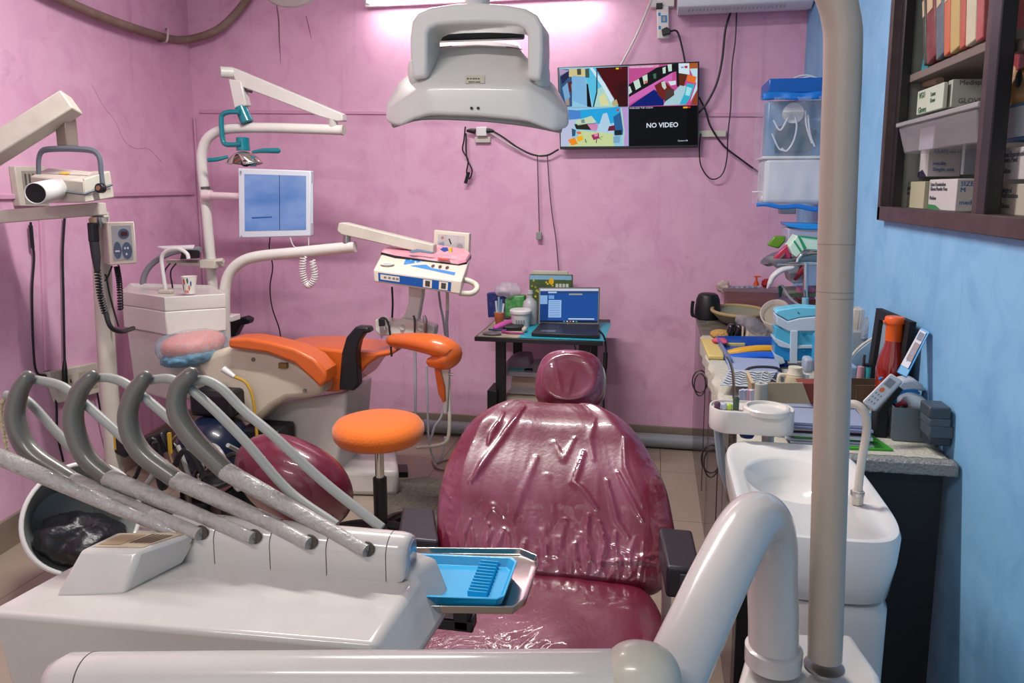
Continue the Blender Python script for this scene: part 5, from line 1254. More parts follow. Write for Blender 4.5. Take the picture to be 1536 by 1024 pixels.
cable('ac_cable', 'thin black cord looping down from the air conditioner right of the television', [at(x, y, Y=YW-.02) for x, y in ((1105, 18), (1103, 60), (1098, 100), (1096, 160), (1092, 200), (1090, 240), (1082, 263), (1066, 268), (1052, 250), (1049, 225), (1051, 200))], .0035, blackcord)
cable('purifier_cable', 'black cord from the television edge to the wrapped purifier', [at(x, y, Y=YW-.02) for x, y in ((1048, 145), (1058, 165), (1066, 190), (1085, 218), (1110, 238), (1135, 256), (1146, 262))], .005, blackcord)
# air conditioner
ac_ = thing('air_conditioner', 'white split air conditioner at the top right of the back wall', 'air conditioner', at(1110, 10, Y=4.2))
a, b_ = at(1016, 16, Y=4.14), at(1211, 8, Y=4.14); zb_ac = (at(1016, 18, Y=4.14).z+at(1211, 5, Y=4.14).z)/2
part(ac_, 'case', MB().rings([[V((xx, yy, zz)) for yy, zz in ((4.35, zb_ac+.02), (4.20, zb_ac-.005), (4.14, zb_ac+.02), (4.12, zb_ac+.08), (4.12, 2.84), (4.35, 2.84))] for xx in (a.x, .755)]), mat('ac_white', 'd2d8de', .35, coat=.3), bevel=.006)
for k in range(26):
    xx = a.x+.06+k*.019; part(ac_, 'vent_slot', MB().box((xx, 4.165, zb_ac+.0025), (.004, .02, .008), (0, .5, 0)), mat('slot_grey', '7c838a', .5))
single('pipe_cover', 'round white plaster patch at the top edge of the back wall', 'plaster patch', MB().lathe([(.20, 0), (.19, .012), (.15, .02), (.001, .022)], at(437, -22, Y=DB), 40, Euler((PI/2, 0, 0)).to_matrix(), sy=.65), mat('plaster_white', 'c9c4bd', .8, bump=.4, bscale=20), loc=at(437, -22, Y=DB))

# ------------------------------------------------------------------ laptop table
TZ = .76
tf0, tf1 = at(717, 503, Z=TZ), at(903, 515, Z=TZ)
tx0, tx1, ty0, ty1 = tf0.x-.01, tf1.x, 3.60, 4.24
tb = thing('computer_table', 'small black computer table with a lower shelf against the back wall', 'table', ((tx0+tx1)/2, 3.95, 0))
part(tb, 'tabletop', MB().box(((tx0+tx1)/2, (ty0+ty1)/2, TZ-.011), (tx1-tx0, ty1-ty0, .022)), mat('table_black', '1b1a1d', .4), 'thin black top', bevel=.003)
for x, y in ((tx0+.12, 3.68), (tx0+.12, 4.16), (tx1-.09, 3.68), (tx1-.09, 4.16)):
    part(tb, 'leg', MB().box((x, y, (TZ-.02)/2), (.05, .035, TZ-.02)), mat('leg_black', '17171a', .45), bevel=.003)
part(tb, 'leg_panel', MB().box((tx0+.085, 3.70, .24), (.05, .16, .48)), mat('leg_black', '17171a', .45), bevel=.004)
sz_ = at(770, 592, Y=3.8).z
part(tb, 'shelf', MB().box(((tx0+tx1)/2+.01, 3.95, sz_-.008), (tx1-tx0-.22, .5, .014)), mat('shelf_worn', 'a39681', .6, dirt=.5), 'worn pale lower shelf')
single('table_paper', 'old newspaper sheet lying on the left of the computer table', 'paper', MB().box((tx0+.13, 3.86, TZ+.0015), (.24, .50, .002)), mat('newsprint', 'a89c88', .8, dirt=.5, dcol='4a4038', dscale=18))
single('desk_mat', 'turquoise sheet lying under the laptop on the computer table', 'mat', MB().box((tx0+.44, 3.86, TZ+.003), (.43, .51, .002)), mat('turquoise', '2295a8', .5))
lt = thing('laptop', 'open black laptop with a blue screen on the computer table', 'laptop', (at(848, 500, Z=TZ).x, 3.75, TZ+.004))
l0, l1, l2, l3 = [at(x, y, Z=TZ+.006) for x, y in ((797, 504), (899, 508), (899, 491), (811, 488))]
part(lt, 'base', MB().hexa([l0, l1, l2, l3], [p+V((0, 0, .018)) for p in (l0, l1, l2, l3)]), black, bevel=.003)
base4 = [p+V((0, 0, .018)) for p in (l3, l2, l1, l0)]
dm = MB(); kd = mat('keys_dark', '2b2b30', .5)
for r_ in range(4):
    for k in range(13): decal(dm, base4, rect(.1+k*.062, .12+r_*.13, .1+k*.062+.05, .12+r_*.13+.1), kd, .001)
decal(dm, base4, rect(.12, .72, .34, .9), mat('pad_grey', '5c5a60', .3), .001)
part(lt, 'keyboard', dm, None, kind='stuff')
s4 = [at(808, 431, Y=4.02), at(900, 431, Y=4.02), None, at(807, 486, Y=3.93)]
s4[2] = s4[3]+(s4[1]-s4[0])*.98
part(lt, 'lid', MB().hexa(s4, [p+V((0, .008, 0)) for p in s4]), black, bevel=.002)
dm = MB(); decal(dm, s4, rect(.03, .04, .975, .90), em('1c4f9c', .9), .0018)
decal(dm, s4, rect(.03, .04, .975, .10), em('c9cfe0', .9), .0024); decal(dm, s4, rect(.03, .10, .975, .17), em('23457f', .9), .0024)
decal(dm, s4, rect(.16, .12, .3, .16), em('b9cbe6', .9), .003); decal(dm, s4, rect(.5, .17, .72, .21), em('a7a6a0', .8), .003)
decal(dm, s4, rect(.03, .17, .16, .90), em('123c80', .9), .0024); decal(dm, s4, rect(.03, .22, .15, .46), em('86aee0', .9), .003)
decal(dm, s4, rect(.17, .35, .38, .82), em('9fc0ea', .9), .003)
for k in range(9): decal(dm, s4, rect(.18, .39+k*.048, .36, .405+k*.048), em('4f7fc4', .9), .0036)
decal(dm, s4, rect(.17, .22, .26, .32), em('6fa0dc', .9), .003)
decal(dm, s4, rect(.5, .84, .92, .87), em('c9dcf0', .9), .003); decal(dm, s4, rect(.03, .90, .975, .945), em('14203a', .9), .0024)
for k, c_ in enumerate(('5aa0e0', 'd0d0d0', 'd08040', 'e0e0e0', '60b060')): decal(dm, s4, rect(.42+k*.05, .908, .445+k*.05, .935), em(c_, .9), .003)
part(lt, 'screen', dm, None, 'lit blue screen with a list window')
part(lt, 'lid_badge', MB().cyl((quadpt(s4, .5, .965)+V((0, -.001, 0))), (quadpt(s4, .5, .965)+V((0, -.002, 0))), .006, seg=16), steel)
cable('charger_cable', 'black charger cord hanging at the right edge of the computer table', [at(x, y, Y=3.62) for x, y in ((898, 495), (906, 505), (909, 525), (908, 560), (905, 590), (906, 620))], .005, blackcord)
single('charger_joint', 'black thick joint on the laptop charger cord', 'adapter', MB().cyl(at(908.5, 528, Y=3.615), at(907.5, 552, Y=3.615), .011, seg=12), black)
for i, x in enumerate((861, 870)):
    cable('under_table_wire', ('left' if i == 0 else 'right')+' of two thin wires hanging under the computer table', [at(x, 514, Y=4.1), at(x+3-i*4, 526, Y=4.1), at(868, 536, Y=4.1)], .003, blackcord)
def calendar():
    t = thing('picture_box', 'box with a sunflower garden picture standing behind the laptop', 'box', at(827, 455, Y=4.2))
    q = [at(794, 412, Y=4.18), at(858, 413, Y=4.18), at(858, 470, Y=4.18), at(794, 470, Y=4.18)]
    part(t, 'case', MB().hexa(q, [p+V((0, .05, 0)) for p in q]), mat('garden_green', '4d5f33', .5, dirt=.8, dcol='1c2c22', dscale=30), bevel=.002)
    dm = MB(); decal(dm, q, rect(0.01, 0.01, .99, .12), mat('sky_strip', '7fb0cc', .5), .0006)
    rr = random.Random(5)
    for k in range(34):
        u, v = rr.uniform(.04, .55), rr.uniform(.14, .95); c_ = rr.choice(('c2b23a', '9a9a38', 'd2c24a', '3f5a2a'))
        decal(dm, q, ov(u, v, .025, .028, 8), mat('leaf_'+c_, c_, .5), .001+k*.00002)
    decal(dm, q, ov(.52, .16, .06, .09, 12), mat('sunflower', 'e0b01c', .5), .002)
    for k in range(4): decal(dm, q, rect(.62+k*.08, .22, .68+k*.08, .40), mat('pale_letters', 'c9d0c0', .5), .002)
    part(t, 'picture', dm, None, 'sunflower garden picture', kind='stuff')
    single('pad_cover', 'cream topped pad standing behind the sunflower box', 'pad', pb(MB(), 798, 407, 852, 474, 4.235, .03), cream, bevel=.002)
calendar()
def up(name, label, cat, x, y, prof_px, m, Z=TZ+.003, **k):
    """turned object standing at a measured base point; profile in photo pixels"""
    p = at(x, y, Z=Z); s = mpp(p)
    return single(name, label, cat, MB().lathe([(a*s, b*s) for a, b in prof_px], p, 32), m, loc=p, **k)
p = at(781, 490, Z=TZ+.003); s = mpp(p)
t = thing('plastic_tub', 'white lidded plastic tub beside the laptop', 'tub', p)
part(t, 'tub', MB().lathe([(13*s, 0), (15*s, 22*s), (15.5*s, 23*s)], p, 32), white_clean)
part(t, 'lid', MB().lathe([(16.5*s, 21*s), (16.8*s, 22*s), (16.8*s, 25*s), (15*s, 27*s), (.1*s, 27*s)], p, 32), white_clean)
dm = MB(); 
for k in range(4):
    a = -1.9+k*.25; pp = [p+V((math.cos(a+d)*14.8*s*1.0, math.sin(a+d)*14.8*s, z*s)) for d, z in ((0, 6), (.16, 7), (.16, 13), (0, 12))]
    dm.face([dm.b.verts.new(v+V((0, -.002, 0))) for v in pp])
part(t, 'tub_print', dm, mat('ink_grey', '7a7f88', .6))
up('squeeze_bottle', 'cloudy plastic squeeze bottle behind the white tub', 'bottle', 795, 486, [(0, 0), (11, 1), (11.5, 26), (10, 34), (4, 40), (3.5, 44), (5, 46), (4, 51), (0, 52)], mat('cloudy_plastic', 'b3b3b6', .3, alpha=.8))
single('green_packet', 'crumpled green packet behind the white tub', 'packet', poly([(757, 448), (770, 443), (787, 443), (787, 476), (757, 476)], 4.1, .06), mat('packet_green', '3f8a46', .35, dirt=.7, dcol='9cc49a', dscale=30), bevel=.01, seg=3)
single('blue_carton', 'dark blue printed carton at the left back of the computer table', 'carton', poly([(730, 440), (764, 438), (765, 460), (765, 474), (732, 476)], 4.14, .06), mat('carton_blue', '1f2b68', .45, dirt=.5, dcol='6a78b0', dscale=50), bevel=.003)
tz1 = single('clear_bag', 'cloudy clear plastic bag on top of the dark blue carton', 'bag', MB().superell(at(762, 434, Y=4.12), (.07, .05, .045), 2.2, None, 40, 24, lambda p: V(p)*(1+.35*noise.noise(V(p)*25+V((2, 0, 0))))), mat('cloudy_bag', 'c9c4cc', .3, alpha=.45))
t = thing('tool_cup', 'cup with a red and green print holding clear tools, by the newspaper', 'cup', at(749, 487, Z=TZ+.003))
p = t.location.copy(); s = mpp(p)
part(t, 'cup', MB().lathe([(5.5*s, 0), (8*s, 19*s)], p, 24), mat('cup_print', 'b5653c', .5, dirt=.9, dcol='2f6a44', dscale=60), cap=None) if False else part(t, 'cup', MB().lathe([(5.5*s, 0), (8*s, 19*s)], p, 24), mat('cup_print', 'b5653c', .5, dirt=.9, dcol='2f6a44', dscale=60))
for k, (dx, h, c_) in enumerate(((-5, 36, 'b9c4cc'), (-1, 42, '7fa0b4'), (3, 38, '5a86a8'), (6, 32, 'c4ccd0'))):
    part(t, 'tool', MB().cyl(p+V((dx*.5*s, 0, 4*s)), p+V((dx*s, .004*k, h*s)), 1.6*s, seg=8), mat('tool_'+c_, c_, .3))
single('pink_case', 'bright pink soft case lying on the computer table', 'case', MB().tube([at(x, y, Z=TZ+.02) for x, y in ((744, 491), (755, 487), (768, 483))], [.018, .026, .024], seg=14, roundcap=True, flat=.7), mat('hot_pink', 'd05aa8', .4))
single('black_wallet', 'flat black wallet lying before the white tub', 'wallet', MB().hexa([at(x, y, Z=TZ+.004) for x, y in ((756, 496), (786, 496), (784, 488), (760, 488))], [at(x, y, Z=TZ+.004)+V((0, 0, .022)) for x, y in ((756, 496), (786, 496), (784, 488), (760, 488))]), black, bevel=.005)
single('silver_chain', 'small beige beaded piece lying right of the black wallet', 'trinket', MB().superell(at(787, 494, Z=TZ+.018), (.014, .03, .016), 2, None, 24, 16, lambda p: V(p)*(1+.2*noise.noise(V(p)*120))), cream)
single('blue_pen', 'thin dark blue pen lying on the newspaper', 'pen', MB().cyl(at(733, 494, Z=TZ+.012), at(760, 495, Z=TZ+.012), .005, seg=8), mat('pen_blue', '24346e', .4))
single('magenta_pen', 'magenta and white brush lying at the table front', 'brush', MB().tube([at(754, 497, Z=TZ+.01), at(765, 499, Z=TZ+.01), at(786, 500, Z=TZ+.008)], [.009, .006, .004], seg=8), mat('magenta', 'a03a78', .4))
single('dark_dish', 'flat dark grey dish at the left front of the computer table', 'dish', MB().superell(at(738, 500, Z=TZ+.010), (.05, .03, .009), 2), mat('dish_grey', '5c5a60', .35))
# lower shelf
bx0 = thing('plastic_box', 'clear plastic box on the lower shelf of the computer table', 'box', at(776, 592, Y=3.75))
part(bx0, 'box', pb(MB(), 752, 562, 806, 590, 3.75, .3), mat('box_clear', 'b9b2b6', .25, alpha=.28), bevel=.006)
part(bx0, 'lid', pb(MB(), 747, 559, 808, 563, 3.74, .32), mat('box_lid', 'bdb6bc', .25, alpha=.6), bevel=.002)
single('tan_envelope', 'tan envelope inside the clear plastic box', 'envelope', poly([(768, 566), (803, 566), (802, 582), (766, 579)], 3.85, .02), mat('envelope_tan', 'b57f38', .7))
single('plastic_bag', 'pale crumpled plastic bag on the clear shelf box', 'bag', poly([(757, 556), (762, 538), (775, 533), (794, 533), (797, 556)], 3.9, .12), mat('bag_pale', 'a08c98', .5, alpha=.7), bevel=.015, seg=3)
single('teal_tube', 'teal printed tube lying on the clear shelf box', 'tube', MB().cyl(at(762, 556, Y=3.78), at(787, 557, Y=3.78), .018, seg=14), mat('tube_teal', '2f7f88', .4, dirt=.6, dcol='b9b86a', dscale=50), bevel=.002)
single('black_jar', 'short black jar beside the teal tube', 'jar', MB().cyl(at(788, 557, Y=3.78), at(799, 557, Y=3.78), .018, seg=14), black, bevel=.003)
# ------------------------------------------------------------------ counter along the blue wall
KZ = .815
granite = mat('dusty_granite', '58564c', .4, bump=.3, bscale=50, dirt=.9, dcol='8f8672', dscale=16)
ct = thing('counter', 'stone counter with glass fronts and a black end panel along the blue wall', 'counter', (.5, 3.17, 0))
part(ct, 'worktop', MB().box((.495, 3.17, KZ-.014), (.53, 2.36, .028)), granite, 'dusty dark stone top', bevel=.003)
part(ct, 'end_panel', MB().box((.492, 2.005, (KZ-.03)/2), (.49, .02, KZ-.03)), mat('panel_black', '1a1c20', .55), 'black end panel')
glassm = mat('smoky_glass', '6a5a60', .06, alpha=.42, spec=.7)
for i in range(2):
    ya, yb_ = (2.02, 3.16) if i else (3.17, 4.33)
    gd = part(ct, 'glass_door', MB().box((.243, (ya+yb_)/2, .39), (.005, yb_-ya-.004, .76)), glassm, 'dusty see-through glass door')
    hy = 3.28 if i == 0 else 2.55
    h0 = V((.236, hy, .665 if i == 0 else .58))
    hm = MB(); hm.tube([h0+V((math.sin(a)*.032-.028, 0, math.cos(a)*.05)) for a in [2*PI*k/24 for k in range(25)]], .003, seg=8, sub=1)
    part(gd, 'ring_handle', hm, darksteel, 'dark wire ring handle')
    part(gd, 'ring_handle', MB().tube([h0+V((math.sin(a)*.024-.028, -.01, math.cos(a)*.05-.012)) for a in [2*PI*k/24 for k in range(25)]], .0028, seg=8, sub=1), darksteel)
    part(gd, 'handle_rod', MB().cyl(h0+V((-.005, 0, -.5)), h0+V((-.005, 0, .06)), .0018, seg=8), darksteel)
# cloth over the top front part and near end
clothm = mat('counter_cloth', 'b9b6a8', .85, bump=.6, bscale=90, dirt=.3, dcol='8c8676')
def cf_(u, v):
    Yc = 1.965+v*(3.55-1.965); n_ = noise.noise(V((u*5, v*14, 0)))
    if u < .14:
        k = u/.14; return V((.222+.006*n_+.004*math.sin(v*50), Yc, KZ+.003-.085*(1-k)-.012*n_*(1-k)))
    return V((.225+(u-.14)/.86*.52, Yc, KZ+.003+.002*max(n_, 0)))
single('counter_cloth', 'cream cloth spread over the near part of the counter', 'cloth', MB().grid(cf_, 40, 70), clothm, solid=.004, loc=(.49, 2.7, KZ))
single('counter_plastic', 'grey textured plastic sheet hanging over the near counter end', 'plastic sheet', MB().grid(lambda u, v: V((.28+u*.475, 1.99-.035*min(1, v*3), KZ+.006-.045*max(0, v-.3)+.003*noise.noise(V((u*30, v*4, 0))))), 40, 10), mat('grey_sheet', '8f8f8c', .4, bump=1, bscale=120), solid=.004)
KT = KZ+.006
def kpos(x, y): return at(x, y, Z=KT)
def kbox(name, label, cat, x0, y0, x1, y1, dep, m, Y=None, **k):
    Y = Y or kpos((x0+x1)/2, y1).y
    return single(name, label, cat, pb(MB(), x0, y0, x1, y1, Y, dep), m, **k)
# far end
t = thing('electric_kettle', 'black electric kettle in the far corner of the counter', 'kettle', kpos(1061, 476))
p = kpos(1061, 476); s = mpp(p)
part(t, 'body', MB().lathe([(19*s, 0), (19*s, 12*s), (17*s, 28*s), (14*s, 35*s), (10*s, 37*s), (.1*s, 37*s)], p, 32), mat('kettle_black', '141418', .45), bevel=.003)
part(t, 'handle', MB().tube([p+V((a*s, -.02, b*s)) for a, b in ((-17, 3), (-22, 4), (-23, 14), (-22, 25))], .009, seg=10), black)
part(t, 'base', MB().lathe([(20*s, -.0), (20*s, .012)], p, 32), black)
t = thing('wash_basin', 'greenish enamel basin with a worn yellow rim at the far counter end', 'basin', kpos(1110, 500))
p = V((.43, 3.93, KT)); s = 1
part(t, 'bowl', MB().lathe([(.08, .0), (.10, .01), (.14, .05), (.145, .06), (.135, .058), (.095, .018), (.001, .012)], p, 48, sx=.95, sy=1.3), mat('basin_green', '7f8272', .35, dirt=.4, dcol='8a7a50'), sh=60)
part(t, 'rim', MB().tube([p+V((math.cos(a)*.140*.95, math.sin(a)*.140*1.3, .060)) for a in [2*PI*k/48 for k in range(49)]], .009, seg=10, sub=1, cap=False), mat('rim_yellow', 'a38f62', .5, dirt=.4), 'worn yellowish rim')
kbox('acrylic_sheet', 'brownish clear panel leaning behind the basin', 'panel', 1085, 440, 1165, 480, .01, mat('tan_clear', '8f5f5a', .3, alpha=.45), Y=4.18)
# glass ledge with small things on the back wall
lg = thing('wall_ledge', 'thin glass ledge on the back wall above the basin', 'shelf', at(1125, 437, Y=4.3))
part(lg, 'pane', pb(MB(), 1084, 434, 1180, 437, 4.24, .1), mat('ledge_glass', '9a8088', .2, alpha=.7))
single('cotton_wad', 'fluffy pinkish cotton wad at the left end of the glass ledge', 'cotton', MB().superell(at(1086, 430, Y=4.28), (.038, .03, .035), 2, None, 40, 28, lambda p: V(p)*(1+.35*noise.noise(V(p)*40))), mat('cotton', 'b9a49c', .95))
rp = MB(); bd = [at(x, 433-(x-1095)*.05, Y=4.26) for x in range(1095, 1142, 4)]
rp.tube(bd, [.013 if i % 2 else .009 for i in range(len(bd))], seg=10, sub=3)
single('beaded_strip', 'grey and blue beaded strip lying on the glass ledge', 'strip', rp, mat('beads_grey', '6d7484', .4, dirt=.7, dcol='c0c0c4', dscale=60))
t = thing('dropper_bottle', 'small orange dropper bottle standing on the glass ledge', 'bottle', at(1134, 431, Y=4.27))
s = mpp(at(1134, 431, Y=4.27)); p = at(1134, 431, Y=4.27)
part(t, 'bottle', MB().lathe([(4.3*s, 0), (4.3*s, 5*s), (1.6*s, 11*s), (1.6*s, 16*s)], p, 20), mat('dropper_orange', 'c94a1c', .35))
part(t, 'cap', MB().box(p+V((1.5*s, 0, 16.5*s)), (10*s, 3*s, 1.8*s)), mat('dropper_orange', 'c94a1c', .35), bevel=.001)
up('red_ball', 'dark red round pot on the glass ledge', 'pot', 1149, 431, [(4, 0), (7, 4), (6.5, 10), (3, 13), (0, 13)], mat('pot_red', '8e1a1a', .3), Z=at(1149, 431, Y=4.27).z)
# middle of the counter
t = thing('black_bottles', 'pair of glossy black cases standing before the green basin', 'case', kpos(1102, 512))
for x0_, x1_ in ((1086, 1098), (1097, 1116)):
    a, b = at(x0_, 510, Y=3.42), at(x1_, 510, Y=3.42); c = (a+b)/2
    part(t, 'case', MB().hexa([c+V((sx*(b-a).x/2, sy*.03, 0)) for sx, sy in ((-1, -1), (1, -1), (1, 1), (-1, 1))], [c+V((sx*(b-a).x/2*.75+.012, sy*.025, .075)) for sx, sy in ((-1, -1), (1, -1), (1, 1), (-1, 1))]), mat('gloss_black', '15151c', .15), bevel=.012, seg=3)
kbox('beige_holder', 'beige plastic wedge holder beside the black cases', 'holder', 1112, 490, 1116, 520, .1, mat('beige_plastic', 'b5a595', .45), Y=3.38, bevel=.002)
single('beige_wedge', 'greyish beige wedge-shaped box in the middle of the counter', 'box', poly([(1116, 519), (1122, 497), (1128, 502), (1162, 516), (1162, 521)], 3.34, .14), mat('beige_plastic', 'b5a595', .45), bevel=.004)
single('clear_wrap', 'crumpled clear wrap lying on the beige wedge-shaped box', 'wrap', MB().tube([at(x, y, Y=3.42) for x, y in ((1112, 480), (1125, 488), (1145, 502), (1160, 508))], [.028, .045, .04, .02], seg=24, sub=14, roundcap=True), mat('crumple_clear', 'a8a4ac', .15, alpha=.4, bump=1, bscale=45), bevel=0)
t = thing('ceramic_mug', 'white patterned mug lying on its side behind the blue drawer box', 'mug', kpos(1165, 508))
m0, m1 = at(1178, 512, Y=3.72), at(1163, 468, Y=3.52); ax = (m1-m0).normalized()
part(t, 'cup', MB().cyl(m0, m1, .045, .066, seg=32, cap=False).cyl(m0, m0+ax*.004, .045, seg=32), mat('mug_white', 'bcb3aa', .35, dirt=.3, dcol='6a4450', dscale=20), solid=.005)
part(t, 'inside', MB().cyl(m1-ax*.03, m1-ax*.028, .056, seg=32), mat('mug_inside', '8f867a', .5))
single('dark_pouch', 'dark pouch with a tied neck between basin and mug', 'pouch', MB().superell(at(1143, 487, Y=3.62), (.04, .04, .055), 2.2, None, 32, 20, lambda p: V(p)*(1-.35*max(0, p[2]/.055)+.2*noise.noise(V(p)*30))), mat('pouch_dark', '33282e', .5))
# sponges, trays
single('yellow_tray', 'pale yellow plastic tray at the counter edge', 'tray', MB().hexa([kpos(x, y) for x, y in ((1062, 539), (1086, 540), (1080, 514), (1051, 512))], [kpos(x, y)+V((0, 0, .018)) for x, y in ((1062, 539), (1086, 540), (1080, 514), (1051, 512))]), mat('pale_yellow', 'c8b46c', .5), bevel=.005)
single('yellow_dish', 'second pale yellow dish behind the blue counter tray', 'dish', MB().hexa([kpos(x, y) for x, y in ((1088, 520), (1118, 520), (1112, 509), (1090, 509))], [kpos(x, y)+V((0, 0, .016)) for x, y in ((1088, 520), (1118, 520), (1112, 509), (1090, 509))]), mat('pale_yellow', 'c8b46c', .5), bevel=.004)
single('tan_sponge', 'oval tan sponge lying at the back of the pale yellow tray', 'sponge', MB().superell(kpos(1080, 511)+V((0, 0, .03)), (.045, .04, .022), 2.2), mat('sponge_tan', 'b28a4c', .9, bump=1, bscale=100))
single('pink_cloth', 'small pink cloth beside the tan sponge', 'cloth', MB().superell(kpos(1081, 521)+V((0, 0, .028)), (.034, .03, .012), 2.2, None, 32, 20, lambda p: V(p)*(1+.4*noise.noise(V(p)*50))), mat('cloth_pink', 'c0506c', .8))
bt_ = thing('blue_tray', 'deep blue plastic tray full of papers on the counter', 'tray', kpos(1130, 560))
z0 = KT
f = [kpos(x, y) for x, y in ((1096, 556), (1172, 560), (1165, 520), (1074, 519))]
part(bt_, 'bottom', MB().hexa(f, [p+V((0, 0, .004)) for p in f]), mat('tray_blue', '1d4fa6', .3))
for i in (2, 3):
    a, b = f[i], f[(i+1) % 4]; part(bt_, 'wall', MB().hexa([a, b, b+V((.004, .004, 0)), a+V((.004, .004, 0))], [a+V((0, 0, .045)), b+V((0, 0, .045)), b+V((.004, .004, .045)), a+V((.004, .004, .045))]), mat('tray_blue_clear', '2a62c0', .2, alpha=.8))
yb2 = single('yellow_bag', 'yellow and blue folded bag lying in the deep blue tray', 'bag', MB().tube([at(x, y, Y=3.05) for x, y in ((1093, 530), (1110, 527), (1135, 524), (1160, 524), (1178, 530))], [.018, .022, .022, .020, .012], seg=12, flat=.8, roundcap=True), mat('bag_yellow', 'c79420', .4))
single('blue_bag', 'bright blue folded plastic bag below the yellow bag', 'bag', MB().tube([at(x, y, Y=2.98) for x, y in ((1096, 535), (1120, 534), (1150, 533), (1170, 538), (1178, 552))], [.016, .022, .022, .030, .02], seg=12, flat=.7, roundcap=True), mat('bag_blue', '1457bc', .3))
rr = random.Random(11)
for i in range(10):
    y_ = 580-i*3.5; w0 = rr.uniform(-4, 4)
    P = [kpos(x, y) for x, y in ((1098+w0, 572-i*.6), (1168+w0, 578-i*.6), (1164+w0, 544), (1090+w0, 542))]
    single('paper_sheet', ['lowest', 'second', 'third', 'fourth', 'fifth', 'sixth', 'seventh', 'eighth', 'ninth', 'topmost'][i]+' of the loose papers before the blue bag', 'paper', MB().hexa([p+V((0, 0, .003*i)) for p in P], [p+V((0, 0, .003*i+.0022)) for p in P]), mat('paper_blueish' if i % 3 else 'paper_dim', 'b4bfd4' if i % 3 else '8d99b5', .7), group='loose papers on the counter')
P = [kpos(x, y)+V((0, 0, .032)) for x, y in ((1080, 592), (1148, 596), (1165, 570), (1092, 568))]
sm_ = MB(); sm_.hexa(P, [p+V((0, 0, .002)) for p in P])
t = thing('patterned_sheet', 'white sheet with black zigzag lines before the loose papers', 'paper', P[0]-V((0, 0, .026)))
part(t, 'sheet', sm_, mat('sheet_pale', 'aab4ba', .6))
dm = MB(); q4 = [P[3]+V((0, 0, .002)), P[2]+V((0, 0, .002)), P[1]+V((0, 0, .002)), P[0]+V((0, 0, .002))]
for k in range(6):
    v = .12+k*.14
    for j in range(4):
        u = .04+j*.24; dm.use(black)
        for (a, b), (c, d) in (((u, v), (u+.12, v+.1)), ((u+.12, v+.1), (u+.24, v))):
            dm.face([dm.b.verts.new(quadpt(q4, uu, vv)+V((0, 0, .001))) for uu, vv in ((a, b), (c, d), (c, d+.035), (a, b+.035))], False)
part(t, 'zigzag_print', dm, None)
cable('steel_spatula', 'thin curved steel rod standing at the counter edge by the side table', [at(x, y, Y=2.35) for x, y in ((1090, 534), (1096, 545), (1100, 565), (1101, 598))], .0045, steel, 'tool')
cable('grey_cable_loop', 'dark grey cable looping over the loose papers', [at(x, y, Y=2.75) for x, y in ((1115, 562), (1122, 553), (1140, 550), (1165, 552), (1172, 560))], .005, mat('cable_dk', '2c2f3a', .5))
cable('white_wire_loop', 'thin white wire loop on the zigzag sheet', [at(x, y, Y=2.62) for x, y in ((1142, 567), (1145, 558), (1150, 557), (1156, 566), (1165, 572))], .002, whitecord, 'wire')
# blue drawer organiser
do = thing('drawer_organiser', 'light blue and white small drawer organiser on the counter', 'drawer box', kpos(1200, 548))
YD = 2.92
light = mat('organiser_light', '4fb0cf', .3, alpha=.92); deep = mat('organiser_deep', '1280ba', .3); wf = mat('organiser_white', 'b3c4d0', .35)
part(do, 'top', poly([(1163, 470), (1166, 465), (1200, 460), (1245, 463), (1245, 472), (1200, 476), (1182, 481)], YD, .08), mat('organiser_lid', '6cc0da', .3), 'light blue lid', bevel=.004)
part(do, 'upper_band', poly([(1164, 472), (1182, 482), (1200, 477), (1245, 473), (1245, 497), (1182, 497), (1166, 488)], YD-.004, .085), wf, bevel=.004)
part(do, 'drawer', poly([(1163, 490), (1184, 496), (1245, 496), (1245, 518), (1184, 518), (1163, 508)], YD+.002, .075), light, 'pale turquoise drawer', bevel=.002)
part(do, 'drawer', poly([(1162, 512), (1186, 521), (1245, 521), (1245, 542), (1178, 541), (1162, 530)], YD+.002, .075), deep, 'deep blue drawer', bevel=.002)
part(do, 'middle_band', poly([(1161, 506), (1186, 518), (1245, 517), (1245, 522), (1186, 523), (1174, 521), (1168, 519), (1161, 510)], YD-.005, .085), wf, bevel=.002)
part(do, 'front_post', poly([(1186, 496), (1197, 496), (1196, 545), (1185, 545)], YD-.010, .012), wf, bevel=.002)
part(do, 'foot', poly([(1161, 530), (1175, 537), (1178, 544), (1170, 547), (1164, 541)], YD-.006, .08), wf, bevel=.002)
for yy in (500, 524):
    part(do, 'drawer_tab', poly([(1203, yy), (1209, yy), (1207, yy+4), (1204, yy+4)], YD-.006, .008), mat('tab_dark', '1f6f96', .3))
dm = textmb('L', .02, at(1196, 470, Y=YD-.001), (1, 0, 0), (0, .2, 1), black)
part(do, 'lid_mark', dm, None)
kbox('blue_cup', 'blue plastic cup half hidden behind the thick pole', 'cup', 1220, 502, 1240, 560, .06, mat('cup_blue', '2f93c4', .35), Y=2.78, bevel=.012, seg=3)
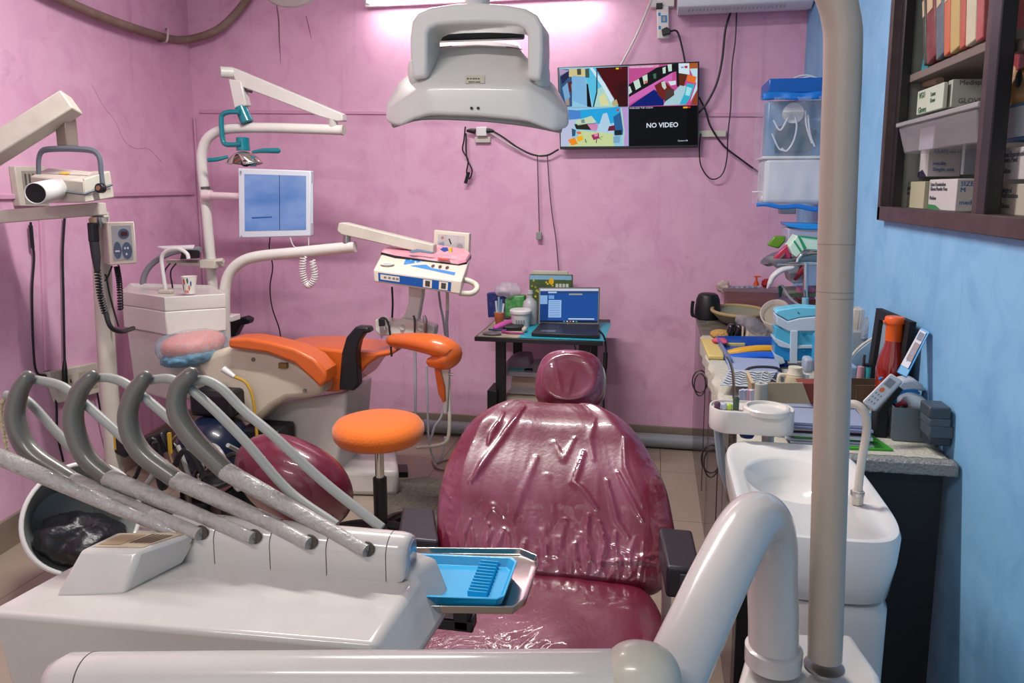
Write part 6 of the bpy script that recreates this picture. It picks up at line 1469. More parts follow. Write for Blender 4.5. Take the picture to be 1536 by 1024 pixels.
# rack with dishes
rk = thing('dish_rack', 'chrome two-tier dish rack on the counter beside the blue wall', 'rack', (.6, 3.35, KT))
YR = 3.22
for x in (1208, 1286):
    part(rk, 'post', MB().cyl(at(x, 466, Y=YR), at(x, 394, Y=YR), .011, seg=14), chrome)
part(rk, 'post_foot', MB().cyl(at(1208, 470, Y=YR), at(1208, 446, Y=YR), .0135, seg=14), mat('foot_blue', '7fb4c4', .35), 'pale blue plastic foot', bevel=.002)
part(rk, 'rail', MB().tube([at(x, y, Y=YR) for x, y in ((1165, 396), (1180, 396), (1208, 395), (1287, 396))], .007, seg=10), chrome)
part(rk, 'arched_rail', MB().tube([at(x, y, Y=YR+.02) for x, y in ((1195, 394), (1198, 386), (1206, 380), (1222, 378), (1260, 379), (1284, 384), (1288, 392))], .008, seg=10), chrome)
part(rk, 'upper_tray', poly([(1196, 395), (1204, 384), (1222, 380), (1280, 381), (1286, 394)], YR+.03, .2), mat('tray_steel2', '7f8f92', .25, metal=.7), bevel=.004)
part(rk, 'lower_shelf', poly([(1180, 441), (1288, 438), (1288, 443), (1180, 446)], YR+.02, .25), mat('shelf_green', '5f6f50', .4), bevel=.002)
part(rk, 'basket', poly([(1180, 397), (1207, 397), (1204, 425), (1188, 425)], YR+.03, .15), mat('basket_grey', '8f949a', .3, alpha=.7), bevel=.006)
single('white_plate', 'white curved dish hanging at the left of the dish rack', 'dish', MB().tube([at(x, y, Y=YR-.03) for x, y in ((1185, 402), (1172, 405), (1160, 414), (1155, 424), (1152, 430))], [.02, .024, .022, .02, .01], seg=14, flat=.5, roundcap=True), mat('dish_white', 'c0bec0', .3))
single('grey_bowl', 'grey bowl at the top left of the dish rack', 'bowl', MB().lathe([(.02, 0), (.06, .03), (.068, .045), (.064, .045), (.055, .03), (.01, .008)], at(1172, 402, Y=YR+.08), 32), mat('bowl_grey', '9c9ca4', .25))
single('steel_pan', 'dark grey pan tilted on the left of the dish rack', 'pan', MB().lathe([(.04, 0), (.055, .02), (.052, .02), (.01, .004)], at(1162, 392, Y=YR+.12), 32, Euler((.2, -.5, 0)).to_matrix()), mat('pan_dark', '6f6f78', .3, metal=.4))
single('red_blue_packet', 'red and blue snack packet on top of the dish rack', 'packet', poly([(1160, 388), (1170, 376), (1182, 366), (1185, 372), (1188, 385), (1180, 393), (1166, 391)], YR+.1, .03), mat('packet_redblue', 'b03048', .35, dirt=1, dcol='1c48b0', dscale=9), bevel=.006)
single('green_packet', 'shiny green packet at the left top of the dish rack', 'packet', poly([(1151, 368), (1162, 354), (1179, 354), (1178, 362), (1168, 373)], YR+.2, .03), mat('packet_leaf', '5c8a1f', .35, dirt=.7, dcol='24420e', dscale=25), bevel=.005)
bxg = thing('tissue_box', 'green and white carton on top of the dish rack', 'carton', at(1210, 380, Y=YR+.06))
part(bxg, 'carton', MB().hexa([at(1184, 374, Y=YR+.03), at(1195, 388, Y=YR+.03), at(1205, 378, Y=YR+.05), at(1193, 358, Y=YR+.05)][::-1], [at(x, y, Y=Y) for x, y, Y in ((1208, 362, YR+.26), (1236, 378, YR+.1), (1246, 372, YR+.1), (1226, 353, YR+.26))]) if False else poly([(1184, 370), (1196, 353), (1206, 358), (1240, 362), (1240, 376), (1207, 374), (1195, 386), (1188, 381)], YR+.05, .12), mat('carton_mint', 'bcdccb', .5), bevel=.003)
dm = MB(); dm.use(mat('carton_green', '1f8f5c', .5))
for q in ([(1196, 353), (1200, 354), (1210, 372), (1206, 375)], [(1190, 362), (1192, 360), (1203, 376), (1201, 379)], [(1200, 353), (1232, 357), (1232, 360), (1202, 356)]):
    dm.face([dm.b.verts.new(at(a, b, Y=YR+.048)) for a, b in q], False)
part(bxg, 'green_print', dm, None, 'green stripes')
lb_ = thing('food_container', 'clear food container with a bright blue lid above the dish rack', 'container', at(1210, 362, Y=YR+.22))
part(lb_, 'tub', pb(MB(), 1181, 343, 1248, 366, YR+.2, .16), mat('tub_clear', 'b4b4cc', .25, alpha=.75), bevel=.006)
part(lb_, 'lid', poly([(1180, 335), (1248, 337), (1248, 344), (1205, 344), (1182, 340)], YR+.19, .18), mat('lid_blue', '1b86d4', .35), bevel=.003)
kbox('pink_tub', 'small pink tub on the lower level of the dish rack', 'tub', 1198, 432, 1223, 449, .08, mat('tub_pink', 'c06a92', .35), Y=YR+.06, bevel=.003)
kbox('red_lid_box', 'orange-red box below the small pink tub', 'box', 1196, 449, 1224, 462, .1, mat('box_rust', '7f4030', .5), Y=YR+.07, bevel=.003)
single('green_knife', 'dark green handled knife hanging from the dish rack', 'knife', poly([(1168, 429), (1176, 428), (1172, 445), (1169, 447)], YR, .012), mat('knife_green', '1c4a40', .4), bevel=.002)
single('scissors', 'pair of pale scissors leaning on the dish rack', 'scissors', MB().tube([at(1172, 427, Y=YR-.02), at(1186, 448, Y=YR-.02), at(1206, 462, Y=YR-.02)], [.004, .005, .004], seg=8), mat('scissor_pale', 'a8a0a8', .3))
single('red_ladle', 'dark red ladle in the dish rack basket', 'ladle', MB().tube([at(1206, 400, Y=YR+.01), at(1198, 412, Y=YR+.01), at(1192, 420, Y=YR+.01)], [.014, .010, .006], seg=10), mat('ladle_red', '7a1a24', .35))
single('steel_pot', 'grey steel pot at the right end of the dish rack', 'pot', MB().lathe([(.04, 0), (.05, .01), (.055, .11), (.058, .115), (.052, .115)], at(1288, 432, Y=YR+.16), 28), mat('pot_steel', '6f7f88', .3, metal=.6))
# jars in the middle
t = thing('baby_bottle', 'cream handled measuring bottle on the counter left of the thick pole', 'bottle', kpos(1192, 578))
p = kpos(1191, 592); s = mpp(p)*1.1
part(t, 'jar', MB().lathe([(13*s, 0), (13.5*s, 22*s), (12*s, 27*s), (9*s, 29*s)], p, 28), mat('jar_cream', 'c2b698', .35, alpha=.9, dirt=.5, dcol='7a4a30', dscale=40))
part(t, 'cap', MB().lathe([(10*s, 27*s), (11*s, 29*s), (9*s, 34*s), (9*s, 39*s), (.1*s, 39*s)], p, 28), mat('cap_cream', 'cfc8b2', .4))
part(t, 'handle', MB().tube([p+V((a*s, 0, b*s)) for a, b in ((-11, 27), (-19, 27), (-21, 20), (-20, 6), (-20, 0))], 2.6*s, seg=10), mat('cap_cream', 'cfc8b2', .4))
for i, (x, y, r_, h, c_, lb) in enumerate(((1197, 572, 5.5, 20, 'd5d8dc', 'small white bottle right of the cream bottle'), (1206, 574, 6, 22, 'd9dade', 'second small white bottle beside the thick pole'))):
    p = kpos(x, y+17); s = mpp(p)*1.4
    single('pill_bottle', lb, 'bottle', MB().lathe([(r_*s, 0), (r_*s, h*.7*s), (r_*.7*s, h*.8*s), (r_*.7*s, h*s), (.1*s, h*s)], p, 20), mat('pb_'+c_, c_, .4), loc=p)
single('brown_stopper', 'dark brown little stopper between the white bottles', 'stopper', MB().cyl(kpos(1202, 586), kpos(1202, 586)+V((0, 0, .06)), .006, seg=10), mat('stopper', '4a241c', .4))
kbox('round_coil_tin', 'round pale tin behind the cream bottle', 'tin', 1206, 538, 1222, 560, .06, mat('tin_pale', '9aa8b8', .35), Y=2.72, bevel=.01)
# cardboard file box, books, paper stack
YB_ = 2.19
kz = at(1160, 606, Y=YB_).z
fb = thing('cardboard_file', 'open tan cardboard file box lying on the paper stack', 'file box', at(1170, 606, Y=YB_))
part(fb, 'flap', poly([(1126, 574), (1204, 574), (1216, 606), (1150, 604)], YB_, .006), mat('cardboard', 'a9987a', .7), 'tan cardboard flap', bevel=.001)
part(fb, 'side', poly([(1127, 575), (1131, 573), (1136, 602), (1131, 603)], YB_+.006, .14), mat('cardboard', 'a9987a', .7))
single('red_book', 'dark red book behind the cardboard flap, crossing behind the pole', 'book', poly([(1198, 574), (1262, 576), (1275, 606), (1216, 606)], YB_+.01, .05), mat('book_red', '7d3426', .6), bevel=.002)
single('paper_roll', 'grey white roll standing before the cardboard flap', 'roll', MB().lathe([(.0175, KT-at(1141, 603, Y=2.12).z), (.0175, .053), (.016, .055), (.007, .055), (.007, .04), (.001, .04)], at(1141, 603, Y=2.12), 28), mat('roll_grey', 'a3a59c', .6))
for i, (c_, x0_, x1_) in enumerate((('a9b4cc', 1109, 1117), ('9fb0c6', 1116, 1122), ('c48a9c', 1122, 1126), ('c4c6d4', 1125, 1133))):
    single('leaflet', ['leftmost pale blue', 'second pale blue', 'pink', 'white'][i]+' leaflet standing before the cardboard flap', 'leaflet', poly([(x0_, 586), (x1_, 584), (x1_+3, 622), (x0_+1, 622)], 2.22-.01*i, .012), mat('leaf_'+c_, c_, .6), group='leaflets by the paper roll')
STK = [('8f98b0', 'bluish book', .0), ('7f88b0', 'lilac-edged book', .01), ('c4a4ae', 'pink-edged folder', -.01), ('26262b', 'black folder', .0), ('b4bcc4', 'pale grey folder', .01), ('3f9a2c', 'green folder', .02), ('a0a6b0', 'grey pad', .0), ('b9bec6', 'white pad', .015)]
z = KT; hts = [.007, .007, .006, .010, .004, .008, .008, .010]
for i, ((c_, lb, dx), h) in enumerate(zip(STK[::-1], hts[::1])):
    single('stacked_folder', ['lowest', 'second lowest', 'third lowest', 'fourth', 'fifth', 'third highest', 'second highest', 'topmost'][i]+' in the stack behind the basin, a '+lb, 'folder', MB().box((.465+dx, 2.15, z+h/2), (.21, .22-.01*(i % 3), h-.001), (0, 0, .03*((i % 3)-1))), mat('stk_'+c_, c_, .6), bevel=.0015, group='folders stacked on the counter')
    z += h
# right end things
gb = thing('metal_box', 'open grey metal box on the near right corner of the counter', 'box', (.69, 2.12, KT))
g0, g1 = at(1342, 667, Y=2.10), at(1391, 667, Y=2.10); gz0, gz1 = KT+.002, at(1342, 614, Y=2.10).z
gx0, gx1 = g0.x, g1.x
metalg = mat('metal_grey', '6f7c82', .4, metal=.4)
for nm, c, sz in (('front', ((gx0+gx1)/2, 2.12, (gz0+gz1)/2), (gx1-gx0, .003, gz1-gz0)), ('side', (gx0, 2.20, (gz0+gz1)/2), (.003, .16, gz1-gz0)), ('side', (gx1, 2.20, (gz0+gz1)/2), (.003, .16, gz1-gz0)), ('back', ((gx0+gx1)/2, 2.28, (gz0+gz1)/2), (gx1-gx0, .003, gz1-gz0)), ('bottom', ((gx0+gx1)/2, 2.2, gz0), (gx1-gx0, .16, .003))):
    part(gb, nm+'_wall' if nm != 'bottom' else 'bottom', MB().box(c, sz), metalg)
single('red_cord_bundle', 'small red cord bundle inside the grey metal box', 'cord', MB().tube([V((gx0+.015, 2.16, gz1-.005)), V((gx0+.03, 2.15, gz1+.006)), V((gx0+.045, 2.17, gz1-.008))], .006, seg=8), mat('red_cord', '8f2a34', .4))
single('clear_hood', 'cloudy rounded plastic cover on the grey metal box', 'cover', MB().superell(at(1370, 605, Y=2.2), (.038, .05, .028), 2.2, None, 40, 24, lambda p: V(p)*(1+.15*noise.noise(V(p)*30))), mat('hood_clear', 'a9b4bc', .2, alpha=.65))
for i, (y0_, y1_, c_) in enumerate(((612, 628, '3f4850'), (629, 640, '4a545c'), (641, 657, '46505a'), (658, 668, '2c333a'))):
    xo = 0 if i != 2 else 5
    single('black_case', ['top', 'second', 'third, wider', 'lowest'][i]+' dark grey case in the pile by the blue wall', 'case', pb(MB(), 1393, y0_, 1428+xo, y1_, 2.02, .07), mat('case_'+c_, c_, .4), bevel=.004, group='dark cases at the counter end')
single('leaflet', 'white leaflet with a green edge on the dark grey case pile', 'leaflet', MB().hexa([at(x, y, Y=Y) for x, y, Y in ((1386, 610, 2.2), (1428, 610, 2.2), (1420, 602, 2.3), (1392, 601, 2.3))], [at(x, y, Y=Y)+V((0, 0, .003)) for x, y, Y in ((1386, 610, 2.2), (1428, 610, 2.2), (1420, 602, 2.3), (1392, 601, 2.3))]), mat('leaf_whiteblue', 'a8bcc8', .5, dirt=.7, dcol='5c9a40', dscale=12))
tr1 = single('blue_file_tray', 'upper bright blue file tray leaning behind the grey metal box', 'tray', poly([(1331, 606), (1352, 583), (1372, 583), (1382, 590), (1362, 598), (1348, 606)], 2.22, .08), mat('file_blue', '1a6cb0', .35), bevel=.003)
tr2 = single('blue_file_tray', 'lower bright blue file tray behind the grey metal box', 'tray', poly([(1306, 640), (1324, 612), (1330, 614), (1326, 640), (1312, 644)], 2.22, .06), mat('file_blue', '1a6cb0', .35), bevel=.003)
single('white_appliance', 'white rounded appliance above the blue file tray by the blue wall', 'appliance', poly([(1344, 580), (1352, 569), (1372, 568), (1385, 578), (1391, 588), (1372, 586), (1352, 590)], 2.22, .05), mat('appliance_white', 'b4bcc4', .35), bevel=.01, seg=3)
single('black_stand', 'black stand behind the leaning white remote', 'stand', poly([(1312, 650), (1315, 618), (1345, 580), (1356, 584), (1334, 612), (1330, 668), (1312, 668)], 2.14, .05), blackm, bevel=.004)
rm = thing('power_strip', 'white power strip with an orange switch leaning at the near right of the counter', 'power strip', at(1300, 612, Y=2.08))
R4 = [at(1336, 559, Y=2.12), at(1354, 571, Y=2.12), at(1312, 616, Y=2.06), at(1293, 602, Y=2.06)]
part(rm, 'case', MB().hexa(R4, [p+V((.01, .03, -.012)) for p in R4]), mat('strip_white', 'c4c4c4', .35), bevel=.004)
dm = MB(); decal(dm, R4, rect(.2, .12, .72, .34), mat('strip_grey', '7c8084', .4), .001)
decal(dm, R4, ov(.4, .48, .16, .07, 12), mat('strip_orange', 'd86a3a', .4), .001)
for v in (.6, .72, .84):
    for u in (.25, .45, .65): decal(dm, R4, rect(u-.04, v, u+.04, v+.05), mat('strip_grey', '7c8084', .4), .001)
part(rm, 'keys', dm, None)
bd_ = thing('blue_blister_pack', 'long light blue blister strip leaning on the picture frame', 'package', at(1350, 565, Y=2.38))
R4 = [at(1382, 490, Y=2.26), at(1395, 497, Y=2.22), at(1360, 566, Y=2.18), at(1345, 558, Y=2.20)]
part(bd_, 'strip', MB().hexa(R4, [p+V((.004, .012, -.004)) for p in R4]), mat('strip_skyblue', '2a8abf', .35), bevel=.002)
dm = MB(); decal(dm, R4, rect(.12, .06, .86, .84), mat('strip_pale', 'b9bcc4', .4), .004); decal(dm, R4, rect(.25, .1, .8, .26), mat('strip_mid', '6f7c90', .4), .0046); decal(dm, R4, rect(.3, .32, .85, .7), mat('strip_dots', '83727a', .5, dirt=.8, dscale=90), .0046)
part(bd_, 'printed_face', dm, None)
single('blue_strap', 'short blue strap end below the blue blister strip', 'strap', MB().tube([at(x, y, Y=2.34) for x, y in ((1322, 566), (1332, 558), (1346, 552))], [.010, .012, .010], seg=10, flat=.5, roundcap=True), mat('strap_blue', '2078b8', .35))
# framed picture leaning on the wall
pf = thing('framed_picture', 'black picture frame leaning against the blue wall behind the orange-capped bottle', 'picture frame', at(1340, 575, Y=2.65))
F4 = [at(1323, 462, X=.745), at(1375, 483, X=.745)]; F4 += [V((.725, F4[1].y, KT)), V((.725, F4[0].y, KT))]
def bar(i, j, w):
    pass
fmm = MB(); dN = V((-.018, 0, 0))
inn_ = [quadpt(F4, u, v) for u, v in ((.14, .11), (.86, .11), (.86, .89), (.14, .89))]
for i in range(4):
    a, b, c, d = F4[i], F4[(i+1) % 4], inn_[(i+1) % 4], inn_[i]
    part(pf, 'frame_bar', MB().hexa([a, b, c, d], [p+dN for p in (a, b, c, d)]), blackm)
part(pf, 'glass_pane', MB().hexa(inn_, [p+V((-.004, 0, 0)) for p in inn_]), mat('frame_pane', '8fa4b4', .15))
t = thing('orange_cap_bottle', 'amber bottle with a bright orange cap before the picture frame', 'bottle', at(1336, 572, Y=2.36))
p = at(1336, 568, Y=2.36); p.z = KT+.003; s = mpp(p); k0_ = (at(1336, 568, Y=2.36).z-p.z)/s
amber = mat('amber_red', '8a1c0c', .12, alpha=.93, coat=1)
part(t, 'bottle', MB().lathe([(20*s, 0), (21*s, k0_*s), (21.5*s, (k0_+14)*s), (19*s, (k0_+32)*s), (13*s, (k0_+48)*s), (11*s, (k0_+58)*s)], p, 36), amber)
part(t, 'cap', MB().lathe([(11.5*s, (k0_+58)*s), (11.5*s, (k0_+84)*s), (12*s, (k0_+85)*s)], p, 32), mat('cap_orange', 'df5a14', .4))
part(t, 'cap_top', MB().lathe([(13.5*s, (k0_+84)*s), (14*s, (k0_+86)*s), (13.5*s, (k0_+92)*s), (12*s, (k0_+94)*s), (.1*s, (k0_+94)*s)], p, 32).box(p+V((-11*s, 0, (k0_+86)*s)), (8*s, 8*s, 3*s)), mat('cap_orange', 'df5a14', .4))
# brown carton, cup with pens, books in a holder
cbx_ = thing('brown_carton', 'open brown carton right behind the thick pole', 'carton', at(1295, 610, Y=2.42))
for nm, pts_, Y_, d_ in (('front_wall', [(1284, 578), (1321, 578), (1318, 610), (1284, 610)], 2.40, .004), ('back_wall', [(1272, 567), (1316, 568), (1316, 600), (1272, 600)], 2.56, .004), ('side_wall', [(1272, 568), (1274, 567), (1285, 578), (1285, 610), (1272, 598)], 2.41, .14)):
    part(cbx_, nm, poly(pts_, Y_, d_), mat('carton_brown', '5f4c3a', .7))
t = thing('pen_cup', 'pale cup with pink and turquoise tubes behind the brown carton', 'cup', at(1290, 570, Y=2.62))
for i, (x, y0_, y1_, r_, c_, nm) in enumerate(((1290, 572, 549, .013, 'b48a96', 'pink_tube'), (1301, 572, 549, .013, '3aa0a8', 'turquoise_tube'), (1312, 572, 550, .013, 'a88e98', 'pink_tube'))):
    part(t, nm, MB().cyl(at(x, y0_, Y=2.6), at(x+2, y1_, Y=2.6), r_, r_*.85, seg=18), mat('tube_'+c_, c_, .35), bevel=.002)
part(t, 'brush_handle', MB().cyl(at(1295, 550, Y=2.6), at(1297, 532, Y=2.6), .0045, seg=8), darksteel)
part(t, 'dark_cap', MB().cyl(at(1303, 549, Y=2.6), at(1303, 545, Y=2.6), .013, seg=16), black)
kbox('pale_blue_bin', 'pale blue plastic bin behind the brown carton', 'bin', 1262, 550, 1288, 572, .1, mat('bin_paleblue', '8fa8c8', .4), Y=2.66, bevel=.008)
single('clear_folder', 'clear plastic folder with a pale rim curving behind the orange-capped bottle', 'folder', poly([(1268, 550), (1285, 528), (1305, 512), (1325, 501), (1335, 503), (1322, 520), (1308, 545)], 2.74, .03), mat('folder_clear', '9ab8cc', .25, alpha=.7), bevel=.003)
cable('folder_rim', 'cream rim strip of the curving clear folder', [at(x, y, Y=2.73) for x, y in ((1270, 545), (1286, 524), (1306, 509), (1328, 500))], .005, cream, 'rim')
kbox('grey_holder', 'grey upright holder between the thick pole and the bubble wrap', 'holder', 1272, 498, 1299, 552, .12, mat('holder_grey', '8f989c', .5), Y=2.86, bevel=.003)
for i, (x0_, x1_, c_, lb) in enumerate(((1276, 1286, 'c9bba8', 'cream'), (1286, 1296, 'a9aeb4', 'grey'), (1296, 1304, '8f979c', 'dark grey'))):
    single('booklet', lb+' booklet leaning in the grey upright holder', 'booklet', poly([(x0_, 500), (x0_+5, 463), (x1_+5, 465), (x1_, 500)], 2.9, .08), mat('bk_'+c_, c_, .6, dirt=.4), bevel=.003, group='booklets in the grey holder')
bbw = single('bubble_wrap', 'clear bubble wrap bag leaning by the picture frame', 'bag', poly([(1292, 512), (1298, 488), (1308, 470), (1318, 468), (1321, 500), (1310, 508)], 2.84, .05), mat('bubble', 'a4b4c4', .3, alpha=.65, bump=1, bscale=200), bevel=.012, seg=3)
single('blue_toothbrush', 'blue plastic stick poking out of the bubble wrap', 'stick', MB().tube([at(1317, 488, Y=2.83), at(1316, 470, Y=2.83), at(1315, 457, Y=2.83)], [.004, .0045, .007], seg=10, roundcap=True), mat('stick_blue', '1c50b4', .35))
single('green_sheets', 'bright green sheets sticking out of the stack right of the pole', 'paper', MB().hexa([V((.50, 2.02, KT)), V((.625, 2.03, KT)), V((.60, 2.16, KT)), V((.50, 2.16, KT))], [V((.50, 2.02, KT+.005)), V((.625, 2.03, KT+.005)), V((.60, 2.16, KT+.005)), V((.50, 2.16, KT+.005))]), mat('stk_3f9a2c', '3f9a2c', .6))

# ------------------------------------------------------------------ round side table of the unit
st_ = thing('instrument_side_tray', 'white round-ended assistant tray beside the spittoon basin', 'side tray', at(1128, 650, Y=1.95))
YS = 1.95
p0_, p1_ = at(1092, 608, Y=YS), at(1163, 609, Y=YS)
R_ = 27*mpp(p0_); zt = p0_.z; hgt = 33*mpp(p0_)
def stad(r, z):
    out = []
    for i in range(24): a = PI/2+PI*i/23; out.append(V((p0_.x+math.cos(a)*r, YS+math.sin(a)*r*1.25, z)))
    for i in range(24): a = -PI/2+PI*i/23; out.append(V((p1_.x+math.cos(a)*r, YS+math.sin(a)*r*1.25, z)))
    return out
part(st_, 'tray', MB().rings([stad(R_*.97, zt-hgt), stad(R_, zt-hgt+.006), stad(R_, zt-.004), stad(R_*.97, zt), stad(R_*.9, zt), stad(R_*.88, zt-.006)]), wh2, sh=50)
pc_ = at(1150, 606, Y=YS-.02); pc_.z = zt-.006
part(st_, 'raised_ring', MB().lathe([(.058, 0), (.058, .012), (.054, .015), (.048, .015), (.045, .008), (.001, .008)], pc_, 40), wh2, 'raised round ring')
part(st_, 'post', MB().cyl((p1_.x-.01, YS+.03, .70), (p1_.x-.01, YS+.03, zt-hgt), .016, seg=16), wh2)
part(st_, 'swing_link', MB().box(((p1_.x-.01+.30)/2, YS+.03, .72), (.09, .05, .04)), wh2, bevel=.008)
for i, (x, h, c_, lb) in enumerate(((1076, 10, '5c3f54', 'purple capped vial at the left end of the assistant tray'), (1086, 9, 'b4bcd0', 'pale vial on the assistant tray'), (1094, 8, 'a9c84c', 'lime green cap on the assistant tray'), (1104, 20, '3c5240', 'dark green vial on the assistant tray'))):
    p = at(x, 606, Y=YS-.015); p.z = zt-.005; s = mpp(p)
    single('vial', lb, 'vial', MB().lathe([(4.5*s, 0), (4.8*s, h*.8*s), (3.5*s, h*s), (.1*s, h*s)], p, 18), mat('vial_'+c_, c_, .2), loc=p, group='vials on the assistant tray')
cable('steel_hose', 'ribbed steel hose hanging under the assistant tray', [at(x, y, Y=1.98) for x, y in ((1099, 640), (1099, 660), (1098, 690), (1096, 720), (1095, 750))], [.0105]*5, mat('ribbed_steel', '7c7468', .35, metal=.7, bump=1, bscale=90), 'hose')
cable('grey_hose', 'pale grey hose curving down at the left of the basin', [at(x, y, Y=2.0) for x, y in ((1077, 638), (1080, 670), (1084, 700), (1092, 725), (1100, 745))], .0125, mat('pale_blue_grey', '8c98a4', .4), 'hose')
single('cloth_corner', 'cream cloth corner hanging by the glass counter front', 'cloth', poly([(1080, 638), (1094, 640), (1095, 676), (1090, 676)], 2.06, .008), clothm)
single('blue_bottle_cap', 'small blue and cream knob under the assistant tray', 'knob', MB().lathe([(.016, 0), (.02, .008), (.02, .02), (.001, .022)], at(1120, 655, Y=1.93), 20), mat('knob_blue', '22427a', .4))

# ------------------------------------------------------------------ wrapped water purifier in the far corner
wp = thing('water_purifier', 'plastic-wrapped wall water purifier with a blue cover in the far corner', 'water purifier', (.6, 3.6, 1.43))
XL = at(1146, 200, Y=3.5).x; z0, z1, z2_, z3_ = at(1190, 306, Y=3.5).z, at(1190, 236, Y=3.5).z, at(1190, 146, Y=3.5).z, at(1190, 120, Y=3.5).z
cxm, wdt = (XL+.75)/2, .75-XL
part(wp, 'lower_tank', MB().box((cxm+.005, 3.62, (z0+z1)/2), (wdt-.01, .24, z1-z0)), mat('purifier_white', 'c6cbd2', .3, dirt=.15), 'white lower tank', bevel=.02, seg=3)
part(wp, 'seam', MB().box((cxm, 3.62, z1), (wdt+.004, .25, .012)), white_clean, bevel=.003)
part(wp, 'upper_housing', MB().box((cxm+.01, 3.68, (z1+z2_)/2), (wdt-.03, .12, z2_-z1)), mat('housing_blue', '5f86ac', .3), 'bluish upper housing', bevel=.01)
part(wp, 'dark_panel', poly([(1162, 228), (1164, 190), (1200, 184), (1226, 196), (1224, 205), (1212, 228)], 3.60, .02), mat('panel_teal', '2c4a5c', .2), bevel=.003)
part(wp, 'round_filter', MB().lathe([(.045, 0), (.045, .02), (.001, .022)], at(1189, 170, Y=3.60), 28, Euler((PI/2, 0, 0)).to_matrix()), white_clean)
for pts_ in ([(1192, 172), (1195, 190), (1190, 212), (1180, 226), (1172, 222)], [(1160, 180), (1170, 195), (1180, 180), (1186, 170)], [(1208, 166), (1210, 190), (1218, 215)], [(1158, 200), (1168, 222), (1178, 226)], [(1212, 172), (1215, 200), (1222, 220)]):
    part(wp, 'tube', MB().tube([at(x, y, Y=3.57) for x, y in pts_], .004, seg=8), mat('tube_clear', 'c4ccd6', .25))
part(wp, 'blue_cover', MB().box((cxm+.01, 3.62, (z2_+z3_)/2+.012), (wdt+.0, .25, z3_-z2_-.008)), mat('cover_blue', '0d55a4', .3), 'deep blue cover', bevel=.006)
part(wp, 'blue_tape', MB().grid(lambda u, v: V((XL-.015+u*(wdt+.012), 3.485-.004*math.sin(u*20), z2_-.012+v*.032+.003*math.sin(u*9))), 30, 3), mat('tape_blue', '1a70c4', .3), 'bright blue tape edge', solid=.004)
part(wp, 'blue_tape', MB().grid(lambda u, v: V((XL-.02+u*(wdt+.016), 3.485, z0-.012+v*.02-.02*u+.004*math.sin(u*14))), 30, 3), mat('tape_blue', '1a70c4', .3), solid=.004)
wrapm = mat('wrap_clear', 'c8d0da', .08, alpha=.2, spec=1, bump=.8, bscale=18)
part(wp, 'plastic_wrap', MB().grid(lambda u, v: V((XL-.012+u*(wdt+.01), 3.482-.012*noise.noise(V((u*7, v*5, 2)))-.004*math.sin(u*22+v*9), z0+v*(z2_-z0))), 50, 60), wrapm, 'wrinkled clear wrap', sh=80)
part(wp, 'plastic_wrap', MB().grid(lambda u, v: V((XL-.014-.006*noise.noise(V((u*7, v*5, 4))), 3.49+u*.22, z0+v*(z2_-z0))), 20, 40), wrapm, 'wrinkled clear wrap', sh=80)
part(wp, 'drain_fitting', pb(MB(), 1170, 308, 1195, 321, 3.58, .06), mat('fitting_grey', 'b0aea8', .4), bevel=.004)
part(wp, 'tap', MB().cyl(at(1141, 298, Y=3.54), at(1150, 298, Y=3.54), .016, seg=14), white_clean)
part(wp, 'tap_lever', MB().tube([at(1128, 288, Y=3.54), at(1142, 288, Y=3.54), at(1148, 292, Y=3.54)], .004, seg=8), white_clean)
part(wp, 'top_tubes', MB().tube([at(x, y, Y=3.6) for x, y in ((1190, 118), (1200, 114), (1212, 113), (1225, 117), (1215, 115), (1203, 118))], .004, seg=8), mat('tube_clear', 'c4ccd6', .25))

# ------------------------------------------------------------------ framed shelf niche in the blue wall
fw = mat('dark_frame', '3b2d2e', .45, dirt=.3, dcol='6a5a54', dscale=14); fwd = mat('black_frame', '1c191b', .4)
zb0, zb1 = at(1328, 330, X=XR).z, at(1350, 311, X=XR).z
struct('trim_5', MB().box((XR-.004, (NY0+2.735)/2, (zb0+NZ0+.012)/2), (.045, 2.735-NY0, NZ0+.012-zb0)), fw, bevel=.003)
struct('trim_6', MB().box((XR-.004, 2.722, (zb0+2.64)/2), (.045, .032, 2.64-zb0)), fw, bevel=.003)
struct('trim_7', MB().box((XR+.012, 2.680, (NZ0+NZ1)/2), (.03, .04, NZ1-NZ0)), fwd, bevel=.003)
ym = at(1487, 200, X=XR).y
struct('trim_8', MB().box((XR+.0, ym+.02, (NZ0+NZ1)/2), (.03, .038, NZ1-NZ0)), fw, bevel=.003)
struct('trim_9', MB().box((XR-.004, ym-.028, (NZ0+NZ1)/2), (.035, .05, NZ1-NZ0)), fwd, bevel=.003)
sz1 = at(1363, 123, X=.78).z
struct('trim_10', MB().box((XR+.02+.13, (NY1+ym)/2, sz1+.012), (.25, NY1-ym, .024)), mat('niche_shelf', '6f665f', .5, dirt=.3), bevel=.002)
struct('trim_11', MB().box((XR+.02+.13, (NY0+ym)/2, sz1-.02), (.25, ym-NY0, .024)), mat('niche_shelf', '6f665f', .5, dirt=.3), bevel=.002)
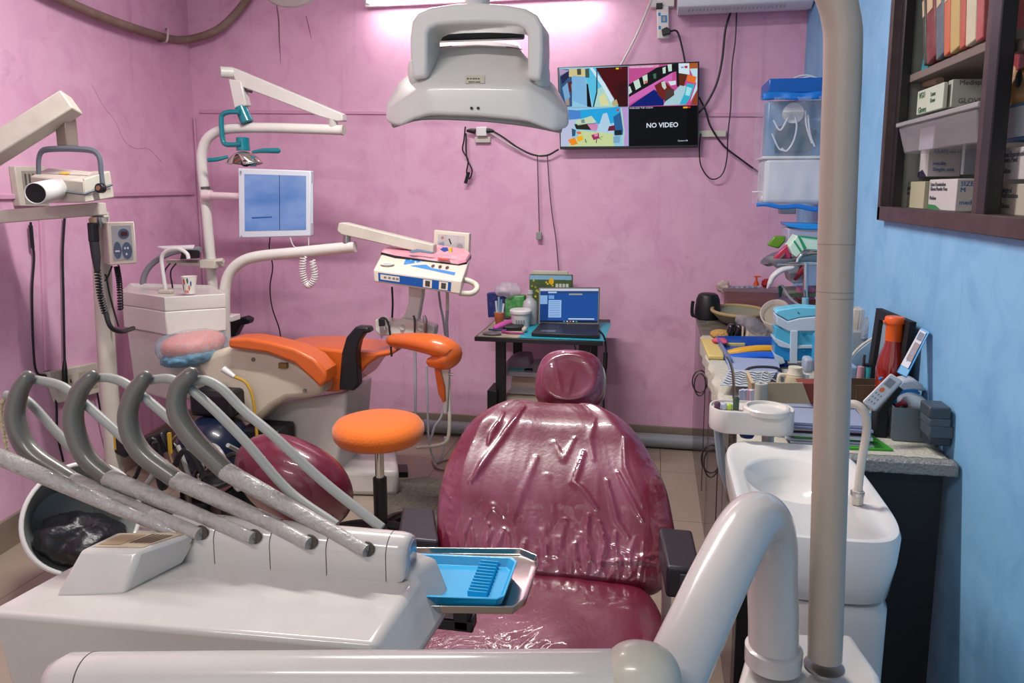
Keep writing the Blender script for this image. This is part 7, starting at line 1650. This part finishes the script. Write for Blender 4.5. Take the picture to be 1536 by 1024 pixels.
def nbox(name, label, cat, xl, xc, xr_, yt, yb, X_, m, dep=.16, face=None, **k):
    """box in the niche: long side seen from xl to xc, near end from xc to xr"""
    c0 = at(xc, yb, X=X_); z0 = c0.z; z1 = at(xc, yt, X=X_).z; yf = at(xl, yb, X=X_).y
    xe = at(xr_, yb, Y=c0.y).x
    t = thing(name, label, cat, ((X_+xe)/2, (c0.y+yf)/2, z0), k.get('group'))
    part(t, 'carton', MB().box(((X_+xe)/2, (c0.y+yf)/2, (z0+z1)/2), (abs(xe-X_), yf-c0.y, z1-z0)), m, bevel=.002)
    long4 = [V((X_, yf, z1)), V((X_, c0.y, z1)), V((X_, c0.y, z0)), V((X_, yf, z0))]
    end4 = [V((X_, c0.y, z1)), V((xe, c0.y, z1)), V((xe, c0.y, z0)), V((X_, c0.y, z0))]
    return t, long4, end4
def lines(t, q4, txts, m, size, u0=.08, v0=.2, dv=.18):
    mb = MB(); xd = (q4[1]-q4[0]); n = xd.cross(V((0, 0, 1))).normalized()
    for i, s in enumerate(txts):
        if s: textmb(s, size, quadpt(q4, u0, v0+dv*i)+n*.001, xd, (0, 0, 1), m, mb=mb)
    part(t, 'print', mb, None)
ink = mat('ink_dark', '50525a', .6); inkb = mat('ink_blue', '2a5c9c', .5); whitebox = mat('carton_white', 'b9b6b4', .6); creambox = mat('carton_cream', 'a9a68c', .6)
t, L4, E4 = nbox('glove_box', 'white glove carton in the bottom row of the niche, with a green corner', 'carton', 1391, 1432, 1468, 268, 317, .80, whitebox)
lines(t, L4, ['Latex Examination', 'Gloves Powder Free', '', 'Medium'], ink, .016, .06, .22, .15); lines(t, E4, ['SIZE', 'M', '', 'medis'], inkb, .018, .15, .22, .19)
dm = MB(); decal(dm, L4, [(0, .82), (.3, .84), (.55, 1), (0, 1)], mat('carton_leaf', '2f7a48', .5), .0012); part(t, 'green_corner', dm, None)
t, L4, E4 = nbox('glove_box', 'cream carton at the bottom left of the niche', 'carton', 1353, 1384, 1392, 272, 313, .815, creambox)
lines(t, L4, ['Surgical', 'Gloves'], ink, .018, .1, .3, .2)
t, L4, E4 = nbox('glove_box', 'white carton with blue print in the niche, under the clear container', 'carton', 1377, 1390, 1440, 221, 265, .84, whitebox)
lines(t, E4, ['EXAM GLOVES', '', 'medis', 'Single use'], inkb, .016, .15, .2, .2)
dm = MB(); decal(dm, L4, [(0, .85), (.5, .75), (1, 1), (0, 1)], mat('carton_navy', '2a2440', .5), .0012); part(t, 'dark_corner', dm, None)
t, L4, E4 = nbox('grey_bag_pack', 'grey see-through pack in the niche, right of the blue-print carton', 'pack', 1440, 1444, 1472, 216, 262, .86, mat('pack_grey', '7f858c', .3))
cx4 = thing('clear_container', 'large clear plastic container sticking out of the niche', 'container', (.80, 2.3, at(1400, 222, X=.76).z))
ca, cb2 = at(1352, 186, X=.76), at(1474, 168, X=.76); zc0, zc1 = at(1440, 218, X=.76).z, at(1440, 170, X=.76).z
part(cx4, 'tub', MB().hexa([(.768, ca.y-.02, zc0), (.768, cb2.y+.03, zc0), (.93, cb2.y+.03, zc0), (.93, ca.y-.02, zc0)], [(.752, ca.y, zc1), (.752, cb2.y+.02, zc1), (.94, cb2.y+.02, zc1), (.94, ca.y, zc1)]), mat('tub_frost', 'b4b0b4', .2, alpha=.33), bevel=.005)
part(cx4, 'lid', MB().box((.845, (ca.y+cb2.y)/2, zc1+.008), (.20, ca.y-cb2.y+.01, .014)), mat('lid_frost', 'c0bdc0', .2, alpha=.55), bevel=.003)
part(cx4, 'paper_inside', MB().box((.80, ca.y-.12, (zc0+zc1)/2), (.004, .12, (zc1-zc0)*.8)), mat('paper_dimgrey', 'a3a2b0', .6))
t, L4, E4 = nbox('mask_box', 'white and green carton on the clear container in the niche', 'carton', 1375, 1413, 1420, 124, 162, .80, mat('carton_palegreen', 'b4beac', .6))
lines(t, L4, ['VGU', '', 'Gloves'], mat('ink_green', '3f6a4c', .5), .026, .08, .35, .3); lines(t, L4, ['Latex', 'Exam'], mat('ink_green', '3f6a4c', .5), .018, .55, .4, .25)
t, L4, E4 = nbox('mask_box', 'plain pale carton beside the white and green one in the niche', 'carton', 1420, 1426, 1476, 120, 160, .82, mat('carton_greywhite', 'a3a89c', .6))
lines(t, E4, ['Medispro', '', '', 'GLOVES'], ink, .020, .2, .22, .22)
single('rolled_paper', 'beige rolled paper lying on the white and green carton', 'roll', MB().cyl(at(1388, 125, X=.84), at(1410, 121, X=.84), .012, seg=14), mat('roll_beige', 'b3a284', .7))
# books on the niche shelf
zs = sz1+.026
BK = [('2f3a30', 'thin dark green book'), ('6a2426', 'thick maroon book'), ('4d5e68', 'slate blue book'), ('b8603c', 'orange book'), ('b09a5c', 'mustard book'), ('a85040', 'brick red book'), ('b8b49a', 'cream book'), ('a04a4c', 'rust book')]
ws = [.022, .070, .055, .040, .060, .034, .060, .040]
yy = 2.50
for i, ((c_, lb), w_) in enumerate(zip(BK, ws)):
    y_ = yy-w_/2; lean = -(.26-.02*i)
    M_ = Euler((lean, 0, 0)).to_matrix()
    base = V((.86, y_, zs+w_*.5*math.sin(-lean)))
    t = thing('book', ('leaning ' + lb + ' on the upper niche shelf') if i else 'leaning '+lb+', first on the upper niche shelf', 'book', base, 'books leaning on the niche shelf')
    c = base+M_ @ V((0, 0, .155))
    part(t, 'cover', MB().box(c, (.17, w_, .31), M=M_), mat('bk_cover_'+c_, c_, .45, dirt=.4, dcol='a09080', dscale=20), bevel=.003)
    part(t, 'pages', MB().box(c+M_ @ V((.004, 0, 0)), (.168, w_*.8, .304), M=M_), mat('pages', 'a39a84', .8))
    part(t, 'spine_label', MB().box(c+M_ @ V((-.0858, 0, .02)), (.002, w_*.6, .05), M=M_), mat('spine_label', 'b8a888', .6))
    yy -= w_/math.cos(lean)+.004
single('teal_card', 'teal card leaning at the left end of the niche books', 'card', MB().prism([V((.80, y, z)) for y, z in ((2.60, zs), (2.54, zs), (2.545, zs+.06), (2.57, zs+.085))], (.01, 0, 0)), mat('card_teal', '1f7f90', .5))
# right bay
def rb(name, label, x0_, y0_, x1_, y1_, c_, X_=.80, txt=None, tc=None, cat='carton'):
    a = at(x0_, y1_, X=X_); b = at(x1_, y1_, X=X_); z1 = at(x0_, y0_, X=X_).z
    y1w = b.y-.06
    t = thing(name, label, cat, (X_+.08, (a.y+y1w)/2, a.z))
    part(t, 'carton', MB().box((X_+.08, (a.y+y1w)/2, (a.z+z1)/2), (.16, a.y-y1w, z1-a.z)), mat('rb_'+c_, c_, .55), bevel=.002)
    if txt:
        L4 = [V((X_, a.y, z1)), V((X_, y1w, z1)), V((X_, y1w, a.z)), V((X_, a.y, a.z))]
        lines(t, L4, txt, tc or ink, .017, .05, .28, .17)
    return t, a, z1, y1w
rb('glove_box', 'lowest cream carton in the right bay of the niche', 1497, 276, 1536, 321, 'a8a394', txt=['Surgical', 'Examination', '', 'Gloves'])
rb('glove_box', 'white carton second from below in the right bay of the niche', 1497, 224, 1536, 270, 'b4b0ae', txt=['Latex Examination', 'Gloves Pwd', '', 'Medium'])
t, a, z1, y1w = rb('medicine_box', 'blue-edged white carton in the right bay of the niche', 1504, 160, 1536, 214, '2f6a94', X_=.81)
part(t, 'white_face', MB().box((.808, (a.y+y1w)/2-.004, (a.z+z1)/2), (.004, (a.y-y1w)*.8, (z1-a.z)*.8)), mat('face_pale', 'a9b4bc', .5))
rb('medicine_box', 'small dark red carton under the shelf of the right niche bay', 1507, 84, 1527, 111, '7f1c20', txt=['', 'Resin'], tc=mat('ink_pale', 'c9a8a0', .5), X_=.82)
t = thing('toy_figure', 'tan rounded figure-shaped bottle with a dark leaf mark in the right niche bay', 'figure', at(1528, 160, X=.84))
for yy_, r_ in ((118, .03), (140, .04)): part(t, 'body' if r_ > .035 else 'head', MB().superell(at(1531, yy_, X=.84), (r_, r_, r_*1.3), 2.2), mat('figure_tan', 'a87c50', .5))
part(t, 'dark_mark', MB().superell(at(1528, 118, X=.808), (.004, .016, .02), 2), blackm)
